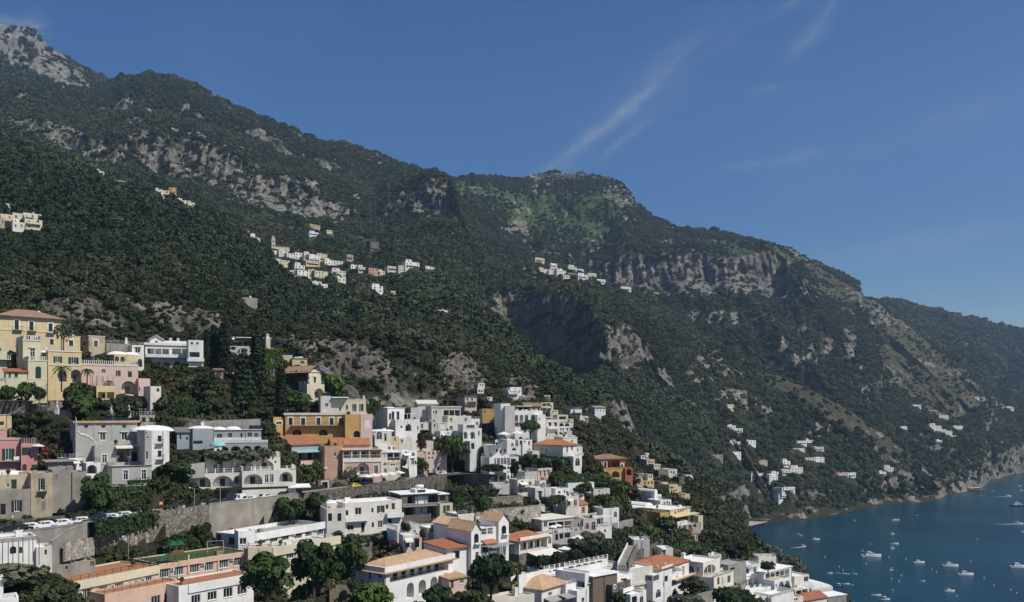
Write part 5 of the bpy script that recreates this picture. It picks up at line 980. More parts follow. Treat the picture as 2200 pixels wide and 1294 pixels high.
for lab, cat, lst in [
 ('yellow house with a dark upper loggia right of the terracotta villa', 'pale_yellow', [(255, 512, 495, 600, 395, 20, 8, 'pale_yellow', [(330, 530, 24, 40), (380, 530, 24, 40), (430, 530, 24, 40), (480, 525, 24, 40)]), (420, 497, 405, 500, 400, 24, 7, 'cream', [(445, 440, 18, 40), (475, 435, 18, 40)]), (285, 420, 400, 490, 402, 10, 7, 'shade_grey', [])]),
 ('long low pink house with a reddish roof on the headland', 'pink', [(630, 718, 520, 590, 408, 30, 12, 'pale_pink', [(680, 545, 50, 30)]), (655, 738, 575, 690, 402, 26, 6, 'pale_pink', [(680, 610, 20, 40), (715, 605, 20, 40)])]),
 ('yellow tower house with a recessed balcony on the headland', 'yel', [(735, 862, 552, 700, 398, 26, 8, 'pale_yellow', [(770, 600, 50, 30), (815, 595, 50, 30), (770, 655, 20, 36), (805, 650, 20, 36), (838, 640, 18, 36)])]),
 ('small orange house lowest on the headland road', 'or', [(872, 972, 675, 760, 396, 26, 7, 'salmon', [(900, 705, 22, 26), (945, 700, 22, 26)])]),
 ('white stepped terrace house at the right end of the headland', 'wh', [(968, 1085, 440, 540, 470, 16, 8, 'offwhite', [(1020, 470, 60, 20)]), (985, 1070, 415, 445, 474, 16, 6, 'white', [(1020, 428, 40, 14)]), (990, 1130, 520, 600, 464, 16, 6, 'white', [(1050, 550, 50, 26)])]),
 ('grey house with a pale blank wall beside the stair street', 'gr', [(720, 850, 330, 450, 452, 24, 8, 'offwhite', [(760, 370, 22, 30), (800, 380, 22, 40), (825, 420, 18, 26)]), (580, 722, 345, 440, 450, 4, 7, 'concrete', [])]),
 ('white house at the top of the stair street', 'st', [(320, 428, 125, 260, 478, 18, 7, 'offwhite', [(350, 150, 20, 30), (385, 155, 20, 30), (410, 170, 14, 30)]), (190, 440, 95, 135, 484, 14, 7, 'white', [(330, 112, 30, 16)])]),
 ('narrow pinkish house second down the stair street', 'st2', [(405, 520, 185, 330, 472, 20, 7, 'pale_pink', [(440, 220, 18, 26), (480, 230, 18, 26), (500, 260, 14, 26)])]),
 ('cream house third down the stair street', 'st3', [(510, 606, 255, 330, 462, 20, 6, 'cream', [(540, 285, 18, 24), (580, 285, 18, 24)])]),
 ('rough stone house beside the white stepped terrace house', 'sg', [(880, 962, 445, 560, 440, 16, 7, 'stone', [(905, 480, 18, 24), (940, 490, 18, 24)])]),
]:
    h = House('house', lab)
    for (x0, x1, yt, yb, d, yaw, dep, mt, wins) in lst:
        b = h.B(x0, x1, yt, yb, d, yaw, dep, mt, rmat='roof_white' if mt in ('white', 'offwhite') else 'roof_beige'); b.w('d', wins)
# stone watch tower
p = P3(1540, 1118, 452); t_ = link('watchtower', None); t_.matrix_world = Matrix.Translation(p); tag(t_, 'round ruined stone watchtower in the headland woods', 'tower')
m_ = MB(); m_.lathe([(5.6, -6), (4.9, 2), (4.4, 9), (4.3, 13), (3.6, 13.01), (3.6, 12)], 0, 0, 0, 20); m_.build('lower_drum', 'stone', t_)
m_ = MB(); m_.lathe([(2.8, -4), (2.6, 17), (2.1, 17.01), (2.1, 16)], -4.6, 1.5, 0, 16); m_.build('stair_turret', 'stone_dark', t_)
m_ = MB(); m_.box(-0.5, -4.75, 7.5, 0.5, -4.1, 9); m_.build('window', 'black', t_)
GROUND.append((p[0], p[1], p[2])); CLEAR.append((1518, 1562, 430, 458))
# small houses squeezed in between
zone(0, 0, 1)
for x0, x1, yt, yb, d, mt, lab in [
 (898, 932, 908, 940, 336, 'offwhite', 'small off-white house left of the plain white cubes'), (946, 986, 926, 958, 322, 'white', 'low white house in front of the plain white cubes'), (1002, 1032, 900, 940, 342, 'white', 'white cube squeezed against the left wall of the big hotel'), (984, 1008, 884, 906, 372, 'cream', 'small cream house below the pinkish tower house'), (1026, 1046, 888, 915, 380, 'offwhite', 'off-white hut right of the pinkish tower house'),
 (1174, 1202, 902, 940, 350, 'white', 'white house stacked just right of the big hotel'), (1200, 1236, 936, 966, 342, 'offwhite', 'off-white terrace house above the orange hip roof'), (1158, 1182, 870, 892, 398, 'pale_pink', 'pinkish house behind the big hotel roof'), (1226, 1250, 880, 902, 438, 'white', 'white house just under the four slim cypresses'), (1246, 1264, 894, 912, 442, 'cream', 'tiny cream house right of the four slim cypresses'), (1236, 1262, 915, 938, 418, 'white', 'white house in the trees below the tiny cream one'),
 (1112, 1150, 1030, 1064, 292, 'white', 'white cottage below the window-grid hotel'), (1150, 1184, 1048, 1076, 286, 'offwhite', 'off-white cottage left of the scalloped garden house'), (1216, 1244, 1066, 1094, 279, 'white', 'white shed behind the gabled house roof'), (866, 906, 1150, 1184, 204, 'offwhite', 'low off-white annex beside the flower terrace house'), (984, 1018, 1104, 1132, 232, 'white', 'white annex behind the two pointed gables'), (1022, 1062, 1108, 1136, 240, 'offwhite', 'off-white house below the buttressed stone wall'),
 (1350, 1382, 1030, 1058, 380, 'cream', 'cream house right below the terracotta villa'), (1440, 1464, 1046, 1068, 402, 'offwhite', 'off-white house in the headland row'), (1464, 1482, 1062, 1080, 404, 'pale_yellow', 'small yellow house right of the off-white headland house'), (1480, 1498, 1078, 1096, 402, 'white', 'small white house at the lower end of the headland row'), (1398, 1428, 1076, 1102, 360, 'white', 'white house left of the tall rounded white block'), (1362, 1396, 1160, 1190, 278, 'offwhite', 'off-white house left of the grey chapel'), (1422, 1446, 1178, 1200, 282, 'white', 'white house just below the grey chapel'),
 (148, 184, 984, 1008, 203, 'white', 'low white house under the creeper beside the pink house'), (468, 502, 800, 822, 283, 'offwhite', 'off-white garden house between the cypresses'), (1600, 1630, 1212, 1236, 288, 'white', 'white house beside the cliff-edge trees'), (1522, 1550, 1192, 1212, 300, 'offwhite', 'off-white house right of the grey chapel'), (1630, 1668, 1196, 1222, 296, 'white', 'white terrace house nearest the sea cliff'), (300, 334, 892, 912, 233, 'stone_pale', 'pale stone shed behind the vaulted white house'), (700, 742, 1092, 1130, 217, 'offwhite', 'off-white annex left of the three-storey white house'),
 (1296, 1330, 1092, 1118, 288, 'white', 'white house half hidden under the vine mass'), (1060, 1096, 1040, 1066, 284, 'offwhite', 'off-white shed below the stone road-bend wall'), (820, 860, 1000, 1022, 280, 'offwhite', 'off-white block behind the cafe parasols'), (862, 896, 968, 1000, 293, 'white', 'white house above the cafe parasols'), (540, 566, 890, 908, 262, 'stone_pale', 'pale stone hut left of the ochre villa')]:
    h = House('house', lab); h.k = 1.0; xm = (x0 + x1) / 2; yw = -math.degrees(math.atan((xm - CX) / F)) + random.uniform(12, 34); b = h.B(x0, x1, yt, yb, d, yw, random.uniform(5, 8), mt, rmat=random.choice(['roof_white', 'roof_beige']))
    n = max(1, round((yb - yt) / F * d / 3.1)); k = max(2, round((x1 - x0) / F * d / 2.8))
    for j in range(n):
        b.w(random.choice('vvad'), [(x0 + (x1 - x0) * (i + .5 + random.uniform(-.12, .12)) / k, yb - (yb - yt) * (j + .48) / n, 1.0 / d * F, random.choice([1.4, 2.0]) / d * F) for i in range(k) if random.random() < .85], hood=random.random() < .3)
        if j and random.random() < .6: b.bal(x0 + 2, x1 - 3, yb - (yb - yt) * j / n, 1.1, 0.9, random.choice(['rail', 'solid']), 'rail_dark' if random.random() < .4 else 'white')
    if random.random() < .5: b.rail('thin', 'rail_white')
    if random.random() < .4: b.awn(x0 + 3, (x0 + x1) / 2, yb - (yb - yt) * .8, 1.6, .5, random.choice(['canvas', 'canvas_white', 'canvas_grey']))
# road line and other fixed ground (column, row, distance)
ROAD = [(x, y, 42550.0 / (y - 880)) for x, y in ((-120, 1172), (0, 1150), (80, 1141), (160, 1131), (250, 1120), (350, 1104), (450, 1090), (550, 1078), (640, 1066), (720, 1056), (800, 1046), (880, 1035), (960, 1022), (1040, 1015))]
def RZ(i): return P3(*ROAD[i])
for i in range(len(ROAD)):
    a = Vector(RZ(max(0, i - 1))); c = Vector(RZ(min(len(ROAD) - 1, i + 1))); t = (c - a).normalized(); nrm = Vector((-t.y, t.x, 0)); p = Vector(RZ(i))
    for w_, dz in ((0.8, -0.35), (3.5, -0.35), (7.5, -0.35), (-3.0, -7.0)):
        q = p + nrm * w_; GROUND.append((q.x, q.y, q.z + dz))
for a in [(-300, 1250, 120), (100, 1260, 140), (100, 1400, 120), (300, 1400, 130), (500, 1400, 140), (700, 1340, 150), (760, 1300, 170), (900, 1330, 165), (1050, 1320, 180), (1000, 1290, 190), (1130, 1330, 185), (1500, 1330, 215), (1600, 1330, 235), (1700, 1330, 255),
          (300, 890, 258), (420, 890, 262), (520, 890, 262), (200, 870, 250), (450, 840, 275), (560, 880, 268), (700, 1180, 210), (640, 1200, 200), (1000, 1100, 245), (1050, 1060, 275), (1040, 1110, 240), (1350, 1100, 310), (1330, 1160, 290), (1400, 1140, 320), (1480, 1170, 330), (1560, 1180, 340), (1580, 1220, 310), (1590, 1240, 285), (1500, 1110, 400), (1440, 1050, 420), (1350, 1010, 420), (1280, 940, 430), (1180, 920, 420), (1618, 1196, 432), (1636, 1230, 405), (1640, 1236, 370), (1655, 1262, 340), (1672, 1280, 325), (1700, 1310, 330), (1600, 1190, 440), (1622, 1215, 380)]:
    GROUND.append(P3(*a))
for x in range(-700, 2900, 80):
    for d in (55, 90):
        GROUND.append((*P3(x, 0, d)[:2], 62 if x < 1500 else 20))
for x in range(-700, 1000, 90): GROUND.append((*P3(x, 0, 118)[:2], 82))
for x in range(1840, 2900, 60):
    for d in (120, 160, 200, 240, 280, 320, 360): GROUND.append((*P3(x, 0, d)[:2], -18))
for d in (320, 350, 380):
    GROUND.append((*P3(1790, 0, d)[:2], -10)); GROUND.append((*P3(1740, 0, d + 20)[:2], 0))
WALLS = [
 ([(112, 1172, 154), (140, 1150, 160), (197, 1128, 170)], 0.6, -6, 0.4, 'concrete', 'concrete stair ramp wall rising to the road at left', 'concrete'),
 ([(140, 1172, 157), (203, 1160, 169)], 0.5, -3, 0.4, 'stone_pale', 'pale block wall beneath the stair ramp', None),
 ([(962, 1021, 299), (1015, 1019, 298), (1070, 1022, 296)], 0.3, -6.0, 0.6, 'stone', 'big stone wall at the road bend', None),
 ([(1036, 1074, 262), (1124, 1068, 280)], 0.4, -4, 0.5, 'stone', 'stone terrace wall under the white hotel gardens', 'concrete'),
 ([(1040, 1100, 250), (1100, 1096, 258), (1162, 1090, 268)], 0.6, -4.5, 0.5, 'stone_pale', 'buttressed pale stone wall with a paved walk on top', 'concrete'),
 ([(115, 1036, 189), (150, 1038, 192), (185, 1040, 195)], 0.2, -9, 0.6, 'stone_dark', 'dark rubble wall right of the old beige house', None),
 ([(104, 862, 224), (145, 862, 229)], 0.3, -4, 0.5, 'stone', 'stone garden wall under the golden yellow house', None),
 ([(0, 868, 215), (60, 868, 217), (105, 868, 221)], 0.2, -2.5, 0.5, 'stone_dark', 'dark stone wall under the reed pergola at left', None),
 ([(-10, 1118, 176), (60, 1118, 179), (150, 1110, 187), (170, 1104, 191)], 0.3, -4.0, 0.6, 'stone_dark', 'rubble wall behind the parked white cars', None),
 ([(300, 905, 240), (370, 902, 244), (440, 902, 246)], 0.3, -3, 0.5, 'stone', 'old stone wall behind the blue-grey villa', None),
 ([(440, 906, 247), (560, 902, 254)], 0.3, -3, 0.5, 'concrete', 'grey garden wall right of the old stone wall', None),
 ([(1463, 1288, 243), (1500, 1280, 250), (1536, 1270, 258)], 0.4, -5, 0.4, 'concrete', 'garden wall under the tree below the red-roofed villa', None),
 ([(1340, 1196, 262), (1400, 1176, 285), (1425, 1160, 300)], 0.5, -4, 0.5, 'stone_dark', 'stone wall climbing to the grey chapel', None),
 ([(1310, 1130, 285), (1360, 1118, 300)], 0.6, -3, 0.4, 'concrete', 'concrete fence wall beside the vine mass', None),
 ([(700, 1188, 196), (760, 1178, 206), (800, 1170, 212)], 0.4, -5, 0.5, 'stone', 'terrace wall in front of the three-storey white house', 'concrete'),
 ([(708, 1262, 170), (760, 1262, 176)], 0.4, -6, 0.4, 'reed', 'brown reed fence at the bottom by the dark trees', None),
 ([(1115, 1240, 205), (1180, 1225, 216)], 0.4, -4, 0.4, 'white', 'white wall left of the arcade', None),
 ([(365, 1008, 216), (440, 1000, 221)], 0.8, -3, 0.3, 'grey_plaster', 'plain grey wall left of the hotel arches', None)]
WALLS = [([(x, y, d * back(x, y)) for x, y, d in a[0]], *a[1:]) for a in WALLS]
for a in WALLS:
    V = [Vector(P3(*p)) for p in a[0]]
    for p, c in zip(V, V[1:]):
        t = c - p; t.z = 0; L_ = t.length; yw = math.atan2(t.y, t.x); lo = min(p.z, c.z) + a[2] * 0.8
        FOOT.append(((Matrix.Translation((p.x, p.y, 0)) @ Matrix.Rotation(yw, 4, 'Z')).inverted(), L_, 0.4, lo))
        n = Vector((-math.sin(yw), math.cos(yw), 0))
        for f in (0.1, 0.5, 0.9):
            for w_, dz in ((-1.5, a[2] * 0.85), (1.6, a[1] - 0.4)): q = p.lerp(c, f) + n * w_; GROUND.append((q.x, q.y, q.z + dz))
for _h in HOUSES: _h.done()
HOUSES.clear()
# ------------------------------------------------------------------ terrain
# Crest, valley, cliff-foot and cliff-top lines of the hills, from near to far; each is (bearing, elevation, distance), the first two as
# photo column and row. The sheet runs from line to line.
CURV = [
 # 0 upper edge of the town
 [(-700,560,300),(0,655,292),(100,688,292),(200,712,300),(300,720,318),(400,726,335),(500,742,345),(600,772,355),(700,826,362),(800,848,385),(900,862,410),(1000,858,430),(1100,852,440),(1200,868,455),(1260,882,480),(1300,908,490),(1400,990,480),(1500,1050,465),(1570,1100,440),(1610,1185,420),(1680,1290,410),(1760,1450,400),(1830,1510,400),(2900,1510,400)],
 # 1 top of the cliffs behind the town
 [(-700,540,315),(0,642,312),(60,648,312),(100,640,315),(200,638,322),(300,642,338),(400,650,352),(480,684,365),(560,722,376),(620,742,395),(700,735,405),(780,722,420),(860,728,432),(940,745,450),(1000,765,470),(1060,790,490),(1120,812,505),(1160,822,515),(1230,850,520),(1260,878,520),(1300,905,508),(1400,987,490),(1500,1047,472),(1570,1097,447),(1610,1182,427),(1680,1288,417),(1760,1470,420),(1830,1500,420),(2900,1500,420)],
 # 2 crest of the near hill and its spur
 [(-700,180,900),(0,305,900),(100,342,900),(200,383,900),(300,412,900),(400,450,880),(500,502,850),(560,548,800),(600,602,740),(640,640,700),(700,652,740),(800,640,800),(900,622,850),(1000,632,900),(1060,690,790),(1110,742,710),(1160,792,640),(1230,838,560),(1260,872,540),(1300,903,525),(1400,985,505),(1500,1045,485),(1570,1095,460),(1610,1180,440),(1680,1286,430),(1760,1470,440),(1830,1480,460),(2900,1480,460)],
 # 3 hollow behind it
 [(-700,215,1050),(0,328,1050),(100,365,1050),(200,405,1050),(300,437,1030),(400,480,1000),(500,535,980),(560,585,930),(600,625,900),(640,632,900),(700,625,950),(800,612,960),(900,604,980),(1000,655,1010),(1060,735,950),(1110,795,880),(1160,838,820),(1230,878,760),(1300,955,740),(1400,1030,740),(1500,1095,760),(1570,1160,800),(1610,1200,800),(1680,1200,800),(1740,1180,830),(1790,1165,880),(1900,1130,1000),(2010,1110,1100),(2110,1080,1260),(2200,1045,1560),(2400,1030,1800),(2900,1030,1800)],
 # 4 village shelf, valley woods, shore
 [(-700,175,1250),(0,295,1250),(100,335,1250),(200,388,1250),(300,405,1230),(400,445,1200),(500,503,1120),(600,545,1100),(700,582,1080),(800,588,1080),(900,586,1080),(1000,618,1060),(1060,725,1000),(1110,785,930),(1160,818,880),(1230,852,850),(1300,905,850),(1400,965,880),(1500,1035,940),(1570,1085,980),(1610,1118,1010),(1700,1118,1010),(1740,1111,1041),(1790,1103,1078),(1850,1091,1140),(1900,1083,1185),(1960,1079,1208),(2010,1076,1227),(2030,1065,1300),(2110,1048,1431),(2130,1030,1603),(2200,1017,1755),(2400,1000,2004),(2900,1000,2004)],
 # 5 feet of the second cliffs
 [(-700,150,1400),(0,300,1400),(100,345,1400),(200,388,1400),(300,392,1400),(400,402,1400),(500,430,1400),(600,447,1420),(700,472,1450),(760,482,1480),(800,490,1500),(870,472,1550),(930,473,1550),(970,472,1550),(990,505,1450),(1020,580,1290),(1050,680,1190),(1080,735,1200),(1110,762,1195),(1160,788,1150),(1230,802,1090),(1268,803,1050),(1290,802,1040),(1340,797,1070),(1385,785,1115),(1410,815,1100),(1500,890,1090),(1570,950,1100),(1610,1000,1100),(1650,1075,1060),(1700,1075,1060),(1740,1070,1085),(1790,1060,1120),(1850,1062,1170),(1900,1060,1210),(1960,1056,1240),(2010,1050,1262),(2030,1040,1335),(2110,1015,1475),(2130,995,1650),(2200,965,1810),(2400,960,2060),(2900,960,2060)],
 # 6 tops of the second cliffs
 [(-700,60,1500),(0,268,1450),(100,275,1460),(200,318,1450),(300,312,1450),(400,312,1450),(500,352,1450),(600,402,1465),(700,432,1495),(760,466,1505),(800,474,1525),(870,415,1590),(930,394,1590),(968,402,1585),(985,460,1500),(1010,535,1360),(1050,632,1230),(1080,634,1235),(1110,628,1225),(1160,634,1180),(1230,644,1120),(1268,662,1080),(1290,702,1062),(1340,703,1092),(1385,735,1140),(1410,790,1125),(1500,862,1140),(1570,915,1150),(1610,955,1160),(1650,985,1160),(1700,1000,1160),(1790,1015,1180),(1900,1025,1230),(2010,1030,1280),(2030,1015,1365),(2110,985,1520),(2130,960,1700),(2200,930,1860),(2400,930,2120),(2900,930,2120)],
 # 7 crest of the ridge with the small white hamlet
 [(-700,0,1800),(0,228,1750),(100,236,1750),(200,264,1750),(300,245,1750),(400,262,1750),(500,300,1750),(600,340,1750),(700,375,1780),(800,412,1800),(870,392,1800),(930,386,1740),(968,401,1640),(985,445,1620),(1010,500,1560),(1050,570,1450),(1100,575,1450),(1150,566,1500),(1200,583,1500),(1300,618,1480),(1400,652,1440),(1500,722,1400),(1620,787,1350),(1750,852,1310),(1880,922,1285),(1930,967,1280),(2010,1012,1300),(2030,995,1400),(2110,950,1600),(2130,930,1800),(2200,890,2100),(2400,860,2400),(2900,860,2400)],
 # 8 hollow behind that ridge
 [(-700,-50,1900),(0,200,1880),(200,235,1900),(300,212,1900),(400,236,1900),(500,276,1900),(600,318,1900),(700,352,1900),(800,382,1950),(900,380,2000),(945,402,1900),(968,425,1850),(1010,490,1800),(1060,570,1750),(1110,578,1720),(1150,590,1700),(1200,605,1700),(1300,645,1680),(1400,685,1640),(1500,755,1600),(1620,815,1560),(1750,880,1520),(1880,950,1480),(1930,985,1450),(2010,975,1450),(2030,960,1520),(2110,905,1750),(2150,885,2000),(2200,860,2250),(2400,830,2600),(2900,830,2600)],
 # 9 feet of the third cliffs
 [(-700,-70,2000),(0,182,1980),(200,222,2000),(230,202,2080),(310,182,2050),(400,215,2000),(500,262,2000),(600,305,2000),(700,342,2050),(800,356,2100),(900,376,2100),(945,396,2100),(1000,450,2100),(1080,510,2040),(1150,565,1950),(1200,580,1930),(1270,630,1900),(1300,645,1890),(1400,640,1890),(1500,628,1890),(1600,625,1890),(1680,605,1930),(1720,640,1880),(1750,700,1800),(1800,760,1740),(1850,810,1700),(1900,850,1680),(1950,885,1650),(2010,912,1650),(2050,900,1700),(2110,875,1850),(2150,872,2050),(2200,840,2400),(2400,810,2800),(2900,810,2800)],
 # 10 their tops
 [(-700,-80,2050),(0,176,2010),(200,218,2025),(230,197,2110),(310,174,2090),(400,208,2050),(500,256,2050),(600,302,2050),(700,338,2090),(800,348,2140),(900,373,2140),(945,391,2160),(1000,425,2250),(1080,460,2200),(1150,500,2150),(1200,520,2100),(1270,570,1960),(1300,580,1940),(1340,562,1935),(1400,566,1935),(1500,556,1935),(1600,562,1935),(1665,553,1970),(1700,578,1970),(1750,640,1930),(1800,690,1900),(1850,735,1860),(1900,780,1830),(1950,805,1820),(2010,842,1800),(2050,852,1800),(2110,852,1900),(2150,862,2150),(2200,800,2600),(2400,790,3000),(2900,790,3000)],
 # 11 skyline of the middle mountains
 [(-700,-90,2100),(0,170,2050),(100,195,2050),(200,215,2050),(230,192,2150),(262,170,2150),(285,180,2150),(312,164,2150),(350,180,2120),(430,215,2120),(500,250,2100),(560,275,2100),(620,300,2100),(700,333,2150),(760,326,2250),(850,355,2200),(900,370,2200),(945,385,2250),(980,393,2400),(1040,385,2450),(1120,385,2500),(1190,375,2550),(1300,383,2500),(1330,392,2480),(1350,408,2450),(1366,440,2400),(1400,469,2400),(1450,495,2400),(1500,505,2400),(1600,515,2450),(1700,545,2400),(1750,569,2350),(1800,589,2300),(1845,608,2250),(1852,642,2200),(1890,662,2150),(1950,708,2100),(2010,752,2050),(2050,782,2000),(2110,836,1980),(2140,866,2100),(2160,850,2350),(2200,790,2700),(2400,785,3050),(2900,785,3050)],
 # 12 dip
 [(-700,-60,2300),(0,190,2250),(200,232,2250),(235,215,2300),(312,190,2300),(500,280,2250),(760,360,2400),(945,410,2400),(1190,405,2700),(1330,425,2650),(1400,500,2600),(1600,545,2650),(1800,620,2500),(1845,660,2450),(1890,690,2400),(2010,775,2300),(2110,850,2250),(2140,850,2400),(2160,830,2600),(2200,775,2850),(2400,775,3100),(2900,780,3100)],
 # 13 summit on the left, far cape on the right
 [(-700,-200,3000),(-200,10,3000),(0,54,3000),(30,53,3000),(70,69,3000),(100,94,3000),(150,129,3000),(200,164,3000),(235,188,3000),(270,215,2900),(400,260,2800),(760,380,2800),(945,440,2800),(1190,430,2900),(1365,480,2900),(1500,560,2900),(1780,640,3200),(1845,668,3300),(1875,656,3300),(1900,649,3300),(1930,651,3300),(1960,659,3300),(2000,667,3300),(2050,679,3300),(2100,690,3300),(2150,702,3300),(2200,715,3300),(2400,770,3300),(2900,900,3300)],
 # 14 far side
 [(-700,300,4300),(945,700,4300),(1800,800,4300),(2900,880,4300)],
]
NSEG = [36, 60, 12, 30, 36, 30, 34, 14, 24, 28, 34, 8, 26, 6]     # rows between consecutive lines
NNEAR = 150
xs = np.concatenate([np.arange(-700, -40, 14), np.arange(-40, 2240, 2.6), np.arange(2240, 2900, 14)])
NC = len(xs)
def cv(i):
    t = np.array(CURV[i], float); return np.interp(xs, t[:, 0], t[:, 1]), np.interp(xs, t[:, 0], t[:, 2])
CY = [cv(i) for i in range(len(CURV))]
rows_d = []; rows_z = []; rows_k = []
d0 = CY[0][1]
for r in range(NNEAR):
    t = (r / NNEAR) ** 0.85
    rows_d.append(55 + (d0 - 55) * t); rows_z.append(np.zeros(NC)); rows_k.append(-1 + t)
for i in range(len(CURV) - 1):
    (ya, da), (yb, db) = CY[i], CY[i + 1]
    za = CZ + (HY - ya) / F * da; zb = CZ + (HY - yb) / F * db
    for r in range(NSEG[i]):
        t = r / NSEG[i]; rows_d.append(da + (db - da) * t); rows_z.append(za + (zb - za) * t); rows_k.append(i + t)
rows_d.append(CY[-1][1]); rows_z.append(CZ + (HY - CY[-1][0]) / F * CY[-1][1]); rows_k.append(len(CURV) - 1.0)
D = np.array(rows_d); Z = np.array(rows_z); K = np.array(rows_k); NR = len(K)
XX = np.broadcast_to((xs - CX) / F, D.shape)
# near ground: through the feet of the houses and the lines of the road
gp = list(GROUND)
for j in range(0, NC, 18):
    gp.append((XX[0, j] * d0[j], d0[j], CZ + (HY - CY[0][0][j]) / F * d0[j]))
gp = np.array(gp)
nX = (XX * D)[:NNEAR]; nY = D[:NNEAR]; out = np.zeros(nX.shape)
for r in range(NNEAR):
    dx = nX[r][:, None] - gp[None, :, 0]; dy = nY[r][:, None] - gp[None, :, 1]
    w = 1.0 / (dx * dx + dy * dy + 0.8) ** 2.2
    out[r] = (w * gp[None, :, 2]).sum(1) / w.sum(1)
# keep the ground off the road, off the house fronts and under the roofs
fp = np.stack([nX.ravel(), nY.ravel(), np.zeros(nX.size), np.ones(nX.size)], 1); oz = out.ravel()
for (Mi, W_, D_, zb_) in FOOT:
    q = fp @ np.array(Mi).T; u_, w_ = q[:, 0], q[:, 1]
    s_ = (u_ > -0.8) & (u_ < W_ + 0.8) & (w_ > -3.0) & (w_ < 1.0); oz[s_] = np.minimum(oz[s_], zb_ - 0.35)
    s_ = (u_ > -0.3) & (u_ < W_ + 0.3) & (w_ >= 1.0) & (w_ < D_ + 0.3); oz[s_] = np.minimum(oz[s_], zb_ + 0.6)
rd = np.array([P3(*a) for a in ROAD])
for a, c in zip(rd, rd[1:]):
    t = (c - a)[:2]; L = np.linalg.norm(t); t = t / L; nr = np.array([-t[1], t[0]]); s1 = (fp[:, :2] - a[:2]) @ t; w1 = (fp[:, :2] - a[:2]) @ nr
    inn = (s1 > -1) & (s1 < L + 1) & (w1 > -0.1) & (w1 < 9.6); oz[inn] = np.minimum(oz[inn], 106.6)
    inn = (s1 > -5) & (s1 < L + 5) & (w1 > -12) & (w1 <= -0.1); oz[inn] = np.minimum(oz[inn], 101.5 + w1[inn] * 0.25)
out = oz.reshape(nX.shape)
Z[:NNEAR] = out
# soften the creases, then roughen
Kc = K[:, None] * np.ones((1, NC))
for _ in range(2):
    Zs = Z.copy(); Zs[NNEAR + 20:-1] = (Z[NNEAR + 19:-2] + 2 * Z[NNEAR + 20:-1] + Z[NNEAR + 21:]) / 4
    Ds = D.copy(); Ds[NNEAR + 20:-1] = (D[NNEAR + 19:-2] + 2 * D[NNEAR + 20:-1] + D[NNEAR + 21:]) / 4
    Z, D = Zs, Ds
X = XX * D
far = np.clip((D - 330) / 500, 0, 1)
shore = np.clip((Z + 4) / 40, 0.0, 1)
gul = fbm(X / 85 + 0.15 * fbm(X / 60, D / 60, 2), D / 300 + 3, 4, True)
def band(a, b, soft=0.35): return np.clip((Kc - a) / soft + 0.5, 0, 1) * np.clip((b - Kc) / soft + 0.5, 0, 1)
cl1 = band(0.02, 1.0, 0.3) * (xs[None, :] < 1180); cl2 = band(5.0, 6.0); cl3 = band(9.0, 10.0) * (xs[None, :] > 1000); clp = band(12.3, 13.2)
PY = HY - (Z - CZ) / D * F
Z = Z + far * shore * (gul * 13 * np.clip(D / 1500, 0.3, 1.2) + fbm(X / 190, D / 190, 5) * 6 + fbm(X / 38 + 5, D / 38, 4) * 3.2)
Z = Z + cl1 * (fbm(X / 7, D / 7, 4, True) * 2.2 + fbm(X / 16 + 3, D / 16, 3) * 3.0)
flut = fbm(X / 26, Z / 140 + D / 400, 4, True); flut2 = fbm(X / 60 + 9, Z / 60, 4)
fl3 = fbm(X / 11, Z / 34 + D / 90, 3, True)
cvm = 1 - 0.65 * np.exp(-((xs[None, :] - 1170) / 95.0) ** 4) * (Kc > 4.5) * (Kc < 6.5)
dd = cvm * (-(flut) * 20 - flut2 * 16 - fl3 * 6) * (cl2 + cl3) + (-(fbm(X / 13, Z / 26, 4, True)) * 8 - fbm(X / 30, Z / 14, 4) * 9) * cl1 + (-flut * 10 - flut2 * 20) * clp
dd = dd + far * fbm(X / 24, Z / 24 + D / 90, 4) * 3.0
# spurs and ravines running down the big slopes
wk = np.clip(np.min([np.abs(Kc - k) for k in (2, 7, 11, 13)], axis=0) / 0.45, 0.12, 1) * np.clip((Kc - 2.2) / 0.8, 0, 1) * shore * (1 - 0.75 * np.clip(cl3 * (np.abs(xs[None, :] - 1480) < 210) + cl2 * (xs[None, :] < 760), 0, 1))
sx = X + 0.35 * Z + 40 * fbm(X / 200, Z / 160, 2)
spur = fbm(sx / 240 + 2.7, Z / 900 + 0.5, 3, True); dd = dd - wk * cvm * (spur - 0.35) * np.clip(D / 2000, 0.5, 1.25) * 105
dd = dd - wk * fbm(sx / 70 + 8, Z / 260, 3, True) * 22 - np.clip((Kc - 1.1) / 0.4, 0, 1) * np.clip((2.0 - Kc) / 0.3, 0, 1) * (fbm((X + 0.4 * Z) / 95, Z / 300, 3, True) - .3) * 26
# the big shaded cave wall: push the amphitheatre back behind the buttress on its right
px = xs[None, :]
cave = np.exp(-((px - 1175) / 75.0) ** 4) * np.clip(np.minimum(Kc - 4.9, 6.2 - Kc) / 0.25, 0, 1)
D = D + dd * (D / np.maximum(np.sqrt((XX * D) ** 2 + D ** 2), 1)); D = D + cave * 4
butt = np.exp(-((px - 1335) / 48.0) ** 6) * np.clip(np.minimum(Kc - 4.7, 6.2 - Kc) / 0.3, 0, 1); D = D - butt * 8
def knob(D, cx, w, k0, k1, amt):     # a rock nose standing out of the slope
    return D - amt * np.exp(-np.abs((px - cx) / w) ** 3) * np.clip(np.minimum(Kc - k0, k1 - Kc) / 0.25, 0, 1)
X = XX * D
PY = HY - (Z - CZ) / D * F
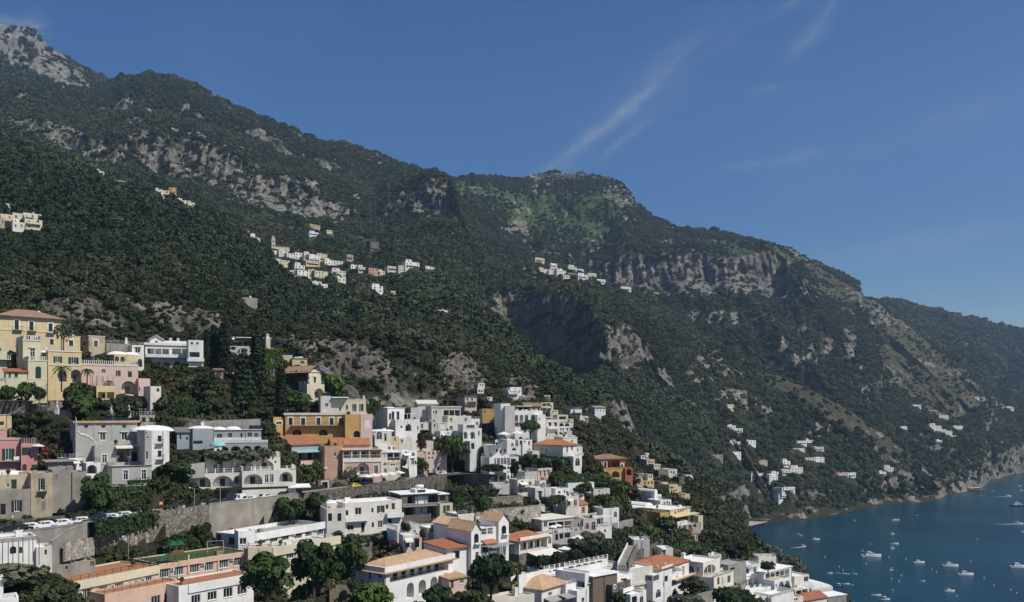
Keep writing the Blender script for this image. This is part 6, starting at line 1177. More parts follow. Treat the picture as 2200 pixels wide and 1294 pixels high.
# rock pinnacles and the outcrops beside the town
PG = np.zeros_like(D)
def pinn(Z, cx, cy, w, h, dmin, dmax):
    g = np.exp(-np.abs((px - cx) / w) ** 2.2 - np.abs((D - (dmin + dmax) / 2) / ((dmax - dmin) / 2)) ** 2.2)
    global PG; PG = np.maximum(PG, g * (h > 8)); return Z + g * (h + 0.45 * h * fbm(X / 7, D / 9, 4, True) + 0.3 * h * fbm(X / 15, D / 15, 3))
Z = pinn(Z, 1328, 880, 34, 14, 560, 650); Z = pinn(Z, 1352, 900, 22, 9, 570, 640); Z = pinn(Z, 1300, 900, 60, 6, 540, 620)
# ---- masks
gz0 = np.gradient(Z, axis=0); gd0 = np.gradient(D, axis=0)
dX1 = np.gradient(X, axis=1); dY1 = np.gradient(D, axis=1); dZ1 = np.gradient(Z, axis=1)
dX0 = np.gradient(X, axis=0)
nx = gd0 * dZ1 - gz0 * dY1; ny = gz0 * dX1 - dX0 * dZ1; nz = dX0 * dY1 - gd0 * dX1
nl = np.sqrt(nx * nx + ny * ny + nz * nz) + 1e-9; NZ = np.abs(nz) / nl
rock = np.clip((0.52 - NZ) / 0.25, 0, 1) * far
rn = fbm(X / 60, Z / 60, 4)
def ell(cx, cy, rx, ry, rot=0.0):
    a = math.radians(rot); dx = px - cx; dy = PY - cy
    s = dx * math.cos(a) + dy * math.sin(a); t = -dx * math.sin(a) + dy * math.cos(a)
    return np.clip(1.35 - np.sqrt((s / rx) ** 2 + (t / ry) ** 2), 0, 1)
def addrock(k0, k1, items, amt=0.75):
    global rock
    sel = (Kc >= k0) & (Kc < k1)
    for e in items: rock = np.where(sel, np.maximum(rock, np.clip(ell(*e) * 1.6, 0, 1) * (amt + 0.5 * rn)), rock)
addrock(-0.1, 1.3, [(260, 675, 200, 34, 4), (440, 690, 40, 26, 20), (760, 790, 110, 60, 35), (870, 830, 90, 40, 10), (1000, 800, 60, 40, 20), (1120, 830, 40, 30, 30), (640, 740, 60, 20, 20)], 0.95)
addrock(0, 3.2, [(720, 760, 60, 30, -20), (950, 650, 12, 20, 0), (1045, 680, 14, 30, 60), (1325, 890, 34, 34, 0), (1290, 960, 40, 24, 0), (1360, 940, 40, 30, 0), (1200, 850, 40, 14, 40), (950, 600, 50, 14, 10)], 0.6)
addrock(4.6, 6.6, [(150, 320, 130, 44, 28), (320, 330, 60, 30, 40), (420, 350, 100, 48, 20), (560, 425, 90, 30, 12), (680, 450, 80, 24, 12), (920, 435, 52, 42, 0), (1180, 715, 110, 90, 0), (1335, 750, 55, 52, 0), (1100, 470, 30, 30, 0), (1060, 680, 20, 40, 30)], 0.7)
addrock(3.9, 5.2, [(1760, 1098, 110, 14, -6), (1900, 1075, 90, 9, -5), (2000, 1070, 60, 10, -6), (2110, 1015, 50, 34, 0), (2170, 990, 60, 34, 0), (2050, 1050, 50, 16, -10), (1640, 1110, 60, 10, 0)], 0.5)
addrock(6.0, 9.0, [(300, 270, 36, 16, 40), (560, 290, 20, 14, 30), (620, 330, 16, 8, 0), (1490, 680, 0.1, 0.1, 0)], 0.6)
addrock(8.4, 10.6, [(1400, 602, 120, 42, 0), (1500, 595, 110, 42, 0), (1600, 592, 90, 42, 0), (1640, 605, 50, 36, 0), (1110, 490, 26, 22, 0), (1490, 685, 14, 16, 0), (1535, 685, 12, 18, 0), (1575, 685, 12, 16, 0), (1635, 755, 20, 32, 0), (1775, 740, 16, 26, 0), (1825, 740, 14, 40, 0), (1740, 770, 18, 24, 0), (1775, 830, 18, 30, 0)], 0.8)
addrock(9.9, 11.4, [(1835, 630, 28, 20, 0), (1330, 410, 60, 12, -18), (1340, 435, 40, 12, -15), (1880, 672, 26, 14, 30), (1880, 690, 18, 14, 0), (300, 195, 40, 10, 0), (310, 172, 30, 8, 20), (420, 235, 80, 12, 30), (1450, 530, 40, 10, -20), (1440, 520, 30, 8, 0), (560, 285, 40, 12, 30)], 0.5)
addrock(12.2, 14.1, [(60, 110, 120, 62, 35), (110, 160, 120, 44, 30), (2180, 800, 30, 24, 0)], 0.85)
mot = fbm(X / 22, Z / 14 + D / 40, 4)                       # ledges and gullies that carry scrub
big = fbm(X / 120 + 4, Z / 90 + D / 300, 4)
spots = np.clip((fbm(X / 34, Z / 20 + D / 60, 4, True) - 0.47) * 5, 0, 1) * np.clip((big - 0.08) * 6, 0, 1) * far * np.clip((Kc - 3.5) / 2, 0, 1)
rock = np.clip(np.maximum(rock, spots * 0.9) * np.clip(0.78 + 1.5 * mot, 0, 1.25), 0, 1)
rock = np.maximum(rock, np.clip(PG * 3.2 - 0.25, 0, 1) * np.clip(0.95 + 0.9 * mot, 0.3, 1))
grass = np.zeros_like(D); dry = np.zeros_like(D)
def addgrass(k0, k1, items, val):
    global grass, dry
    sel = (Kc >= k0) & (Kc < k1)
    for e in items:
        if val > 0.8: dry = np.where(sel & (ell(*e) > 0), 1.0, dry)
        grass = np.where(sel, np.maximum(grass, np.clip(ell(*e) * 1.5, 0, 1) * val * np.clip(0.8 + rn * 1.1 + 0.5 * mot, 0, 1)), grass)
addgrass(8, 12, [(1110, 445, 70, 30, 10), (1220, 480, 120, 38, 8), (1190, 455, 100, 44, 0), (1280, 440, 80, 30, 0), (1000, 410, 70, 20, 0), (1640, 545, 100, 20, 8), (1600, 530, 100, 16, 6)], 0.75)
addgrass(8.6, 12, [(1960, 760, 60, 110, -32), (2050, 850, 90, 50, 30), (1780, 600, 80, 10, 30), (1860, 650, 40, 10, 20), (1640, 560, 60, 12, 0), (1200, 380, 200, 8, 2), (1790, 630, 70, 12, 20)], 1.0)
addgrass(6, 8.05, [(1800, 885, 130, 20, 28), (1900, 942, 60, 20, 30), (1690, 828, 60, 12, 26)], 0.85)
addgrass(6, 8.05, [(770, 345, 70, 16, 5), (200, 240, 60, 20, 10)], 0.5)
addgrass(2.8, 5.2, [(760, 530, 130, 40, 8), (900, 560, 90, 26, 6), (660, 470, 80, 24, 5), (620, 480, 60, 26, 10)], 0.35)
addgrass(12, 14, [(140, 190, 120, 14, 30)], 0.6)
warmk = np.clip(1 - np.abs(Kc - 0.6) / 0.9, 0, 1) * 0.9 + np.clip(1 - np.abs(Kc - 9.5) / 1.2, 0, 1) * 0.6 + np.clip(1 - np.abs(Kc - 5.5) / 0.8, 0, 1) * np.clip((px - 1000) / 60, 0, 1) * 0.7
co = np.stack([X, D, Z], -1).reshape(-1, 3)
ii = np.arange(NR * NC).reshape(NR, NC)
fc = np.stack([ii[:-1, :-1], ii[:-1, 1:], ii[1:, 1:], ii[1:, :-1]], -1).reshape(-1, 4)
def grid_mesh(name, co, fc, mat):
    me = bpy.data.meshes.new(name); me.vertices.add(len(co)); me.vertices.foreach_set('co', co.ravel().astype(np.float32))
    me.loops.add(fc.size); me.loops.foreach_set('vertex_index', fc.ravel().astype(np.int32))
    me.polygons.add(len(fc)); me.polygons.foreach_set('loop_start', np.arange(0, fc.size, 4, dtype=np.int32))
    me.materials.append(MATS[mat]); me.update(calc_edges=True); me.validate(); return me
me = grid_mesh('terrain', co, fc, 'terrain')
for nm, arr in (('rock', rock), ('grass', grass), ('warm', warmk), ('dry', dry)):
    a = me.attributes.new(nm, 'FLOAT', 'POINT'); a.data.foreach_set('value', arr.ravel().astype(np.float32))
me.polygons.foreach_set('use_smooth', np.ones(len(fc), bool))
terrain = tag(link('terrain', me), 'steep limestone mountainsides above the bay', kind='structure')
PY = HY - (Z - CZ) / D * F
PYrun = np.minimum.accumulate(PY, axis=0)
def hit(px_, py_, kmin=-0.5):
    """distance of the first ground seen at a bearing and elevation"""
    j = int(np.argmin(np.abs(xs - px_))); r0 = int(np.searchsorted(K, kmin))
    col = np.minimum.accumulate(PY[r0:, j]); idx = np.nonzero(col <= py_)[0]
    r = r0 + (idx[0] if len(idx) else len(col) - 1)
    return float(D[r, j])
# sea
m_ = MB(); m_.poly([(-9000, -2000, 0), (30000, -2000, 0), (30000, 40000, 0), (-9000, 40000, 0)])
tag(m_.build('sea', 'sea'), 'deep blue bay', kind='structure')
# ------------------------------------------------------------------ foliage templates
def leaf_cloud(n, lobes, size, seed, flat=0.0):
    """many small leaf faces on a set of overlapping lobes (cx,cy,cz,rx,ry,rz)"""
    r = np.random.default_rng(seed); L = np.array(lobes, float)
    area = (L[:, 3] * L[:, 4] + L[:, 3] * L[:, 5] + L[:, 4] * L[:, 5]); pick = r.choice(len(L), n, p=area / area.sum())
    v = r.normal(size=(n, 3)); v /= np.linalg.norm(v, axis=1)[:, None]
    v[:, 2] = np.where((v[:, 2] < -0.35) & (r.random(n) < 0.7), -v[:, 2], v[:, 2])
    rad = (0.72 + 0.34 * r.random(n) ** 0.7)[:, None]
    c = L[pick, :3] + v * L[pick, 3:] * rad
    nn = v + r.normal(size=(n, 3)) * 0.55; nn[:, 2] += 0.35; nn /= np.linalg.norm(nn, axis=1)[:, None]
    t = np.cross(nn, r.normal(size=(n, 3))); t /= np.linalg.norm(t, axis=1)[:, None] + 1e-9; b = np.cross(nn, t)
    s = size * (0.6 + 0.8 * r.random(n))[:, None]
    vs = np.stack([c - t * s * 0.5 - b * s * 0.35, c + t * s * 0.5 - b * s * 0.35, c + t * s * 0.32 + b * s * 0.5 + nn * s * 0.12, c - t * s * 0.32 + b * s * 0.5 + nn * s * 0.12], 1).reshape(-1, 3)
    return vs, np.arange(4 * n).reshape(n, 4)
def rlobes(k, seed, R=1.0, flat=0.8, up=1.0, gap=0):
    r = np.random.default_rng(seed); c0 = 0.72 - 0.2 * gap; o = [(0, 0, up * 0.9, R * c0, R * c0, R * flat * 0.75)]
    for i in range(k):
        a = 2 * math.pi * (i + r.random() * 0.7) / k; q = R * (0.42 + 0.2 * r.random() + gap * 0.16 * r.random()); z = up * (0.5 + (0.8 + 0.35 * gap) * r.random())
        s = R * (0.32 - 0.08 * gap + 0.2 * r.random()); o.append((q * math.cos(a), q * math.sin(a), z, s, s, s * flat))
    return o
def qmesh(name, vs, fc, mat):
    return grid_mesh(name, np.asarray(vs), np.asarray(fc), mat)
def clump(name, seed, mat, n=230, size=0.42, k=6, flat=0.85):
    vs, fc = leaf_cloud(n, rlobes(k, seed, 1.0, flat, 0.75), size, seed)
    return qmesh(name, vs, fc, mat)
FT = [bpy.data.objects.new('forest_tree', clump('forest_tree', 30 + i, 'forest', 420, 0.27, 8)) for i in range(4)]
ST = [bpy.data.objects.new('shrub', clump('shrub', 60 + i, 'scrub', 220, 0.34, 5, 0.7)) for i in range(3)]
def scatter(name, pts, scl, tint, templates, label, cat):
    n = len(pts); me = bpy.data.meshes.new(name); me.vertices.add(n); me.vertices.foreach_set('co', np.asarray(pts, np.float32).ravel())
    def at(nm, ty, arr, key='value'):
        a = me.attributes.new(nm, ty, 'POINT'); a.data.foreach_set(key, np.ascontiguousarray(arr).ravel())
    at('scl', 'FLOAT_VECTOR', np.asarray(scl, np.float32), 'vector'); at('tint', 'FLOAT', np.asarray(tint, np.float32))
    at('rot', 'FLOAT_VECTOR', np.stack([RNG.normal(0, .12, n), RNG.normal(0, .12, n), RNG.random(n) * 6.28], 1).astype(np.float32), 'vector')
    at('pick', 'INT', RNG.integers(0, len(templates), n).astype(np.int32))
    ng = bpy.data.node_groups.new(name, 'GeometryNodeTree')
    ng.interface.new_socket('Geometry', in_out='INPUT', socket_type='NodeSocketGeometry'); ng.interface.new_socket('Geometry', in_out='OUTPUT', socket_type='NodeSocketGeometry')
    gi = ng.nodes.new('NodeGroupInput'); go = ng.nodes.new('NodeGroupOutput'); iop = ng.nodes.new('GeometryNodeInstanceOnPoints')
    jn = ng.nodes.new('GeometryNodeJoinGeometry')
    for t in templates:
        oi = ng.nodes.new('GeometryNodeObjectInfo'); oi.inputs['Object'].default_value = t; oi.inputs['As Instance'].default_value = True
        ng.links.new(oi.outputs['Geometry'], jn.inputs[0])
    def na(nm, ty):
        a = ng.nodes.new('GeometryNodeInputNamedAttribute'); a.data_type = ty; a.inputs[0].default_value = nm; return a.outputs[0]
    ng.links.new(gi.outputs[0], iop.inputs['Points']); ng.links.new(jn.outputs[0], iop.inputs['Instance'])
    iop.inputs['Pick Instance'].default_value = True
    ng.links.new(na('pick', 'INT'), iop.inputs['Instance Index']); ng.links.new(na('scl', 'FLOAT_VECTOR'), iop.inputs['Scale']); ng.links.new(na('rot', 'FLOAT_VECTOR'), iop.inputs['Rotation'])
    ng.links.new(iop.outputs[0], go.inputs[0])
    o = link(name, me); md = o.modifiers.new('scatter', 'NODES'); md.node_group = ng
    return tag(o, label, cat, kind='stuff')
# ------------------------------------------------------------------ woods on the slopes
def quadarea():
    a = co.reshape(NR, NC, 3); e1 = a[:-1, 1:] - a[:-1, :-1]; e2 = a[1:, :-1] - a[:-1, :-1]
    return np.linalg.norm(np.cross(e1, e2), axis=-1)
QA = quadarea(); A3 = co.reshape(NR, NC, 3)
visx = (xs[:-1] > -160) & (xs[:-1] < 2360)
hid = PY[:-1, :-1] > PYrun[:-1, :-1] + 14       # ground well below a nearer crest
def sow(k0, k1, spacing, size, cond=None):
    """tree positions between two lines; spacing and size in metres"""
    kk = (K[:-1] >= k0) & (K[:-1] < k1)
    rk = rock[:-1, :-1]; gr = grass[:-1, :-1]
    dens = np.clip(1.0 - rk * 1.25, 0.0, 1) * (1 - 0.85 * np.clip(gr * 1.5, 0, 1)) / spacing ** 2
    if k1 < 1.5: dens = dens * np.clip(1.25 - 1.6 * rk, 0.05, 1)
    dens = dens * np.clip(1.05 + 0.9 * fbm(X[:-1, :-1] / 45, D[:-1, :-1] / 45, 3), 0.35, 1.3)
    dens = dens * kk[:, None] * visx[None, :] * (Z[:-1, :-1] > 4) * np.where(hid, 0.15, 1.0)
    if cond is not None: dens = dens * cond[:-1, :-1]
    ex = QA * dens; n = RNG.poisson(ex); r_, c_ = np.nonzero(n); rep = n[r_, c_]; r_ = np.repeat(r_, rep); c_ = np.repeat(c_, rep)
    u = RNG.random(len(r_))[:, None]; v = RNG.random(len(r_))[:, None]
    p = A3[r_, c_] * (1 - u) * (1 - v) + A3[r_, c_ + 1] * u * (1 - v) + A3[r_ + 1, c_] * (1 - u) * v + A3[r_ + 1, c_ + 1] * u * v
    s = size * np.clip(RNG.lognormal(0, 0.42, len(p)), 0.4, 2.4)
    s = s * (1 - 0.45 * np.clip(rock[r_, c_] * 1.6, 0, 1)) * (1 - 0.4 * np.clip(grass[r_, c_], 0, 1))
    sc3 = np.stack([s, s, s * (0.85 + 0.3 * RNG.random(len(p)))], 1)
    p = p.copy(); p[:, 2] -= 0.25 * s
    t = np.clip(0.42 - 0.27 * (k1 <= 2.1) + 0.06 * (k0 >= 6) + 0.17 * (3 <= k0 < 7) + 0.26 * (k1 <= 3.2) * np.clip((CX + p[:, 0] / p[:, 1] * F - 600) / 150, 0, 1) + 0.75 * fbm(p[:, 0] / 120, p[:, 1] / 120, 3) + RNG.normal(0, 0.24, len(p)), 0, 1)
    return p, sc3, t
def clear_of(p, boxes):
    keep = np.ones(len(p), bool); pxx = CX + p[:, 0] / p[:, 1] * F
    for (x0, x1, dn, df) in boxes:
        keep &= ~((pxx > x0) & (pxx < x1) & (p[:, 1] > dn) & (p[:, 1] < df))
    return keep
def forest(name, parts, label):
    P_ = np.concatenate([a[0] for a in parts]); S_ = np.concatenate([a[1] for a in parts]); T_ = np.concatenate([a[2] for a in parts])
    k = clear_of(P_, CLEAR); scatter(name, P_[k], S_[k], T_[k], FT, label, 'forest')
    print(name, int(k.sum()))
# ------------------------------------------------------------------ far villages: set on the terrain once it exists
def far_house(cx, yb, w, hgt, mat, label, kind=0, rel=18, group=None, kmin=1.0, storeys=None, lift=0):
    """centre column, foot row, width and height in photo pixels"""
    zone(0, 0, 1); d = hit(cx, yb, kmin) - 2; yb -= lift; hgt *= 1 + lift * 0.04; yaw = -math.degrees(math.atan((cx - CX) / F)) + rel
    h = House('house', label, 'house', group); h.k = 1.0
    x0, x1 = cx - w / 2, cx + w / 2; sc_ = d / F
    roof = 'flat' if kind != 2 else 'gableU'
    b = h.B(x0, x1, yb - hgt, yb, d, yaw, max(5, w * sc_ * 0.6), mat, roof, {0: 'roof_white', 1: 'roof_beige', 2: 'tile_red'}[kind], rh=1.4, below=9 if kmin < 3.9 else 4, ground=False)
    n = storeys or max(1, int(round(hgt / max(3.2 / sc_, 3)))); k = max(2, int(w * sc_ / 3.2)); k = min(k, 7)
    for j in range(n):
        y = yb - hgt * (j + 0.5) / n
        b.w('a' if (j == 0 and random.random() < 0.4) else 'd', [(x0 + w * (i + 0.5) / k, y, min(w / k * 0.34, 1.3 / sc_), min(hgt / n * 0.5, 1.7 / sc_)) for i in range(k) if random.random() < 0.9])
        if j == 1 and random.random() < 0.5: b.bal(x0 + w * 0.1, x1 - w * 0.1, yb - hgt * j / n, 1.2, 0.9, 'solid', mat)
    if random.random() < 0.5: b.chim(random.uniform(.2, .8), 0.5, 1.0)
    if random.random() < 0.4 and kind == 0:
        b2 = h.B(x0 + w * 0.05, x0 + w * random.uniform(0.4, 0.7), yb - hgt * 1.35, yb - hgt * 0.98, d + 2.5, yaw, 4, mat, 'flat', 'roof_white', ground=False); b2.w('d', [(x0 + w * 0.25, yb - hgt * 1.15, w * 0.12, hgt * 0.18)])
    CLEAR.append((x0 - 3, x1 + 3, d - 7 - d * (0.02 if kmin < 3.9 else 0.004), d + max(6, w * sc_ * 0.6)))
    h.done(); HOUSES.remove(h); return h
ORD = ['leftmost', 'second', 'third', 'fourth', 'fifth', 'sixth', 'seventh', 'eighth', 'ninth', 'tenth', 'eleventh', 'twelfth', 'thirteenth', 'fourteenth', 'fifteenth', 'sixteenth', 'seventeenth', 'eighteenth', 'nineteenth', 'twentieth', 'twenty-first', 'twenty-second', 'twenty-third', 'twenty-fourth', 'twenty-fifth', 'twenty-sixth']
CNAME = {'white': 'white', 'offwhite': 'off-white', 'cream': 'cream', 'pale_yellow': 'yellow', 'ochre': 'bright yellow', 'pale_pink': 'pinkish', 'salmon': 'orange', 'concrete': 'grey', 'old_beige': 'beige', 'stone': 'stone'}
def village(lst, place, group, **k):
    lst = sorted(lst); seen = {}
    for (cx, yb, w, hg, mt, *r) in lst:
        i = seen.get(mt, 0); seen[mt] = i + 1; tot = sum(1 for q in lst if q[4] == mt)
        lab = f'only {CNAME[mt]} house {place}' if tot == 1 else f'leftmost {CNAME[mt]} house {place}' if i == 0 else f'{ORD[i]} {CNAME[mt]} house from the left {place}'
        far_house(cx, yb, w, hg, mt, lab, r[0] if r else 0, group=group, **k)
VILL = [
 ([(18, 455, 22, 10, 'offwhite'), (14, 480, 26, 12, 'cream'), (42, 478, 30, 12, 'cream', 1), (70, 476, 40, 10, 'offwhite', 1), (40, 499, 26, 14, 'white'), (72, 497, 38, 17, 'cream', 1), (0, 490, 20, 14, 'old_beige')], 'in the hamlet at the left edge of the hill', 'hamlet at the left edge', dict(kmin=1.0, rel=10, lift=5)),
 ([(213, 386, 22, 11, 'white'), (222, 393, 14, 5, 'offwhite'), (252, 401, 40, 8, 'concrete', 1)], 'high below the grey cliff at left', 'houses under the left cliff', dict(kmin=1.0, rel=10, lift=5)),
 ([(342, 430, 16, 13, 'white'), (353, 432, 22, 15, 'pale_pink', 1), (371, 435, 16, 22, 'ochre', 1), (384, 442, 14, 9, 'white'), (398, 446, 16, 8, 'offwhite'), (411, 451, 16, 9, 'cream')], 'by the bright yellow house on the near crest', 'houses on the near crest', dict(kmin=1.0, rel=12, lift=5)),
 ([(530, 514, 36, 10, 'white'), (548, 524, 22, 10, 'offwhite'), (598, 552, 24, 8, 'white'), (612, 552, 26, 9, 'offwhite'), (626, 558, 20, 9, 'white'), (645, 560, 22, 12, 'white'), (662, 562, 18, 12, 'offwhite'), (676, 566, 24, 14, 'white'), (692, 564, 22, 14, 'pale_yellow', 1), (672, 575, 30, 10, 'pale_yellow', 1), (708, 572, 20, 9, 'white'), (728, 574, 26, 9, 'offwhite'), (752, 563, 14, 11, 'old_beige', 1), (764, 586, 20, 12, 'white'), (780, 589, 20, 11, 'offwhite'), (802, 594, 20, 13, 'salmon', 1), (820, 594, 14, 8, 'cream'), (848, 586, 30, 9, 'offwhite', 1), (886, 582, 30, 14, 'white'), (866, 586, 20, 10, 'cream', 1), (883, 590, 18, 7, 'white'), (677, 496, 22, 9, 'old_beige', 1), (675, 510, 20, 7, 'white'), (708, 508, 12, 9, 'cream', 1), (805, 542, 18, 17, 'stone', 1), (924, 581, 20, 4, 'white')], 'in the village below the cliff by the church', 'church village houses', dict(kmin=2.9, rel=26, lift=3)),
 ([(590, 570, 30, 6, 'white'), (610, 578, 34, 9, 'cream', 1), (644, 592, 22, 12, 'white'), (636, 604, 26, 12, 'offwhite'), (652, 606, 26, 14, 'white'), (650, 618, 40, 10, 'concrete'), (670, 604, 16, 14, 'pale_yellow', 1), (690, 618, 28, 22, 'cream', 1), (680, 622, 22, 8, 'offwhite'), (697, 628, 14, 8, 'white'), (728, 604, 30, 12, 'offwhite'), (730, 614, 26, 8, 'white'), (811, 636, 24, 11, 'white'), (533, 658, 40, 9, 'concrete'), (948, 682, 28, 7, 'offwhite', 1), (845, 640, 10, 6, 'cream')], 'in the lower group of village houses', 'lower village houses', dict(kmin=1.0, rel=26, lift=7)),
 ([(1160, 566, 20, 9, 'cream', 1), (1190, 578, 14, 9, 'white'), (1169, 590, 22, 9, 'offwhite'), (1187, 590, 16, 8, 'white'), (1206, 594, 20, 10, 'white'), (1230, 586, 18, 10, 'offwhite'), (1246, 590, 16, 9, 'white'), (1232, 598, 24, 8, 'concrete'), (1253, 602, 22, 9, 'white'), (1272, 600, 18, 10, 'cream', 1), (1290, 612, 22, 9, 'white'), (1264, 606, 16, 6, 'offwhite'), (1218, 600, 16, 6, 'cream'), (1345, 628, 22, 9, 'white'), (1238, 622, 18, 6, 'offwhite'), (1111, 458, 10, 7, 'concrete', 1), (1280, 622, 14, 6, 'offwhite')], 'in the white hamlet on the middle ridge', 'ridge hamlet houses', dict(kmin=4.9, rel=34, lift=2)),
 ([(1569, 883, 16, 11, 'cream', 1), (1572, 924, 18, 7, 'offwhite'), (1586, 932, 20, 9, 'offwhite'), (1614, 958, 20, 9, 'white'), (1580, 962, 24, 10, 'offwhite'), (1582, 984, 20, 10, 'white'), (1540, 992, 26, 12, 'concrete'), (1600, 996, 22, 9, 'concrete'), (1722, 958, 22, 8, 'white'), (1738, 958, 20, 9, 'white'), (1716, 972, 26, 6, 'offwhite'), (1760, 972, 20, 9, 'offwhite'), (1742, 996, 26, 10, 'offwhite'), (1760, 1000, 22, 14, 'white'), (1690, 1006, 16, 12, 'white'), (1627, 1030, 26, 10, 'white'), (1662, 1036, 18, 14, 'white'), (1690, 1024, 18, 12, 'offwhite'), (1712, 1020, 26, 12, 'white'), (1672, 1060, 14, 10, 'offwhite'), (1694, 1060, 28, 10, 'white'), (1687, 1078, 28, 13, 'white'), (1636, 1062, 12, 6, 'cream', 2), (1640, 1000, 18, 8, 'old_beige', 1), (1665, 1022, 16, 5, 'white')], 'on the wooded slope above the small beach', 'houses above the small beach', dict(kmin=3.95, rel=46, lift=2)),
 ([(1806, 1028, 34, 12, 'pale_pink', 1), (1828, 1026, 22, 10, 'white'), (1896, 1022, 16, 8, 'white'), (1910, 1016, 20, 12, 'offwhite'), (1940, 924, 18, 8, 'white'), (2010, 930, 26, 15, 'white'), (2034, 936, 24, 10, 'offwhite'), (2058, 926, 22, 11, 'white'), (2028, 900, 20, 8, 'offwhite'), (2004, 888, 16, 6, 'white'), (1970, 876, 18, 6, 'white'), (2018, 952, 12, 6, 'white'), (2096, 858, 16, 5, 'offwhite'), (2170, 880, 16, 5, 'white'), (2044, 944, 22, 8, 'cream', 1)], 'on the right-hand shore slope', 'houses on the far shore', dict(kmin=3.95, rel=48)),
]
for lst, pl, gr, kw in VILL: village(lst, pl, gr, **kw)
# church with bell tower
d_ = hit(620, 545, 2.9) - 3
h = House('church', 'cream village church with a tall pointed bell tower on the hillside', 'church'); h.k = 1.0
b = h.B(588, 622, 530, 545, d_, 22, 14, 'cream', 'gableU', 'roof_beige', rh=1.5, below=6, ground=False); b.w('a', [(596, 538, 3.5, 5), (604, 538, 3.5, 5), (612, 538, 3.5, 5)])
b = h.B(583.5, 591, 513, 545, d_ - 1, 22, 4.2, 'cream', 'hip', 'tile_pale', rh=4.5, eave=0.15, below=6, ground=False); b.w('a', [(587.3, 520, 2.6, 4), (587.3, 528, 2.6, 4)], frame='frame_brown'); b.band(523.5, 525, 0.3, 'offwhite'); b.band(515, 516.3, 0.3, 'offwhite')
CLEAR.append((580, 626, d_ - 25, d_ + 16)); h.done(); HOUSES.remove(h)
# ------------------------------------------------------------------ single trees and bushes of the town
LM_ = {}
def crown_mesh(kind, v, mat):
    key = (kind, v, mat)
    if key in LM_: return LM_[key]
    if kind == 'round': vs, fc = leaf_cloud(1800, rlobes(12, 100 + v, 1.0, 0.8, 0.62, 1), 0.15, 100 + v)
    elif kind == 'bush': vs, fc = leaf_cloud(800, rlobes(7, 140 + v, 1.0, 0.7, 0.5), 0.2, 140 + v)
    elif kind == 'pine':
        r = np.random.default_rng(200 + v); lb = [(0.62 * r.random() * math.cos(a), 0.62 * r.random() * math.sin(a), 0.72 + 0.2 * r.random(), 0.36, 0.36, 0.17) for a in np.linspace(0, 6.28, 11)] + [(0.62 * math.cos(a), 0.62 * math.sin(a), 0.66 + 0.1 * r.random(), 0.34, 0.34, 0.15) for a in np.linspace(0.3, 6.0, 8)]
        vs, fc = leaf_cloud(1900, lb, 0.12, 200 + v)
    elif kind == 'cypress':
        lb = [(0, 0, z, 0.30 * math.sin(math.pi * (0.12 + 0.8 * z / 4)) ** 0.7 + 0.05, 0.30 * math.sin(math.pi * (0.12 + 0.8 * z / 4)) ** 0.7 + 0.05, 0.42) for z in np.linspace(0.3, 3.75, 12)]
        vs, fc = leaf_cloud(1500, lb, 0.16, 230 + v)
    elif kind == 'cedar':
        r = np.random.default_rng(250 + v); lb = []
        for z in np.linspace(0.25, 2.7, 11):
            R = 0.95 * (1 - z / 3.1) ** 0.8
            for a in np.linspace(0, 6.28, 6)[:-1] + r.random() * 2: lb.append((R * 0.55 * math.cos(a), R * 0.55 * math.sin(a), z, R * 0.48 + 0.05, R * 0.48 + 0.05, 0.1))
        vs, fc = leaf_cloud(2200, lb, 0.15, 250 + v)
    elif kind == 'sparse': vs, fc = leaf_cloud(420, rlobes(8, 300 + v, 1.0, 0.95, 0.62), 0.15, 300 + v)
    LM_[key] = qmesh('crown', vs, fc, mat); return LM_[key]
TH = {'round': 1.45, 'bush': 1.1, 'pine': 0.98, 'cypress': 4.1, 'cedar': 2.85, 'sparse': 1.45}
TR_ = {}
def trunk_mesh(kind, v):
    key = (kind if kind in ('pine', 'sparse') else 'x', v % 2)
    if key in TR_: return TR_[key]
    m = MB(); r = random.Random(v)
    if key[0] == 'pine':
        m.rod((0, 0, -0.1), (0.03, 0, 0.32), 0.06, 0.05, 7)
        for i in range(6):
            a = i * 1.05 + r.random(); q = (0.25 * math.cos(a), 0.25 * math.sin(a), 0.52); m.rod((0.03, 0, 0.28 + 0.02 * i), q, 0.034, 0.022, 5); m.rod(q, (q[0] * 2.2, q[1] * 2.2, 0.70), 0.022, 0.01, 5)
    else:
        m.rod((0, 0, -0.3), (0.02, 0.01, 0.55), 0.085, 0.06, 7)
        for i in range(5):
            a = i * 1.26 + r.random(); q = (0.3 * math.cos(a), 0.3 * math.sin(a), 0.75 + 0.2 * r.random()); m.rod((0.02, 0.01, 0.4 + 0.05 * i), q, 0.045, 0.02, 5); m.rod(q, (q[0] * 1.8, q[1] * 1.8, q[2] + 0.35), 0.02, 0.008, 4)
    TR_[key] = mesh_from('trunk', m.v, m.f, ['bark']); return TR_[key]
_tv = [0]
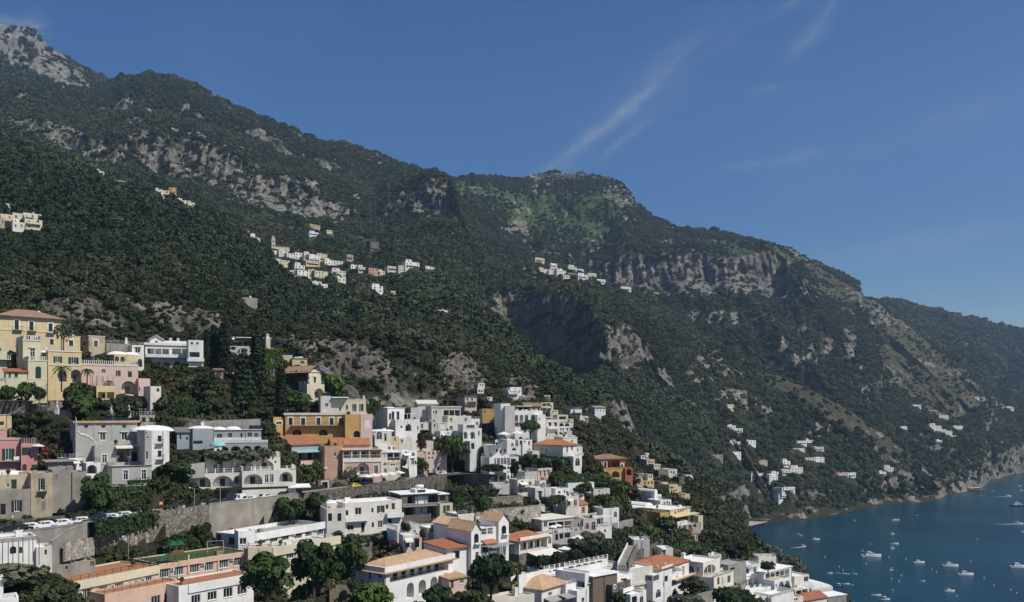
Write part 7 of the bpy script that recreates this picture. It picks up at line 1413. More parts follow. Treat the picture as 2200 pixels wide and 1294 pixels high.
def tree(kind, cx, ytop, ybase, wpx, d, label, mat='leaf', name=None, cat=None, lift=None, group=None):
    """columns and rows of the crown box; the trunk goes down to the base row"""
    _tv[0] += 1; v = _tv[0] % 3; d = d * back(cx, ybase); x, y, zb = P3(cx, ybase, d); H = (ybase - ytop) / F * d; R = wpx / 2 / F * d
    o = link(name or {'bush': 'bush', 'cypress': 'cypress', 'pine': 'pine_tree', 'cedar': 'cedar_tree'}.get(kind, 'tree'), None)
    o.matrix_world = Matrix.Translation((x, y, zb)) @ Matrix.Rotation(random.random() * 6.28, 4, 'Z')
    tag(o, label, cat or {'bush': 'bush', 'cypress': 'cypress'}.get(kind, 'tree'), group)
    l = lift if lift is not None else {'round': 0.22, 'bush': 0.0, 'pine': 0.0, 'cypress': 0.02, 'cedar': 0.05, 'sparse': 0.3}[kind]
    ch = H * (1 - l); c = link('crown' if kind != 'bush' else 'foliage', crown_mesh(kind, v, mat), o)
    k = TH[kind]; c.matrix_local = Matrix.Translation((0, 0, H * l)) @ Matrix.Diagonal((R / (1.0 if kind != 'cypress' else 0.36), R / (1.0 if kind != 'cypress' else 0.36), ch / k, 1))
    t = link('trunk' if kind != 'bush' else 'stem', trunk_mesh(kind, v), o); tw = R if kind not in ('cypress', 'cedar') else R * 0.8
    t.matrix_local = Matrix.Diagonal((tw, tw, H * (1.0 if kind == 'pine' else 0.62), 1)); return o
def palm(cx, ytop, ybase, wpx, d, label):
    x, y, zb = P3(cx, ybase, d); H = (ybase - ytop) / F * d * 0.8; R = wpx / 2 / F * d
    o = link('palm_tree', None); o.matrix_world = Matrix.Translation((x, y, zb)); tag(o, label, 'palm')
    m = MB(); m.rod((0, 0, -0.5), (0.1, 0, H), 0.2, 0.15, 8); m.build('trunk', 'bark', o)
    for i in range(18):
        a = i * 0.349 * 1.0 + random.random() * 0.3; el = random.uniform(-0.2, 0.9); m = MB(); p0 = Vector((0.1, 0, H)); prev = p0; dirh = Vector((math.cos(a), math.sin(a), 0)); sd = Vector((-dirh.y, dirh.x, 0))
        for k in range(1, 6):
            t = k / 5; p = p0 + dirh * R * t + Vector((0, 0, R * (el * t - 1.0 * t * t))); w0, w1 = 0.32 * (1 - (k - 1) / 5.5), 0.32 * (1 - k / 5.5)
            dz = Vector((0, 0, -0.18)); m.quad(tuple(prev), tuple(p), tuple(p + sd * w1 + dz), tuple(prev + sd * w0 + dz)); m.quad(tuple(p), tuple(prev), tuple(prev - sd * w0 + dz), tuple(p - sd * w1 + dz)); prev = p
        m.build('frond', 'leaf', o)
for a in [
 ('round', 569, 1184, 1300, 112, 160, 'dark leafy tree in front of the peach school block'), ('round', 674, 1150, 1290, 96, 168, 'tall dark tree in front of the white school wing'),
 ('round', 752, 1138, 1262, 76, 184, 'dark tree between the school and the white balcony house'), ('round', 720, 1205, 1262, 50, 176, 'smaller tree to the right of the tall school tree'),
 ('round', 623, 1064, 1132, 66, 222, 'left one of two trees rising over the concrete road wall'), ('round', 680, 1048, 1130, 62, 226, 'right one of two trees rising over the concrete road wall'),
 ('round', 668, 990, 1052, 54, 236, 'round tree behind the parked cars right of the white hotel'), ('round', 214, 1012, 1120, 72, 188, 'leaning plane tree over the parked cars at left'),
 ('round', 375, 984, 1040, 82, 209, 'dark magnolia tree between the grey house and the hotel'), ('round', 430, 1120, 1180, 44, 196, 'small dark tree below the concrete road wall'),
 ('pine', 1055, 1200, 1300, 106, 178, 'spreading umbrella pine at the bottom middle'), ('round', 897, 974, 1030, 44, 276, 'tree by the cafe awnings on the road'),
 ('pine', 972, 944, 1020, 78, 296, 'wide flat-topped pine beside the road bend'), ('pine', 1140, 906, 948, 46, 331, 'small pine on the terrace of the big white hotel'),
 ('bush', 980, 1042, 1092, 38, 252, 'round bright bush right of the vine-shaded house'), ('bush', 1037, 1060, 1100, 34, 246, 'dark round bush by the stone terrace wall'),
 ('round', 1135, 972, 1012, 44, 308, 'dark tree left in the row under the orange hip roof'), ('round', 1168, 976, 1014, 40, 308, 'dark tree in the middle of the row under the orange hip roof'), ('round', 1196, 978, 1012, 36, 310, 'dark tree at the right of the row under the orange hip roof'),
 ('round', 1253, 1034, 1070, 42, 292, 'dark tree before the long white garden wall'), ('round', 1186, 1060, 1098, 56, 281, 'dark tree behind the gabled house'),
 ('round', 1276, 1140, 1178, 54, 252, 'grey-green olive tree on the restaurant terrace', 'leaf_olive'), ('bush', 1240, 1150, 1178, 40, 250, 'olive bush left of the terrace olive tree', 'leaf_olive'),
 ('round', 1490, 1236, 1280, 64, 249, 'dark tree below the red-roofed white villa'), ('bush', 1568, 1258, 1300, 82, 246, 'wide round green bush at the bottom right'),
 ('round', 1490, 1160, 1204, 74, 300, 'dark tree in front of the grey chapel'), ('round', 1582, 1150, 1208, 66, 318, 'big dark tree at the cliff edge by the sea'),
 ('bush', 1390, 1124, 1166, 62, 306, 'bright green bushy tree left of the grey chapel', 'leaf_bright'), ('bush', 1430, 1108, 1140, 52, 312, 'green bush below the yellow hotel'),
 ('bush', 170, 818, 860, 64, 230, 'clipped flat-topped green tree in the upper garden'), ('bush', 180, 842, 890, 78, 228, 'big dark green bush under the clipped tree'),
 ('bush', 55, 818, 858, 40, 218, 'round green bush before the lemon villa'), ('bush', 14, 826, 858, 38, 217, 'dark bush at the left edge before the lemon villa'), ('bush', 84, 828, 860, 26, 216.5, 'small blackish bush beside the lemon villa wall', 'leaf_cypress'),
 ('cypress', 444, 710, 812, 20, 288, 'leftmost tall cypress beside the white gabled villa', 'leaf_cypress'), ('cypress', 459, 700, 812, 21, 290, 'second tall cypress from the white gabled villa', 'leaf_cypress'), ('cypress', 482, 688, 815, 25, 287, 'tallest cypress between the white villa and the ivy house', 'leaf_cypress'),
 ('cypress', 553, 720, 850, 34, 280, 'broad dark cypress against the ivy house', 'leaf_cypress'), ('cedar', 522, 748, 885, 72, 268, 'big dark cedar with layered branches in front of the ivy house', 'leaf_cypress'), ('cypress', 604, 786, 885, 24, 272, 'dark bare-trunked cypress right of the cedar', 'leaf_cypress'),
 ('cypress', 1186, 836, 876, 9, 466, 'leftmost of four slim cypresses by the tiny chapel', 'leaf_cypress'), ('cypress', 1200, 840, 884, 8, 464, 'second of four slim cypresses by the tiny chapel', 'leaf_cypress'), ('cypress', 1208, 840, 884, 8, 465, 'third of four slim cypresses by the tiny chapel', 'leaf_cypress'), ('cypress', 1221, 842, 884, 9, 464, 'rightmost of four slim cypresses by the tiny chapel', 'leaf_cypress'),
 ('sparse', 750, 996, 1052, 44, 250, 'thin pollarded plane tree by the pink loggia house', 'leaf_olive'), ('sparse', 136, 690, 748, 44, 240, 'bare thin tree in front of the tall yellow villa', 'leaf_olive'),
 ('bush', 400, 806, 850, 60, 270, 'green bush under the white gabled villa', 'leaf'), ('bush', 440, 815, 850, 30, 268, 'dark red leaved bush in the upper garden', 'leaf_red'), ('bush', 360, 812, 846, 50, 262, 'purple-red bush on the terrace of the white gabled villa', 'leaf_red'),
 ('round', 440, 850, 905, 60, 258, 'broad green tree left of the cedar'), ('round', 560, 870, 912, 54, 260, 'green tree under the cedar'), ('bush', 640, 838, 872, 60, 272, 'green hedge bush before the tiled gable house'), ('bush', 720, 800, 850, 50, 300, 'bright green bush right of the tiled gable house', 'leaf_bright'),
 ('round', 805, 850, 905, 26, 274, 'green tree squeezed between the cream house and the tall grey and white house'), ('bush', 1000, 1075, 1110, 40, 236, 'grey-green bush beside the white chapel-like gables', 'leaf_olive'),
 ('bush', 940, 1255, 1300, 66, 168, 'leafy bush in front of the arcaded white house', 'leaf'), ('bush', 800, 1248, 1300, 90, 166, 'bright vine mound at the bottom before the arcaded house', 'leaf_bright'), ('bush', 765, 1240, 1275, 40, 172, 'green bush left of the arcaded white house'),
 ('round', 872, 1120, 1150, 22, 212, 'small green tree beside the flower terrace house'), ('bush', 845, 1160, 1178, 26, 205, 'pink flowering bush by the flower terrace house', 'leaf_red'), ('bush', 908, 1134, 1156, 14, 204, 'crimson bougainvillea between the white houses', 'leaf_red'),
 ('bush', 1165, 1190, 1222, 36, 228, 'dark hedge tree leftmost under the cream awning', 'leaf_cypress'), ('bush', 1198, 1182, 1216, 40, 232, 'dark hedge tree second under the cream awning', 'leaf_cypress'), ('bush', 1234, 1176, 1208, 42, 238, 'dark hedge tree third along the vine terrace', 'leaf_cypress'), ('bush', 1270, 1170, 1200, 40, 244, 'dark hedge tree fourth along the vine terrace', 'leaf_cypress'), ('bush', 1298, 1164, 1192, 36, 250, 'dark hedge tree at the right end of the vine terrace', 'leaf_cypress'),
 ('bush', 1332, 1030, 1120, 46, 303, 'tall mass of bright green vine beside the terracotta villa', 'leaf_bright'), ('bush', 1310, 1060, 1120, 60, 298, 'dark green bush under the vine mass', 'leaf'), ('bush', 1270, 1012, 1040, 80, 312, 'green pergola vine left of the terracotta villa terrace', 'leaf'), ('bush', 1200, 1008, 1045, 44, 300, 'brown-green pergola vine by the pale pink cube house', 'leaf'),
 ('round', 1105, 985, 1035, 20, 288, 'dark ivy tree at the corner of the stone road wall', 'leaf_cypress'), ('bush', 1060, 996, 1012, 60, 296, 'dark vine roof over the parked cars at the road bend', 'leaf_cypress'), ('bush', 905, 925, 965, 20, 282, 'red-brown creeper beside the tall grey and white house', 'leaf_red'),
 ('bush', 475, 966, 992, 70, 227, 'flowering shrub at the left of the hotel roof terrace', 'leaf_olive'), ('bush', 530, 962, 990, 60, 229, 'flowering shrub in the middle of the hotel roof terrace', 'leaf_olive'), ('bush', 565, 960, 988, 50, 231, 'flowering shrub at the right of the hotel roof terrace', 'leaf_olive'),
 ('bush', 1330, 1270, 1300, 40, 205, 'low green bush before the brown stone house', 'leaf'), ('bush', 1470, 1275, 1300, 70, 236, 'low grey-green scrub under the red-roofed villa', 'leaf_olive'), ('round', 1650, 1205, 1232, 34, 285, 'dark shrub beside the cliff restaurant', 'leaf'), ('bush', 1690, 1255, 1285, 30, 288, 'green creeper on the cliff restaurant corner', 'leaf'),
 ('bush', 30, 1210, 1248, 130, 134, 'olive-green vine canopy over the yard at left', 'leaf_olive'), ('bush', 80, 1255, 1300, 70, 140, 'dark bush at the bottom left before the school', 'leaf'), ('bush', 120, 1250, 1300, 50, 143, 'dark hedge tree against the school end wall', 'leaf'), ('bush', 40, 1268, 1305, 60, 132, 'green bush at the bottom left corner', 'leaf')]:
    tree(*a)
palm(132, 778, 838, 40, 225, 'palm tree before the golden yellow house'); palm(187, 786, 826, 28, 229, 'short palm beside the vine pergola')
# hedges and creepers that follow a wall
def hedge(pts, h0, h1, thick, label, mat='leaf', dens=5.0, size=0.5, name='hedge'):
    V = [Vector(P3(*p)) for p in pts]; vs = []; fs = []; r = np.random.default_rng(len(label)); base = MB(); tot = 0
    for a, c in zip(V, V[1:]):
        L = (c - a).length; t = (c - a) / L; nrm = Vector((-t.y, t.x, 0)).normalized(); n = int(L * (h1 - h0 + thick) * dens)
        nh = nrm * thick
        for q in ((a, c),):
            A, B_ = a + Vector((0, 0, h0)), c + Vector((0, 0, h0)); up = Vector((0, 0, h1 - h0 - 0.2)); i_ = nrm * 0.15
            base.quad(tuple(A + i_), tuple(B_ + i_), tuple(B_ + i_ + up), tuple(A + i_ + up)); base.quad(tuple(A + i_ + up), tuple(B_ + i_ + up), tuple(B_ + nh + up), tuple(A + nh + up)); base.quad(tuple(B_ + nh), tuple(A + nh), tuple(A + nh + up), tuple(B_ + nh + up))
        for _ in range(n):
            s = r.random() * L; f = r.random()
            if f < (h1 - h0) / (h1 - h0 + thick): p = a + t * s + Vector((0, 0, h0 + r.random() * (h1 - h0))) - nrm * (0.1 + 0.35 * r.random()); nn = -nrm
            else: p = a + t * s + nrm * r.random() * thick + Vector((0, 0, h1 + r.random() * 0.25)); nn = Vector((0, 0, 1))
            nn = (nn + Vector(r.normal(size=3)) * 0.55 + Vector((0, 0, 0.3))).normalized(); tt = nn.cross(Vector(r.normal(size=3))).normalized(); bb = nn.cross(tt); z = size * (0.5 + r.random())
            k = len(vs); vs += [tuple(p - tt * z * .5 - bb * z * .4), tuple(p + tt * z * .5 - bb * z * .4), tuple(p + tt * z * .3 + bb * z * .5), tuple(p - tt * z * .3 + bb * z * .5)]; fs.append((k, k + 1, k + 2, k + 3))
    o = link(name, None); tag(o, label, 'hedge'); base.build('core', 'leaf_cypress', o); ob = link('foliage', mesh_from('foliage', vs, fs, [mat]), o); return o
hedge([(240, 1052, 190), (300, 1050, 197), (404, 1046, 209)], -6.2, 0.8, 0.8, 'dense dark ivy covering the tall wall behind the scooters', 'leaf', 6)
hedge([(204, 1150, 168), (270, 1138, 178), (340, 1124, 188)], -0.5, 2.6, 1.5, 'bushy green growth hanging over the top of the rough stone wall', 'leaf', 5, 0.5)
hedge([(360, 1124, 192.5), (392, 1120, 197)], -3.5, 1.5, 0.5, 'creeper patch where stone and concrete wall meet', 'leaf_olive', 4, 0.4)
hedge([(770, 1068, 248), (850, 1056, 264), (900, 1050, 277)], -3.0, 0.6, 0.8, 'weeds growing out of the wall below the cafe', 'leaf_olive', 2.2, 0.45)
hedge([(276, 1040, 200), (330, 1037, 204), (400, 1032, 211)], 0, 1.0, 0.8, 'low clipped hedge in front of the grey house', 'leaf', 6, 0.35)
hedge([(192, 866, 232), (280, 866, 246)], 0, 2.0, 2.0, 'light green clipped hedge under the pink house', 'leaf_bright', 6, 0.4)
hedge([(190, 880, 228), (300, 880, 244), (420, 884, 250)], -1.0, 1.4, 2.5, 'long dark hedge above the statues', 'leaf', 5)
hedge([(300, 868, 252), (420, 870, 262)], -1.0, 2.0, 3, 'upper garden hedge behind the long dark hedge', 'leaf', 5)
hedge([(82, 968, 206), (155, 972, 214)], -4.5, 1.5, 1.2, 'tangled red and green creeper beside the pink house', 'leaf_red', 6)
hedge([(1190, 1030, 296), (1260, 1028, 304), (1330, 1040, 306), (1352, 1060, 300)], -1.0, 1.2, 3, 'long green pergola roof across the terrace below the terracotta villa', 'leaf', 5)
# ivy on two houses
def ivy(bk, face, cov, label, mat='leaf_bright', n=1400):
    L = bk.W if face == 'F' else bk.D; r = np.random.default_rng(3); vs = []; fs = []
    for _ in range(n):
        u = r.random() * L; v = r.random() ** cov * bk.H
        if any(a[1] - 0.1 < u < a[2] + 0.1 and a[3] - 0.1 < v < a[4] + 0.1 for a in bk.op[face]): continue
        t = -0.05 - 0.3 * r.random(); p = Vector(bk.loc(face, u, v, t)); z = 0.22 + 0.3 * r.random(); nn = (Vector((0, -1, 0.4) if face == 'F' else (-1, 0, 0.4)) + Vector(r.normal(size=3)) * 0.5).normalized(); tt = nn.cross(Vector(r.normal(size=3))).normalized(); bb = nn.cross(tt)
        k = len(vs); vs += [tuple(p - tt * z - bb * z), tuple(p + tt * z - bb * z), tuple(p + bb * z * 1.2)]; fs.append((k, k + 1, k + 2))
    o = link('ivy', mesh_from('ivy', vs, fs, [mat]), bk.h.root, bk.LM); o['kind'] = 'stuff'; return o
ivy(IVY, 'F', 1.0, 'ivy'); ivy(IVY2, 'L', 1.3, 'ivy', 'leaf', 1600)
# scrub clinging to the near crags
_rk = rock; rock = rock * 0.25; a = sow(0.0, 1.25, 2.4, 0.95, (_rk > 0.3) * (0.25 + (mot > 0.0) * 1.0)); rock = _rk; scatter('shrubbery', a[0], a[1], a[2], ST, 'scrub clinging to the crags behind the town', 'shrubbery')
# scrub on all the open ground between the houses
def free(p):
    keep = np.ones(len(p), bool); ph = np.c_[p, np.ones(len(p))]
    for (Mi, W, Dp, zb) in FOOT:
        q = ph @ np.array(Mi).T; keep &= ~((q[:, 0] > -0.7) & (q[:, 0] < W + 0.7) & (q[:, 1] > -2.2) & (q[:, 1] < Dp + 0.4))
    rd = np.array([P3(*a) for a in ROAD])
    for a, c in zip(rd, rd[1:]):
        t = (c - a)[:2]; L = np.linalg.norm(t); t = t / L; nrm = np.array([-t[1], t[0]]); s = (p[:, :2] - a[:2]) @ t; w = (p[:, :2] - a[:2]) @ nrm
        keep &= ~((s > -2) & (s < L + 2) & (w > -1.2) & (w < 9.5))
    return keep
a = sow(-0.78, 0.02, 1.7, 0.95); k_ = free(a[0]); scatter('shrubbery', a[0][k_], a[1][k_], np.clip(a[2][k_] + 0.15, 0, 1), ST, 'low scrub and garden greenery between the houses', 'shrubbery'); print('shrubs', int(k_.sum()))
# ------------------------------------------------------------------ road, walls
V_ = [Vector(P3(*a)) for a in ROAD]; N_ = []
for i in range(len(V_)):
    t = (V_[min(i + 1, len(V_) - 1)] - V_[max(i - 1, 0)]); t.z = 0; t.normalize(); N_.append(Vector((-t.y, t.x, 0)))
m_ = MB()
for i in range(len(V_) - 1): m_.quad(tuple(V_[i] - N_[i] * 0.2), tuple(V_[i + 1] - N_[i + 1] * 0.2), tuple(V_[i + 1] + N_[i + 1] * 7.3), tuple(V_[i] + N_[i] * 7.3))
tag(m_.build('road', 'asphalt'), 'coast road running through the town', kind='structure')
m_ = MB()
for i in range(len(V_) - 1):
    a, c, na, nc = V_[i], V_[i + 1], N_[i], N_[i + 1]; z = Vector((0, 0, 0.13))
    m_.quad(tuple(a + na * 5.9 + z), tuple(c + nc * 5.9 + z), tuple(c + nc * 7.3 + z), tuple(a + na * 7.3 + z)); m_.quad(tuple(a + na * 5.9), tuple(c + nc * 5.9), tuple(c + nc * 5.9 + z), tuple(a + na * 5.9 + z))
tag(m_.build('pavement', 'concrete'), 'raised pavement along the inner side of the road', kind='structure')
def wall(pts, top, bot, thick, mat, label, cap=None, name='retaining_wall', arches=None):
    """vertical wall along a ground line; top and bottom in metres from that line"""
    V = [Vector(P3(*p)) for p in pts]; o = link(name, None); o.matrix_world = Matrix.Translation(V[0]); tag(o, label, 'wall'); m = MB(); cp = MB()
    for i in range(len(V) - 1):
        a, c = V[i] - V[0], V[i + 1] - V[0]; t = Vector((c.x - a.x, c.y - a.y, 0)).normalized(); n = Vector((-t.y, t.x, 0)) * thick; T = Vector((0, 0, top)); B_ = Vector((0, 0, bot)); k = max(1, int((c - a).length / 2.0))
        for j in range(k):
            p, q = a.lerp(c, j / k), a.lerp(c, (j + 1) / k); b1 = Vector((0, 0, random.uniform(-0.12, 0.05) if cap is None else 0))
            m.quad(tuple(p + B_), tuple(q + B_), tuple(q + T + b1), tuple(p + T + b1)); m.quad(tuple(p + T + b1), tuple(q + T + b1), tuple(q + n + T + b1), tuple(p + n + T + b1)); m.quad(tuple(q + n + B_), tuple(p + n + B_), tuple(p + n + T + b1), tuple(q + n + T + b1))
        m.quad(tuple(a + n + B_), tuple(a + B_), tuple(a + T), tuple(a + n + T)); m.quad(tuple(c + B_), tuple(c + n + B_), tuple(c + n + T), tuple(c + T))
        if cap:
            u = Vector((0, 0, 0.14)); e = n.normalized() * 0.08
            A, C_, A2, C2 = a - e + T + Vector((0, 0, .003)), c - e + T + Vector((0, 0, .003)), a + n + e + T + Vector((0, 0, .003)), c + n + e + T + Vector((0, 0, .003))
            cp.quad(tuple(A), tuple(C_), tuple(C_ + u), tuple(A + u)); cp.quad(tuple(A + u), tuple(C_ + u), tuple(C2 + u), tuple(A2 + u)); cp.quad(tuple(C2), tuple(A2), tuple(A2 + u), tuple(C2 + u))
    m.build('masonry', mat, o)
    if cap: cp.build('coping', cap, o)
    return o
R0 = [(x, y + 0.5, d - 0.5) for x, y, d in ROAD]
wall(R0[0:4], 0.25, -4.5, 0.45, 'concrete', 'stained concrete wall under the left end of the road', 'concrete')
wall(R0[3:7], 0.75, -7.0, 0.5, 'stone', 'rough stone wall with blind arches below the scooters', None)
wall(R0[6:9], 0.8, -7.5, 0.5, 'old_grey', 'tall weathered concrete wall below the parked cars', 'concrete')
wall(R0[8:13], 0.6, -6.0, 0.5, 'stone_dark', 'overgrown stone wall under the right part of the road', 'stone')
for (x, y, w_) in ((262, 1158, 26), (288, 1152, 16), (312, 1147, 18)):    # blind arches in the stone wall
    d_ = np.interp(x, [a[0] for a in ROAD], [a[2] for a in ROAD]) - 0.55; p = Vector(P3(x, y, d_)); yaw = math.radians(50); o = link('blind_arch', None); o.matrix_world = Matrix.Translation(p) @ Matrix.Rotation(yaw, 4, 'Z'); tag(o, {262: 'widest blind arch', 288: 'middle blind arch', 312: 'right blind arch'}[x] + ' set into the rough stone wall below the road', 'arch'); r = w_ / 2 / F * d_ * 1.15; m = MB()
    for k in range(10):
        a, c = math.pi * k / 10, math.pi * (k + 1) / 10; ri = r * 0.82
        f = lambda q, t, yy: (q * math.cos(t), yy, q * math.sin(t))
        m.quad(f(r, a, -.25), f(r, c, -.25), f(ri, c, -.25), f(ri, a, -.25)); m.quad(f(ri, a, -.25), f(ri, c, -.25), f(ri, c, .1), f(ri, a, .1)); m.quad(f(r, c, -.25), f(r, a, -.25), f(r, a, .1), f(r, c, .1))
    m.build('arch_ring', 'stone_dark', o); m = MB(); m.box(-r * .8, -0.05, -2.5, r * .8, 0.06, r * 0.5); m.build('infill', 'stone_pale', o)
for a in WALLS: wall(*a)
# stairs beside the arcade
p0, p1 = Vector(P3(1338, 1214, 236)), Vector(P3(1358, 1172, 262)); o = link('staircase', None); o.matrix_world = Matrix.Translation(p0); tag(o, 'steep straight stone staircase at the right end of the arcade', 'staircase'); n_ = 22; sd = Vector((1.6, 0, 0))
for i in range(n_):
    a = (p1 - p0) * (i / n_); c = (p1 - p0) * ((i + 1) / n_); m = MB(); m.box(a.x - 1.2, a.y, a.z - 1.5, a.x + 1.2, c.y, c.z); m.build('step', 'concrete', o)
for s_ in (-1.45, 1.45):
    m = MB(); a, c = Vector((s_, 0, 0.9)), (p1 - p0) + Vector((s_, 0, 0.9)); dn = Vector((0, 0, -3)); w_ = Vector((0.2, 0, 0)); m.quad(tuple(a + dn), tuple(c + dn), tuple(c), tuple(a)); m.quad(tuple(a), tuple(c), tuple(c + w_), tuple(a + w_)); m.quad(tuple(c + dn + w_), tuple(a + dn + w_), tuple(a + w_), tuple(c + w_)); m.quad(tuple(a + dn), tuple(a), tuple(a + w_), tuple(a + w_ + dn)); m.build('side_wall', 'white' if s_ < 0 else 'stone', o)
# curved white side wall of the grey house
hh_, bk = SWALL; pts = [(850, 200), (862, 260), (875, 355), (900, 385), (960, 400), (1010, 425), (1050, 455), (1080, 500), (1095, 560), (1105, 620), (1130, 670), (1175, 730), (1185, 800)]
zone(0, 860, 5.3925); q = [bk.uv(zx(a), zy(c))[:2] for a, c in pts]; m = MB(); t0, t1 = -3.0, -2.6; bv = bk.uv(zx(900), zy(880))[1]; ct = MB()
for (a, c) in zip(q, q[1:]):
    m.quad((a[0], t0, bv), (c[0], t0, bv), (c[0], t0, c[1]), (a[0], t0, a[1])); m.quad((c[0], t1, bv), (a[0], t1, bv), (a[0], t1, a[1]), (c[0], t1, c[1]))
    ct.quad((a[0], t0 - .12, a[1] + .25), (c[0] + .1, t0 - .12, c[1] + .25), (c[0] + .1, t1 + .12, c[1] + .25), (a[0], t1 + .12, a[1] + .25)); ct.quad((a[0], t0 - .12, a[1] - .15), (c[0] + .1, t0 - .12, c[1] - .15), (c[0] + .1, t0 - .12, c[1] + .25), (a[0], t0 - .12, a[1] + .25))
m.build('curved_wall', 'grey_plaster', hh_.root, bk.LM); ct.build('coping', 'white', hh_.root, bk.LM); zone(0, 0, 1)
# ------------------------------------------------------------------ vehicles
CARM = {}
for nm, c in (('white', (0.68, 0.68, 0.67)), ('black', (0.012, 0.012, 0.014)), ('dark blue', (0.012, 0.02, 0.05)), ('silver', (0.36, 0.37, 0.38)), ('yellow', (0.55, 0.42, 0.03)), ('grey', (0.10, 0.105, 0.11))):
    plain('paint ' + nm, c, 0.25, 0.2 if nm in ('silver', 'grey') else 0.0, 0.5, 0.03)
def loft(m, secs, mat=0):
    """quads between profiles of equal length; caps at both ends"""
    n = len(secs[0]); b = len(m.v)
    for s in secs: m.v += s
    for i in range(len(secs) - 1):
        for j in range(n): k = (j + 1) % n; m.f.append((b + i * n + j, b + i * n + k, b + (i + 1) * n + k, b + (i + 1) * n + j)); m.m.append(mat)
    m.f.append(tuple(b + n - 1 - j for j in range(n))); m.m.append(mat); m.f.append(tuple(b + (len(secs) - 1) * n + j for j in range(n))); m.m.append(mat)
CART = {}
def car_parts(van):
    if van in CART: return CART[van]
    H = 1.9 if van else 1.46; L = 4.3; P = {}
    prof = [(-2.15, 0.35), (-2.12, 0.78), (-1.25, 0.92), (1.95, 0.95), (2.12, 0.85), (2.15, 0.35)]
    m = MB(); loft(m, [[(x, y * (0.9 if z > 0.8 else 1.0), z) for x, z in prof] for y in (-0.86, -0.8, 0.8, 0.86)]); P['body'] = m
    cab = [(-1.3, 0.9), (-0.62, H - 0.06), (-0.3, H), (1.35 if not van else 1.95, H), (1.95, 0.95)]
    m = MB(); loft(m, [[(x, y * (0.8 if z > 1.1 else 0.96), z) for x, z in cab] for y in (-0.8, 0.8)]); P['cabin'] = m
    gl = []
    for s in (-1, 1):
        for x0, x1, t0, t1 in ((-1.02, -0.12, -0.52, -0.12), (-0.02, 1.0, -0.02, 0.9)) if not van else ((-1.02, -0.12, -0.52, -0.12),):
            m = MB(); y0, y1 = s * 0.785, s * 0.66; m.quad((x0, y0, 1.0), (x1, y0, 1.0), (t1, y1, H - 0.12), (t0, y1, H - 0.12)); gl.append(('window', m))
    m = MB(); m.quad((-1.33, -0.66, 0.97), (-1.33, 0.66, 0.97), (-0.66, 0.56, H - 0.05), (-0.66, -0.56, H - 0.05)); gl.append(('windscreen', m))
    if not van: m = MB(); m.quad((1.98, 0.62, 1.0), (1.98, -0.62, 1.0), (1.42, -0.54, H - 0.04), (1.42, 0.54, H - 0.04)); gl.append(('rear_window', m))
    P['gl'] = [(n, mesh_from(n, q.v, q.f, ['glass'])) for n, q in gl]
    m = MB(); m.lathe([(0.02, -0.11), (0.32, -0.11), (0.32, 0.11), (0.02, 0.11)], k=14); P['tyre'] = mesh_from('wheel', m.v, m.f, ['tyre']); m = MB(); m.lathe([(0.001, 0.115), (0.19, 0.115), (0.19, 0.05)], k=10); P['rim'] = mesh_from('rim', m.v, m.f, ['metal'])
    m = MB(); m.box(-2.16, -0.2, -0.07, -2.1, 0.2, 0.07); P['lamp'] = mesh_from('headlight', m.v, m.f, ['frame_white'])
    CART[van] = P; return P
def on_road(px, w=2.0):
    xr = [a[0] for a in ROAD]; i = max(0, min(len(ROAD) - 2, int(np.searchsorted(xr, px)) - 1)); a, c = V_[i], V_[i + 1]; na, nc = N_[i], N_[i + 1]
    for k in range(60):
        t = k / 59; p = a.lerp(c, t) + na.lerp(nc, t) * w
        if CX + p.x / p.y * F >= px: break
    tv = c - a; return p, math.atan2(tv.y, tv.x)
def car(px, col, label, w=2.0, van=False, flip=False, sc_=1.0):
    P = car_parts(van); p, a = on_road(px, w); o = link('parked_car' if not van else 'delivery_van', None); o.matrix_world = Matrix.Translation((p.x, p.y, p.z + 0.005)) @ Matrix.Rotation(a + (math.pi if flip else 0), 4, 'Z') @ Matrix.Scale(sc_, 4)
    tag(o, label, 'van' if van else 'car', 'cars parked along the road'); pm = 'paint ' + col
    for n in ('body', 'cabin'): link(n, mesh_from(n, P[n].v, P[n].f, [pm]), o)
    for n, me_ in P['gl']: link(n, me_, o)
    for x in (-1.35, 1.35):
        for s in (-1, 1):
            wh = link('wheel', P['tyre'], o); wh.matrix_local = Matrix.Translation((x, s * 0.78, 0.32)) @ Matrix.Rotation(-s * math.pi / 2, 4, 'X'); link('rim', P['rim'], wh)
    for s in (-1, 1): hl = link('headlight', P['lamp'], o); hl.matrix_local = Matrix.Translation((0, s * 0.6, 0.7))
for a in [(14, 'black', 'black car at the left edge of the road'), (42, 'black', 'second black car from the left edge of the road'), (58, 'white', 'leftmost white car parked before the rubble wall'), (92, 'white', 'white car in the middle of three before the rubble wall'), (128, 'white', 'white car nearest the concrete stair ramp'),
          (170, 'white', 'white car just left of the plane tree trunk'), (190, 'black', 'black car under the plane tree'), (216, 'dark blue', 'dark blue car just right of the plane tree trunk'), (238, 'white', 'white car right of the plane tree, before the low white house'), (262, 'white', 'white car nearest the stone ruin'),
          (462, 'black', 'black car left of the dark blue one before the hotel'), (492, 'dark blue', 'dark blue car beside the white van'), (532, 'white', 'white car right of the van before the hotel'), (570, 'white', 'second white car right of the van before the hotel'), (612, 'black', 'black car under the white hotel awning'), (640, 'silver', 'silver car beside the tree right of the hotel'),
          (762, 'yellow', 'yellow taxi at the roadside below the pink loggia house'), (786, 'black', 'black car next to the yellow taxi'), (860, 'grey', 'grey car below the brick-orange house'), (902, 'black', 'black car by the cafe tree'), (930, 'dark blue', 'dark blue car near the road bend'), (953, 'white', 'white car at the road bend')]:
    car(*a, flip=a[0] % 3 == 0)
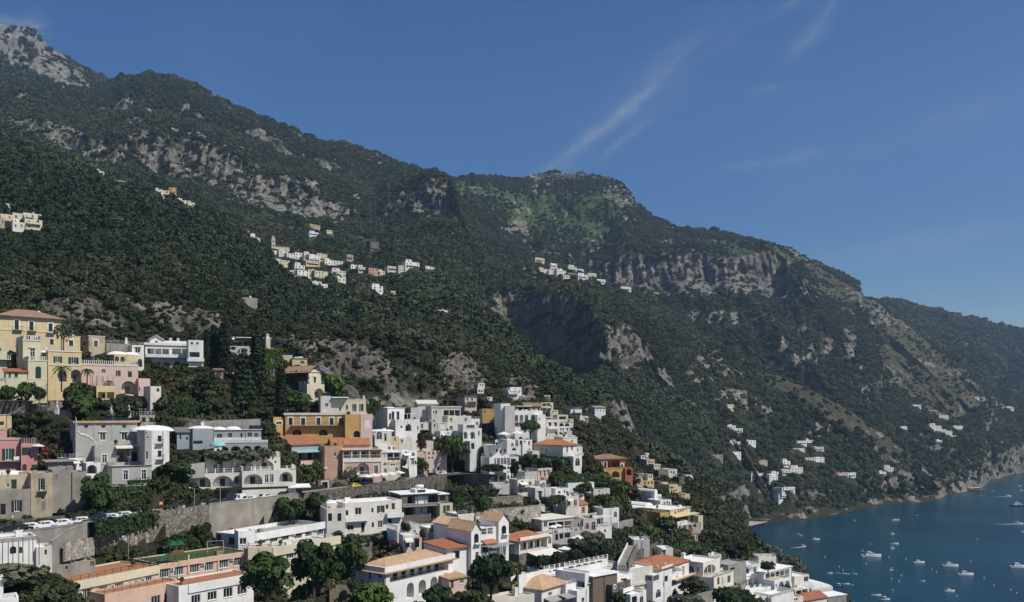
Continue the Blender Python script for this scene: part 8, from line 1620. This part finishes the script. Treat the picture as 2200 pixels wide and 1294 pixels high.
car(511, 'white', 'white delivery van behind the dark blue car', 4.0, True)
SCM = None
def scooter(px, w, label, i):
    global SCM
    if SCM is None:
        SCM = []
        m = MB(); m.lathe([(0.05, -0.05), (0.22, -0.05), (0.22, 0.05), (0.05, 0.05)], k=10); SCM.append(('wheel', m, 'tyre')); m = MB(); m.box(-0.2, -0.13, 0.28, 0.75, 0.13, 0.42); m.box(0.25, -0.16, 0.43, 0.85, 0.16, 0.7); m.box(-0.42, -0.2, 0.3, -0.25, 0.2, 0.95); SCM.append(('body', m, None)); m = MB(); m.box(0.05, -0.14, 0.72, 0.85, 0.14, 0.82); SCM.append(('seat', m, 'black')); m = MB(); m.rod((-0.4, -0.32, 1.05), (-0.4, 0.32, 1.05), 0.025); m.rod((-0.55, 0, 0.25), (-0.38, 0, 1.05), 0.035); SCM.append(('handlebar', m, 'rail_dark'))
        SCM = {n: (q, mt) for n, q, mt in SCM}
    p, a = on_road(px, w); o = link('scooter', None); o.matrix_world = Matrix.Translation((p.x, p.y, p.z)) @ Matrix.Rotation(a + 1.3 + random.uniform(-.15, .15), 4, 'Z'); tag(o, label, 'scooter', 'scooters parked below the ivy wall')
    for n in ('body', 'seat', 'handlebar'): q, mt = SCM[n]; link(n, mesh_from(n, q.v, q.f, [mt or ('paint ' + ('white', 'black', 'grey', 'black', 'silver')[i % 5])]), o)
    for x in (-0.55, 0.7): wh = link('wheel', mesh_from('wheel', SCM['wheel'][0].v, SCM['wheel'][0].f, ['tyre']), o); wh.matrix_local = Matrix.Translation((x, 0, 0.22)) @ Matrix.Rotation(math.pi / 2, 4, 'X')
NTH = ['first', 'second', 'third', 'fourth', 'fifth', 'sixth', 'seventh', 'eighth', 'ninth', 'tenth', 'eleventh', 'twelfth', 'thirteenth', 'fourteenth', 'fifteenth', 'sixteenth']
for i in range(16): scooter(300 + i * 9.2, 3.2 - 0.05 * i, NTH[i] + ' scooter from the left in the row below the ivy wall', i)
# ------------------------------------------------------------------ boats
def boat(px, py, wpx, label, kind='open', col='boat_white', rot=None, wake=False):
    d = CZ * F / (py - HY); L = max(3.5, wpx / F * d); x = (px - CX) / F * d; o = link({'open': 'motorboat', 'yacht': 'motor_yacht', 'row': 'rowing_boat'}[kind], None)
    o.matrix_world = Matrix.Translation((x, d, 0)) @ Matrix.Rotation(rot if rot is not None else random.uniform(-.35, .35) + (math.pi if random.random() < .3 else 0), 4, 'Z'); tag(o, label, 'boat', 'boats in the bay'); B_ = L * (0.3 if L < 9 else 0.25); fr = L * 0.11 if kind == 'yacht' else max(0.55, L * 0.1)
    m = MB(); secs = []
    for t, b_, s in ((0, 0.42, 0.95), (0.3, 0.5, 0.95), (0.65, 0.44, 1.05), (0.88, 0.22, 1.2), (1.0, 0.02, 1.3)):
        X_ = (t - 0.5) * L; w_ = b_ * B_; secs.append([(X_, -w_, fr * s), (X_, -w_ * 0.8, -0.25), (X_, w_ * 0.8, -0.25), (X_, w_, fr * s)])
    loft(m, secs); m.build('hull', col, o)
    m = MB(); m.box(-0.42 * L, -0.36 * B_, fr * 0.96, 0.1 * L, 0.36 * B_, fr * 0.99); m.build('deck', 'boat_wood' if kind != 'row' else 'wood', o)
    if kind == 'yacht':
        m = MB(); loft(m, [[(-0.3 * L, s * B_ * 0.36, fr), (-0.24 * L, s * B_ * 0.3, fr + L * 0.1), (0.08 * L, s * B_ * 0.28, fr + L * 0.1), (0.24 * L, s * B_ * 0.26, fr)] for s in (-1, 1)]); m.build('cabin', 'boat_white', o); m = MB(); m.box(-0.2 * L, -B_ * 0.345, fr + L * 0.045, 0.1 * L, B_ * 0.345, fr + L * 0.075); m.build('window', 'glass', o)
        m = MB(); m.box(-0.22 * L, -B_ * 0.26, fr + L * 0.15, -0.02 * L, B_ * 0.26, fr + L * 0.16)
        for X_ in (-0.2, -0.04): m.rod((X_ * L, -B_ * .2, fr + L * 0.1), (X_ * L, -B_ * .2, fr + L * 0.15), 0.04 * L / 10); m.rod((X_ * L, B_ * .2, fr + L * 0.1), (X_ * L, B_ * .2, fr + L * 0.15), 0.04 * L / 10)
        m.build('flybridge', 'boat_white', o)
    elif kind == 'open':
        m = MB(); m.box(-0.02 * L, -B_ * 0.16, fr, 0.1 * L, B_ * 0.16, fr + 0.9); m.build('console', 'boat_white', o); m = MB(); m.quad((0.12 * L, -B_ * .3, fr), (0.12 * L, B_ * .3, fr), (0.05 * L, B_ * .26, fr + 0.8), (0.05 * L, -B_ * .26, fr + 0.8)); m.build('windscreen', 'glass', o)
        m = MB(); m.box(-0.3 * L, -B_ * 0.34, fr + 1.6, 0.06 * L, B_ * 0.34, fr + 1.68)
        for q in ((-0.28, -.3), (-0.28, .3), (0.04, -.3), (0.04, .3)): m.rod((q[0] * L, q[1] * B_, fr), (q[0] * L, q[1] * B_, fr + 1.6), 0.04)
        m.build('awning', random.choice(['canvas_white', 'boat_blue', 'canvas_white']), o)
    else:
        m = MB(); m.box(-0.1 * L, -B_ * .38, fr * 0.7, 0.0, B_ * .38, fr * 0.75); m.build('seat', 'boat_wood', o)
    if wake:
        m = MB(); r = random.Random(3)
        for k in range(16):
            t = k / 16; X_ = -0.5 * L - t * L * 2.2
            for s in (-1, 1): w_ = (0.25 + 0.5 * t) * B_ * 1.6 * s; g = (0.35 + 0.5 * r.random()) * (1 - t * 0.8) * B_ * .5; l_ = L * 0.12; m.poly([(X_, w_ - g, 0.05), (X_ - l_, w_ * 1.05, 0.05), (X_, w_ + g, 0.05), (X_ + l_, w_ * .95, 0.05)])
            if t < .5: g = B_ * (0.5 - t) * r.uniform(.5, 1); m.poly([(X_ - .1 * L, -g, 0.055), (X_ + .12 * L, -g * .6, 0.055), (X_ + .12 * L, g * .6, 0.055), (X_ - .1 * L, g, 0.055)])
        m.build('wake', 'foam', o)
def b8(x, y): return 1700 + x / 2.85, 840 + y / 2.85
for x, y, w, lab, *r in [(388, 803, 36, 'small dark boat nearest the rocky shore', 'open', 'boat_blue'), (640, 792, 50, 'slim white boat off the rocky shore'), (770, 763, 12, 'tiny white dinghy off the rocky shore', 'row'), (48, 886, 34, 'low white boat near the small beach'), (152, 911, 46, 'white cabin boat near the small beach', 'yacht'), (75, 955, 42, 'speedboat throwing spray near the small beach', 'open', 'boat_white', 0.5, True),
    (620, 878, 26, 'small white boat above the pair in mid bay'), (483, 941, 26, 'small white boat above the longest yacht'), (632, 938, 54, 'canopied white boat, upper of a pair in mid bay', 'open', 'boat_white', 0.1), (618, 966, 30, 'round white boat, lower of a pair in mid bay', 'open', 'boat_white', 0.2), (433, 986, 30, 'small white boat just left of the longest yacht'),
    (490, 1016, 122, 'long white motor yacht left of mid bay', 'yacht', 'boat_white', 0.02), (782, 1054, 72, 'white sailing launch with a thin mast in mid bay', 'yacht', 'boat_white', 0.1), (975, 1075, 98, 'white yacht with a dark flybridge right of mid bay', 'yacht', 'boat_white', 0.0), (1068, 1128, 98, 'white yacht lower right of mid bay', 'yacht', 'boat_white', 0.05), (1030, 878, 34, 'low dark boat far right of mid bay', 'row', 'boat_blue', 0.0),
    (1232, 621, 34, 'small boat by the rock bathing platform'), (1330, 646, 40, 'far speedboat trailing foam at right', 'open', 'boat_white', 0.1, True), (1392, 708, 100, 'long dark-sided yacht cut by the right edge', 'yacht', 'boat_blue', 0.0), (1392, 816, 60, 'speedboat trailing foam at the right edge', 'open', 'boat_white', 0.05, True), (1421, 866, 30, 'white boat cut by the right edge below the speedboat'), (1392, 1082, 110, 'big white yacht at the lower right edge', 'yacht', 'boat_white', 0.05),
    (237, 1117, 34, 'small white boat nearest the vaulted boathouse roofs', 'open', 'boat_white', 0.1), (382, 1124, 44, 'speedboat with a curling wake near the town', 'open', 'boat_white', -0.5, True), (297, 1199, 56, 'white and blue boat close to the vaulted roofs', 'open', 'boat_blue', 0.0), (338, 1184, 42, 'flat white boat beside the white and blue one', 'row', 'boat_white', 0.0), (522, 1253, 58, 'long low white boat at the bottom', 'row', 'boat_white', 0.0), (577, 1279, 58, 'white canopied boat at the bottom edge', 'open', 'boat_white', 0.1), (970, 1228, 64, 'white cabin boat at the lower middle of the bay', 'yacht', 'boat_white', 0.08), (805, 1166, 18, 'tiny white boat in the lower bay', 'row'), (612, 1098, 24, 'small white boat right of the curling wake', 'open'), (1400, 583, 24, 'tiny boat at the far right edge', 'row'), (1408, 612, 26, 'small white boat at the far right edge'), (1160, 640, 14, 'tiny boat left of the far speedboat', 'row')]:
    boat(*b8(x, y), w / 2.85, lab, *r)
boat(1650, 1176, 18, 'canopied boat close under the cliff trees', 'open', 'boat_white', 0.1); boat(1673, 1183, 12, 'smaller boat right of the canopied one under the cliff', 'open', 'boat_white', 0.0)
m_ = MB(); m_.lathe([(0.01, 0.9), (0.45, 0.6), (0.5, 0.1), (0.3, -0.3)], k=8); bm_ = mesh_from('buoy', m_.v, m_.f, ['boat_white'])
for x, y in ((207, 1020), (292, 1077), (702, 1030), (675, 1133), (612, 1152), (623, 1223), (1140, 910), (1098, 1045), (1180, 1147), (1345, 1220), (1380, 1240), (457, 1060), (318, 1100), (375, 1190), (600, 1020), (860, 1095), (890, 1110), (1240, 1190), (660, 1170), (1015, 1258)):
    a, c = b8(x, y); d_ = CZ * F / (c - HY); o = link('buoy', bm_); o.location = ((a - CX) / F * d_, d_, 0); tag(o, 'small white mooring buoy afloat in the bay', 'buoy', 'white mooring buoys')
# small beach and the bathing platform
pb = [(1598, 1126), (1612, 1131), (1650, 1122), (1636, 1117), (1610, 1114), (1596, 1112)]; m_ = MB(); m_.poly([((x - CX) / F * (d := CZ * F / (y - HY)), d, 0.35) for x, y in pb]); plain('sand', (0.42, 0.30, 0.25), 0.95); tag(m_.build('beach', 'sand'), 'small pinkish beach below the headland', kind='structure')
d_ = CZ * F / (1054 - HY); o = link('bathing_platform', None); o.matrix_world = Matrix.Translation(((2094 - CX) / F * d_, d_, 0)); tag(o, 'bathing platform on stilts under the right-hand cliff', 'platform'); m = MB(); m.box(-17, -4, 1.6, 17, 5, 2.0); m.build('deck', 'boat_wood', o); m = MB(); m.box(-10, -2, 4.6, 10, 4, 4.9); m.build('canopy', 'canvas', o)
for i in range(9): m = MB(); m.rod((-16 + i * 4, -3.6, -1), (-16 + i * 4, -3.6, 1.6), 0.25); m.build('pile', 'concrete', o)
for i in range(6): m = MB(); m.rod((-9.6 + i * 3.8, -1.8, 2), (-9.6 + i * 3.8, -1.8, 4.6), 0.12); m.build('post', 'frame_white', o)
# ------------------------------------------------------------------ small things of the town
def at(px, py, d, yaw=0): return Matrix.Translation(P3(px, py, d)) @ Matrix.Rotation(math.radians(yaw), 4, 'Z')
def parasol(px, py, d, r, label, mat='canvas_white', group='cafe and terrace parasols', sq=False):
    o = link('parasol', None); o.matrix_world = at(px, py, d, 20); tag(o, label, 'parasol', group); k = 4 if sq else 8
    m = MB(); m.rod((0, 0, 0), (0, 0, 2.6), 0.04); m.build('pole', 'frame_white', o); m = MB(); m.lathe([(r, 2.05), (r, 2.2), (0.02, 2.2 + r * 0.35)], k=k); m.build('canopy', mat, o); m = MB(); m.lathe([(0.02, 0.12), (0.35, 0.1), (0.35, 0)], k=8); m.build('base', 'concrete', o)
for i, (x, y, d) in enumerate([(786, 1040, 259), (802, 1038, 262), (820, 1036, 266), (838, 1034, 270), (856, 1031, 274)]): parasol(x, y, d, 2.2, ['leftmost', 'second', 'third', 'fourth', 'rightmost'][i] + ' of five cream cafe parasols on the road', 'canvas', sq=True)
for a in [(1082, 946, 312, 2.6, 'left white parasol on the roof of the window-grid hotel'), (1110, 944, 314, 2.4, 'right white parasol on the roof of the window-grid hotel'), (1187, 1148, 258, 1.4, 'left white parasol in the terrace restaurant'), (1198, 1145, 260, 1.4, 'right white parasol in the terrace restaurant'), (1212, 1196, 236, 1.8, 'striped white parasol beside the cream awning'), (1455, 1240, 244, 1.6, 'grey parasol on the balcony of the red-roofed villa', 'canvas_grey'), (1240, 1172, 250, 2.4, 'big square white parasol among the vines', 'canvas_white', 'cafe and terrace parasols', True), (1724, 1276, 292, 1.3, 'round white parasol on the cliff-edge terrace'), (82, 978, 205, 1.4, 'cream parasol beside the pink house', 'canvas')]: parasol(*a)
def lounger(px, py, d, yaw, label, mat):
    o = link('sun_lounger', None); o.matrix_world = at(px, py, d, yaw); tag(o, label, 'sun lounger', 'loungers on the white deck'); m = MB(); m.box(-0.3, -0.9, 0.28, 0.3, 0.5, 0.36); m.build('seat', mat, o); m = MB(); m.quad((-0.3, 0.5, 0.3), (0.3, 0.5, 0.3), (0.3, 0.95, 0.8), (-0.3, 0.95, 0.8)); m.build('backrest', mat, o)
    for x in (-0.25, 0.25):
        for y in (-0.8, 0.4): m = MB(); m.box(x - .03, y - .03, 0, x + .03, y + .03, 0.28); m.build('leg', 'frame_white', o)
for i in range(6): lounger(1608 + i * 6.2, 1265 - i * 1.0, 274 + i * 1.3, -30, ['leftmost', 'second', 'third', 'fourth', 'fifth', 'rightmost'][i] + ' lounger on the white deck above the sea', 'cushion' if i % 2 else 'canvas_white')
for i in range(5): lounger(1536 + i * 3.4, 1232 - i * 1.4, 257 + i * 1.2, -30, ['leftmost', 'second', 'third', 'fourth', 'rightmost'][i] + ' white lounger on the roof terrace with brown doors', 'canvas_white')
def statue(px, py, d, h, label):
    o = link('statue', None); o.matrix_world = at(px, py, d); tag(o, label, 'statue'); m = MB(); m.box(-0.4, -0.4, -1, 0.4, 0.4, 0.7); m.box(-0.5, -0.5, 0.703, 0.5, 0.5, 0.8); m.build('pedestal', 'marble', o); s = h / 2.0
    m = MB(); m.lathe([(0.34 * s, 0.8), (0.3 * s, 1.2 * s + .4), (0.22 * s, 1.5 * s + .4), (0.33 * s, 1.9 * s + .4), (0.3 * s, 2.05 * s + .4), (0.1 * s, 2.15 * s + .4), (0.14 * s, 2.3 * s + .4), (0.12 * s, 2.42 * s + .4), (0.01, 2.48 * s + .4)], k=10, sy=0.75); m.rod((0.3 * s, 0, 1.95 * s + .4), (0.36 * s, -0.25, 1.4 * s + .4), 0.08 * s, 0.06 * s); m.rod((-0.3 * s, 0, 1.95 * s + .4), (-0.34 * s, -0.1, 1.3 * s + .4), 0.08 * s, 0.06 * s); m.build('figure', 'marble', o, None, True)
statue(122.5, 882, 219, 1.7, 'white garden statue above the ornate cream terrace'); statue(239, 889, 226, 1.7, 'left one of two white statues behind the grey house'); statue(277, 890, 230, 1.7, 'right one of two white statues behind the grey house')
def pergola(pts, d0, d1, h, label, mat='reed', leg='wood', slats=14):
    """roof on posts: columns x0,x1 and floor row at the front"""
    x0, x1, y = pts; a = Vector(P3(x0, y, d0)); c = Vector(P3(x1, y, d1)); c.z = a.z; o = link('pergola', None); o.matrix_world = Matrix.Translation(a); tag(o, label, 'pergola'); t = (c - a); n = Vector((-t.y, t.x, 0)).normalized() * 4.0; t.z = 0
    for i in range(5):
        for k in (0, 1): p = t * (i / 4) + n * k; m = MB(); m.rod((p.x, p.y, -1.5), (p.x, p.y, h), 0.07); m.build('post', leg, o)
    for i in range(slats): p = t * (i / (slats - 1)); q = t / slats * 0.8; m = MB(); m.quad(tuple(p + Vector((0, 0, h + .02 * (i % 3)))), tuple(p + q + Vector((0, 0, h + .02 * (i % 3)))), tuple(p + q + n + Vector((0, 0, h + .2))), tuple(p + n + Vector((0, 0, h + .2)))); m.build('slat', mat, o)
pergola((0, 116, 880), 212, 221, 2.2, 'dark reed pergola above the ornate cream terrace'); pergola((-5, 84, 1203), 138, 142, 2.6, 'dark reed roof over the yard at the left edge'); pergola((195, 243, 826), 230, 236, 2.4, 'green vine pergola before the long pink house', 'leaf_bright'); pergola((868, 896, 905), 281, 284, 2.3, 'white pergola beside the tall grey and white house', 'frame_white', 'frame_white'); pergola((1062, 1104, 1200), 205, 212, 2.4, 'grey slatted pergola beside the gable-fronted white house', 'canvas_grey', 'rail_dark'); pergola((1282, 1315, 1132), 276, 282, 2.6, 'white pergola over the balcony right of the restaurant', 'frame_white', 'frame_white', 8)
# playground on the school roof
o = link('playground_tower', None); o.matrix_world = at(378, 1202, 171, 40); tag(o, 'green and brown playground tower with a slide on the school roof', 'playground')
for x in (-1.3, 0, 1.3):
    for y in (-.6, .6): m = MB(); m.rod((x, y, 0), (x, y, 3.0), 0.06); m.build('post', 'wood', o)
m = MB(); m.box(-1.35, -.65, 1.1, 1.35, .65, 1.22); m.build('platform', 'wood', o); m = MB(); m.box(-0.9, -.7, 1.25, 1.3, -.64, 1.9); m.build('panel', 'wood', o)
for x in (-.65, .65): m = MB(); m.poly([(x - .85, -.8, 2.9), (x + .85, -.8, 2.9), (x, -.8, 4.0)]); m.quad((x - .85, -.8, 2.9), (x, -.8, 4.0), (x, .8, 4.0), (x - .85, .8, 2.9)); m.quad((x, -.8, 4.0), (x + .85, -.8, 2.9), (x + .85, .8, 2.9), (x, .8, 4.0)); m.build('roof', 'slide_green', o)
m = MB(); m.quad((-1.4, -.3, 1.2), (-1.4, .3, 1.2), (-3.2, .3, 0.1), (-3.2, -.3, 0.1)); m.quad((-1.4, -.34, 1.2), (-3.2, -.34, 0.1), (-3.2, -.34, 0.35), (-1.4, -.34, 1.5)); m.quad((-1.4, .34, 1.2), (-1.4, .34, 1.5), (-3.2, .34, 0.35), (-3.2, .34, 0.1)); m.build('slide', 'slide_green', o)
o = link('swing_set', None); o.matrix_world = at(463, 1186, 182, 20); tag(o, 'yellow swing frame on the school turf', 'swing')
for x in (-1.6, 1.6):
    for y in (-.8, .8): m = MB(); m.rod((x, y, 0), (x, 0, 2.3), 0.06); m.build('leg', 'swing_yellow', o)
m = MB(); m.rod((-1.6, 0, 2.3), (1.6, 0, 2.3), 0.05); m.build('crossbar', 'metal', o)
for x in (-.6, .6): m = MB(); m.box(x - .2, -.1, .5, x + .2, .1, .55); m.rod((x - .18, 0, .55), (x - .18, 0, 2.3), .012); m.rod((x + .18, 0, .55), (x + .18, 0, 2.3), .012); m.build('seat', 'black', o)
# signs, lamps, dishes, tank
o = link('road_sign', None); o.matrix_world = at(27.5, 1124, 171, 30); tag(o, 'round red and white road sign beside the rubble wall', 'sign'); m = MB(); m.rod((0, 0, -1), (0, 0, 1.6), .04); m.build('post', 'metal', o); m = MB(); m.lathe([(0.001, 0), (0.36, 0), (0.36, .04)], k=18); q = m.build('disc', 'road_red', o, Matrix.Translation((0, -.06, 1.3)) @ Matrix.Rotation(math.pi / 2, 4, 'X')); m = MB(); m.lathe([(0.001, .045), (0.24, .045)], k=18); m.build('face', 'white', q)
o = link('wall_sign', None); o.matrix_world = at(344.5, 1081, 198, 38); tag(o, 'small orange sign on the ivy wall', 'sign'); m = MB(); m.box(-.42, -.55, -.38, .42, -.5, .38); m.build('board', 'sign_orange', o); m = MB(); m.box(-.22, -.56, -.1, .22, -.552, .1); m.build('marking', 'canvas', o)
def lamp(px, py, d, h, label):
    o = link('street_lamp', None); o.matrix_world = at(px, py, d); tag(o, label, 'street lamp'); m = MB(); m.rod((0, 0, -1), (0, 0, h), .07, .05); m.rod((0, 0, h), (-0.9, -.3, h + .15), .04); m.build('post', 'metal', o); m = MB(); m.lathe([(0.01, .2), (.22, .1), (.2, -.1), (.01, -.12)], -1.0, -.33, h + .1, 8); m.build('lamp_head', 'frame_white', o)
for a in [(473, 1090, 205, 5.5, 'street lamp beside the dark cars before the hotel'), (418, 1096, 198, 5, 'slim street lamp at the end of the scooter row'), (166, 1165, 173, 4.5, 'street lamp beside the concrete stair ramp'), (1360, 1172, 262, 7.5, 'tall lamp post at the top of the stone staircase'), (1444, 1160, 300, 3.5, 'bent white lamp above the grey chapel'), (1512, 1060, 440, 9, 'tall thin lamp post on the headland'), (276, 1196, 176, 4, 'lamp at the school playground fence'), (888, 1034, 275, 6, 'lamp post by the cafe tree')]: lamp(*a)
def dish(px, py, d, r, label):
    o = link('satellite_dish', None); o.matrix_world = at(px, py, d, -20); tag(o, label, 'satellite dish'); m = MB(); m.rod((0, 0, -1.2), (0, 0, .1), .04); m.build('mast', 'metal', o); m = MB(); m.lathe([(0.01, 0), (r * .6, .07), (r, .2)], k=14); m.build('reflector', 'frame_white', o, Matrix.Rotation(math.radians(65), 4, 'X'))
for a in [(764, 1181, 186, .55, 'upper dish beside the arcaded white house'), (764, 1192, 184, .5, 'lower dish beside the arcaded white house'), (334, 902, 244, .6, 'white dish on the old stone wall'), (438, 910, 242, .8, 'big tilted dish on the blue-grey villa roof'), (503, 727, 303, .7, 'dish on the roof by the ivy house'), (962, 933, 316, .8, 'round dish above the pinkish roadside house'), (934, 941, 300, .6, 'small dish left of the flat-topped pine'), (1068, 948, 318, .7, 'dish at the left end of the window-grid hotel')]: dish(*a)
p = TANK; o = link('water_tank', None); o.matrix_world = p.M @ Matrix.Translation((p.W / 2, 1.5, p.H)); tag(o, 'horizontal white water tank on the vine-shaded house', 'water tank'); m = MB(); m.lathe([(0.01, -1.2), (.5, -1.15), (.55, 0), (.5, 1.15), (.01, 1.2)], k=12); m.build('tank', 'boat_white', o, Matrix.Translation((0, 0, .6)) @ Matrix.Rotation(math.pi / 2, 4, 'Y'), True)
for x in (-.7, .7): m = MB(); m.box(x - .1, -.4, 0, x + .1, .4, .2); m.build('cradle', 'concrete', o)
# deck chairs on the arcaded house balcony and potted plants on terraces
def chair(px, py, d, yaw, label, mat='frame_white'):
    o = link('terrace_chair', None); o.matrix_world = at(px, py, d, yaw); tag(o, label, 'chair', 'chairs on the hotel balconies'); m = MB(); m.box(-.25, -.25, .4, .25, .25, .46); m.build('seat', mat, o); m = MB(); m.box(-.25, .22, .46, .25, .27, .95); m.build('backrest', mat, o)
    for x in (-.22, .22):
        for y in (-.22, .22): m = MB(); m.box(x - .025, y - .025, 0, x + .025, y + .025, .4); m.build('leg', mat, o)
forest('forest', [sow(0.0, 1.3, 2.9, 1.9), sow(1.3, 2.05, 3.7, 3.0), sow(2.05, 3.1, 7, 4)], 'dark green wood covering the hill just behind the town')
forest('forest', [sow(3.1, 4.0, 4.6, 3.2), sow(4.0, 5.0, 4.4, 2.9), sow(5.0, 6.0, 4.4, 2.7), sow(6.0, 7.4, 4.8, 2.9)], 'woods on the middle slopes around the hillside villages')
forest('forest', [sow(7.4, 9.0, 5.5, 3.3), sow(9.0, 10.0, 5.4, 3.2), sow(10.0, 11.3, 5.4, 3.0), sow(11.3, 14.0, 15, 8)], 'hazy woods and scrub on the far mountains')
# ------------------------------------------------------------------ haze
hm = bpy.data.materials.new('haze'); hm.use_nodes = True; ht = hm.node_tree; ht.nodes.clear()
pv = nd(ht, 'ShaderNodeVolumePrincipled'); pv.inputs['Color'].default_value = (0.52, 0.73, 1.0, 1); pv.inputs['Density'].default_value = 0.00008; pv.inputs['Anisotropy'].default_value = 0.2
ho = nd(ht, 'ShaderNodeOutputMaterial'); lk(ht, pv.outputs[0], ho.inputs['Volume']); MATS['haze'] = hm
m_ = MB(); m_.box(-4200, -300, -400, 4200, 4600, 1750)
tag(m_.build('haze', 'haze'), 'thin blue summer haze over the bay', 'haze', kind='stuff')
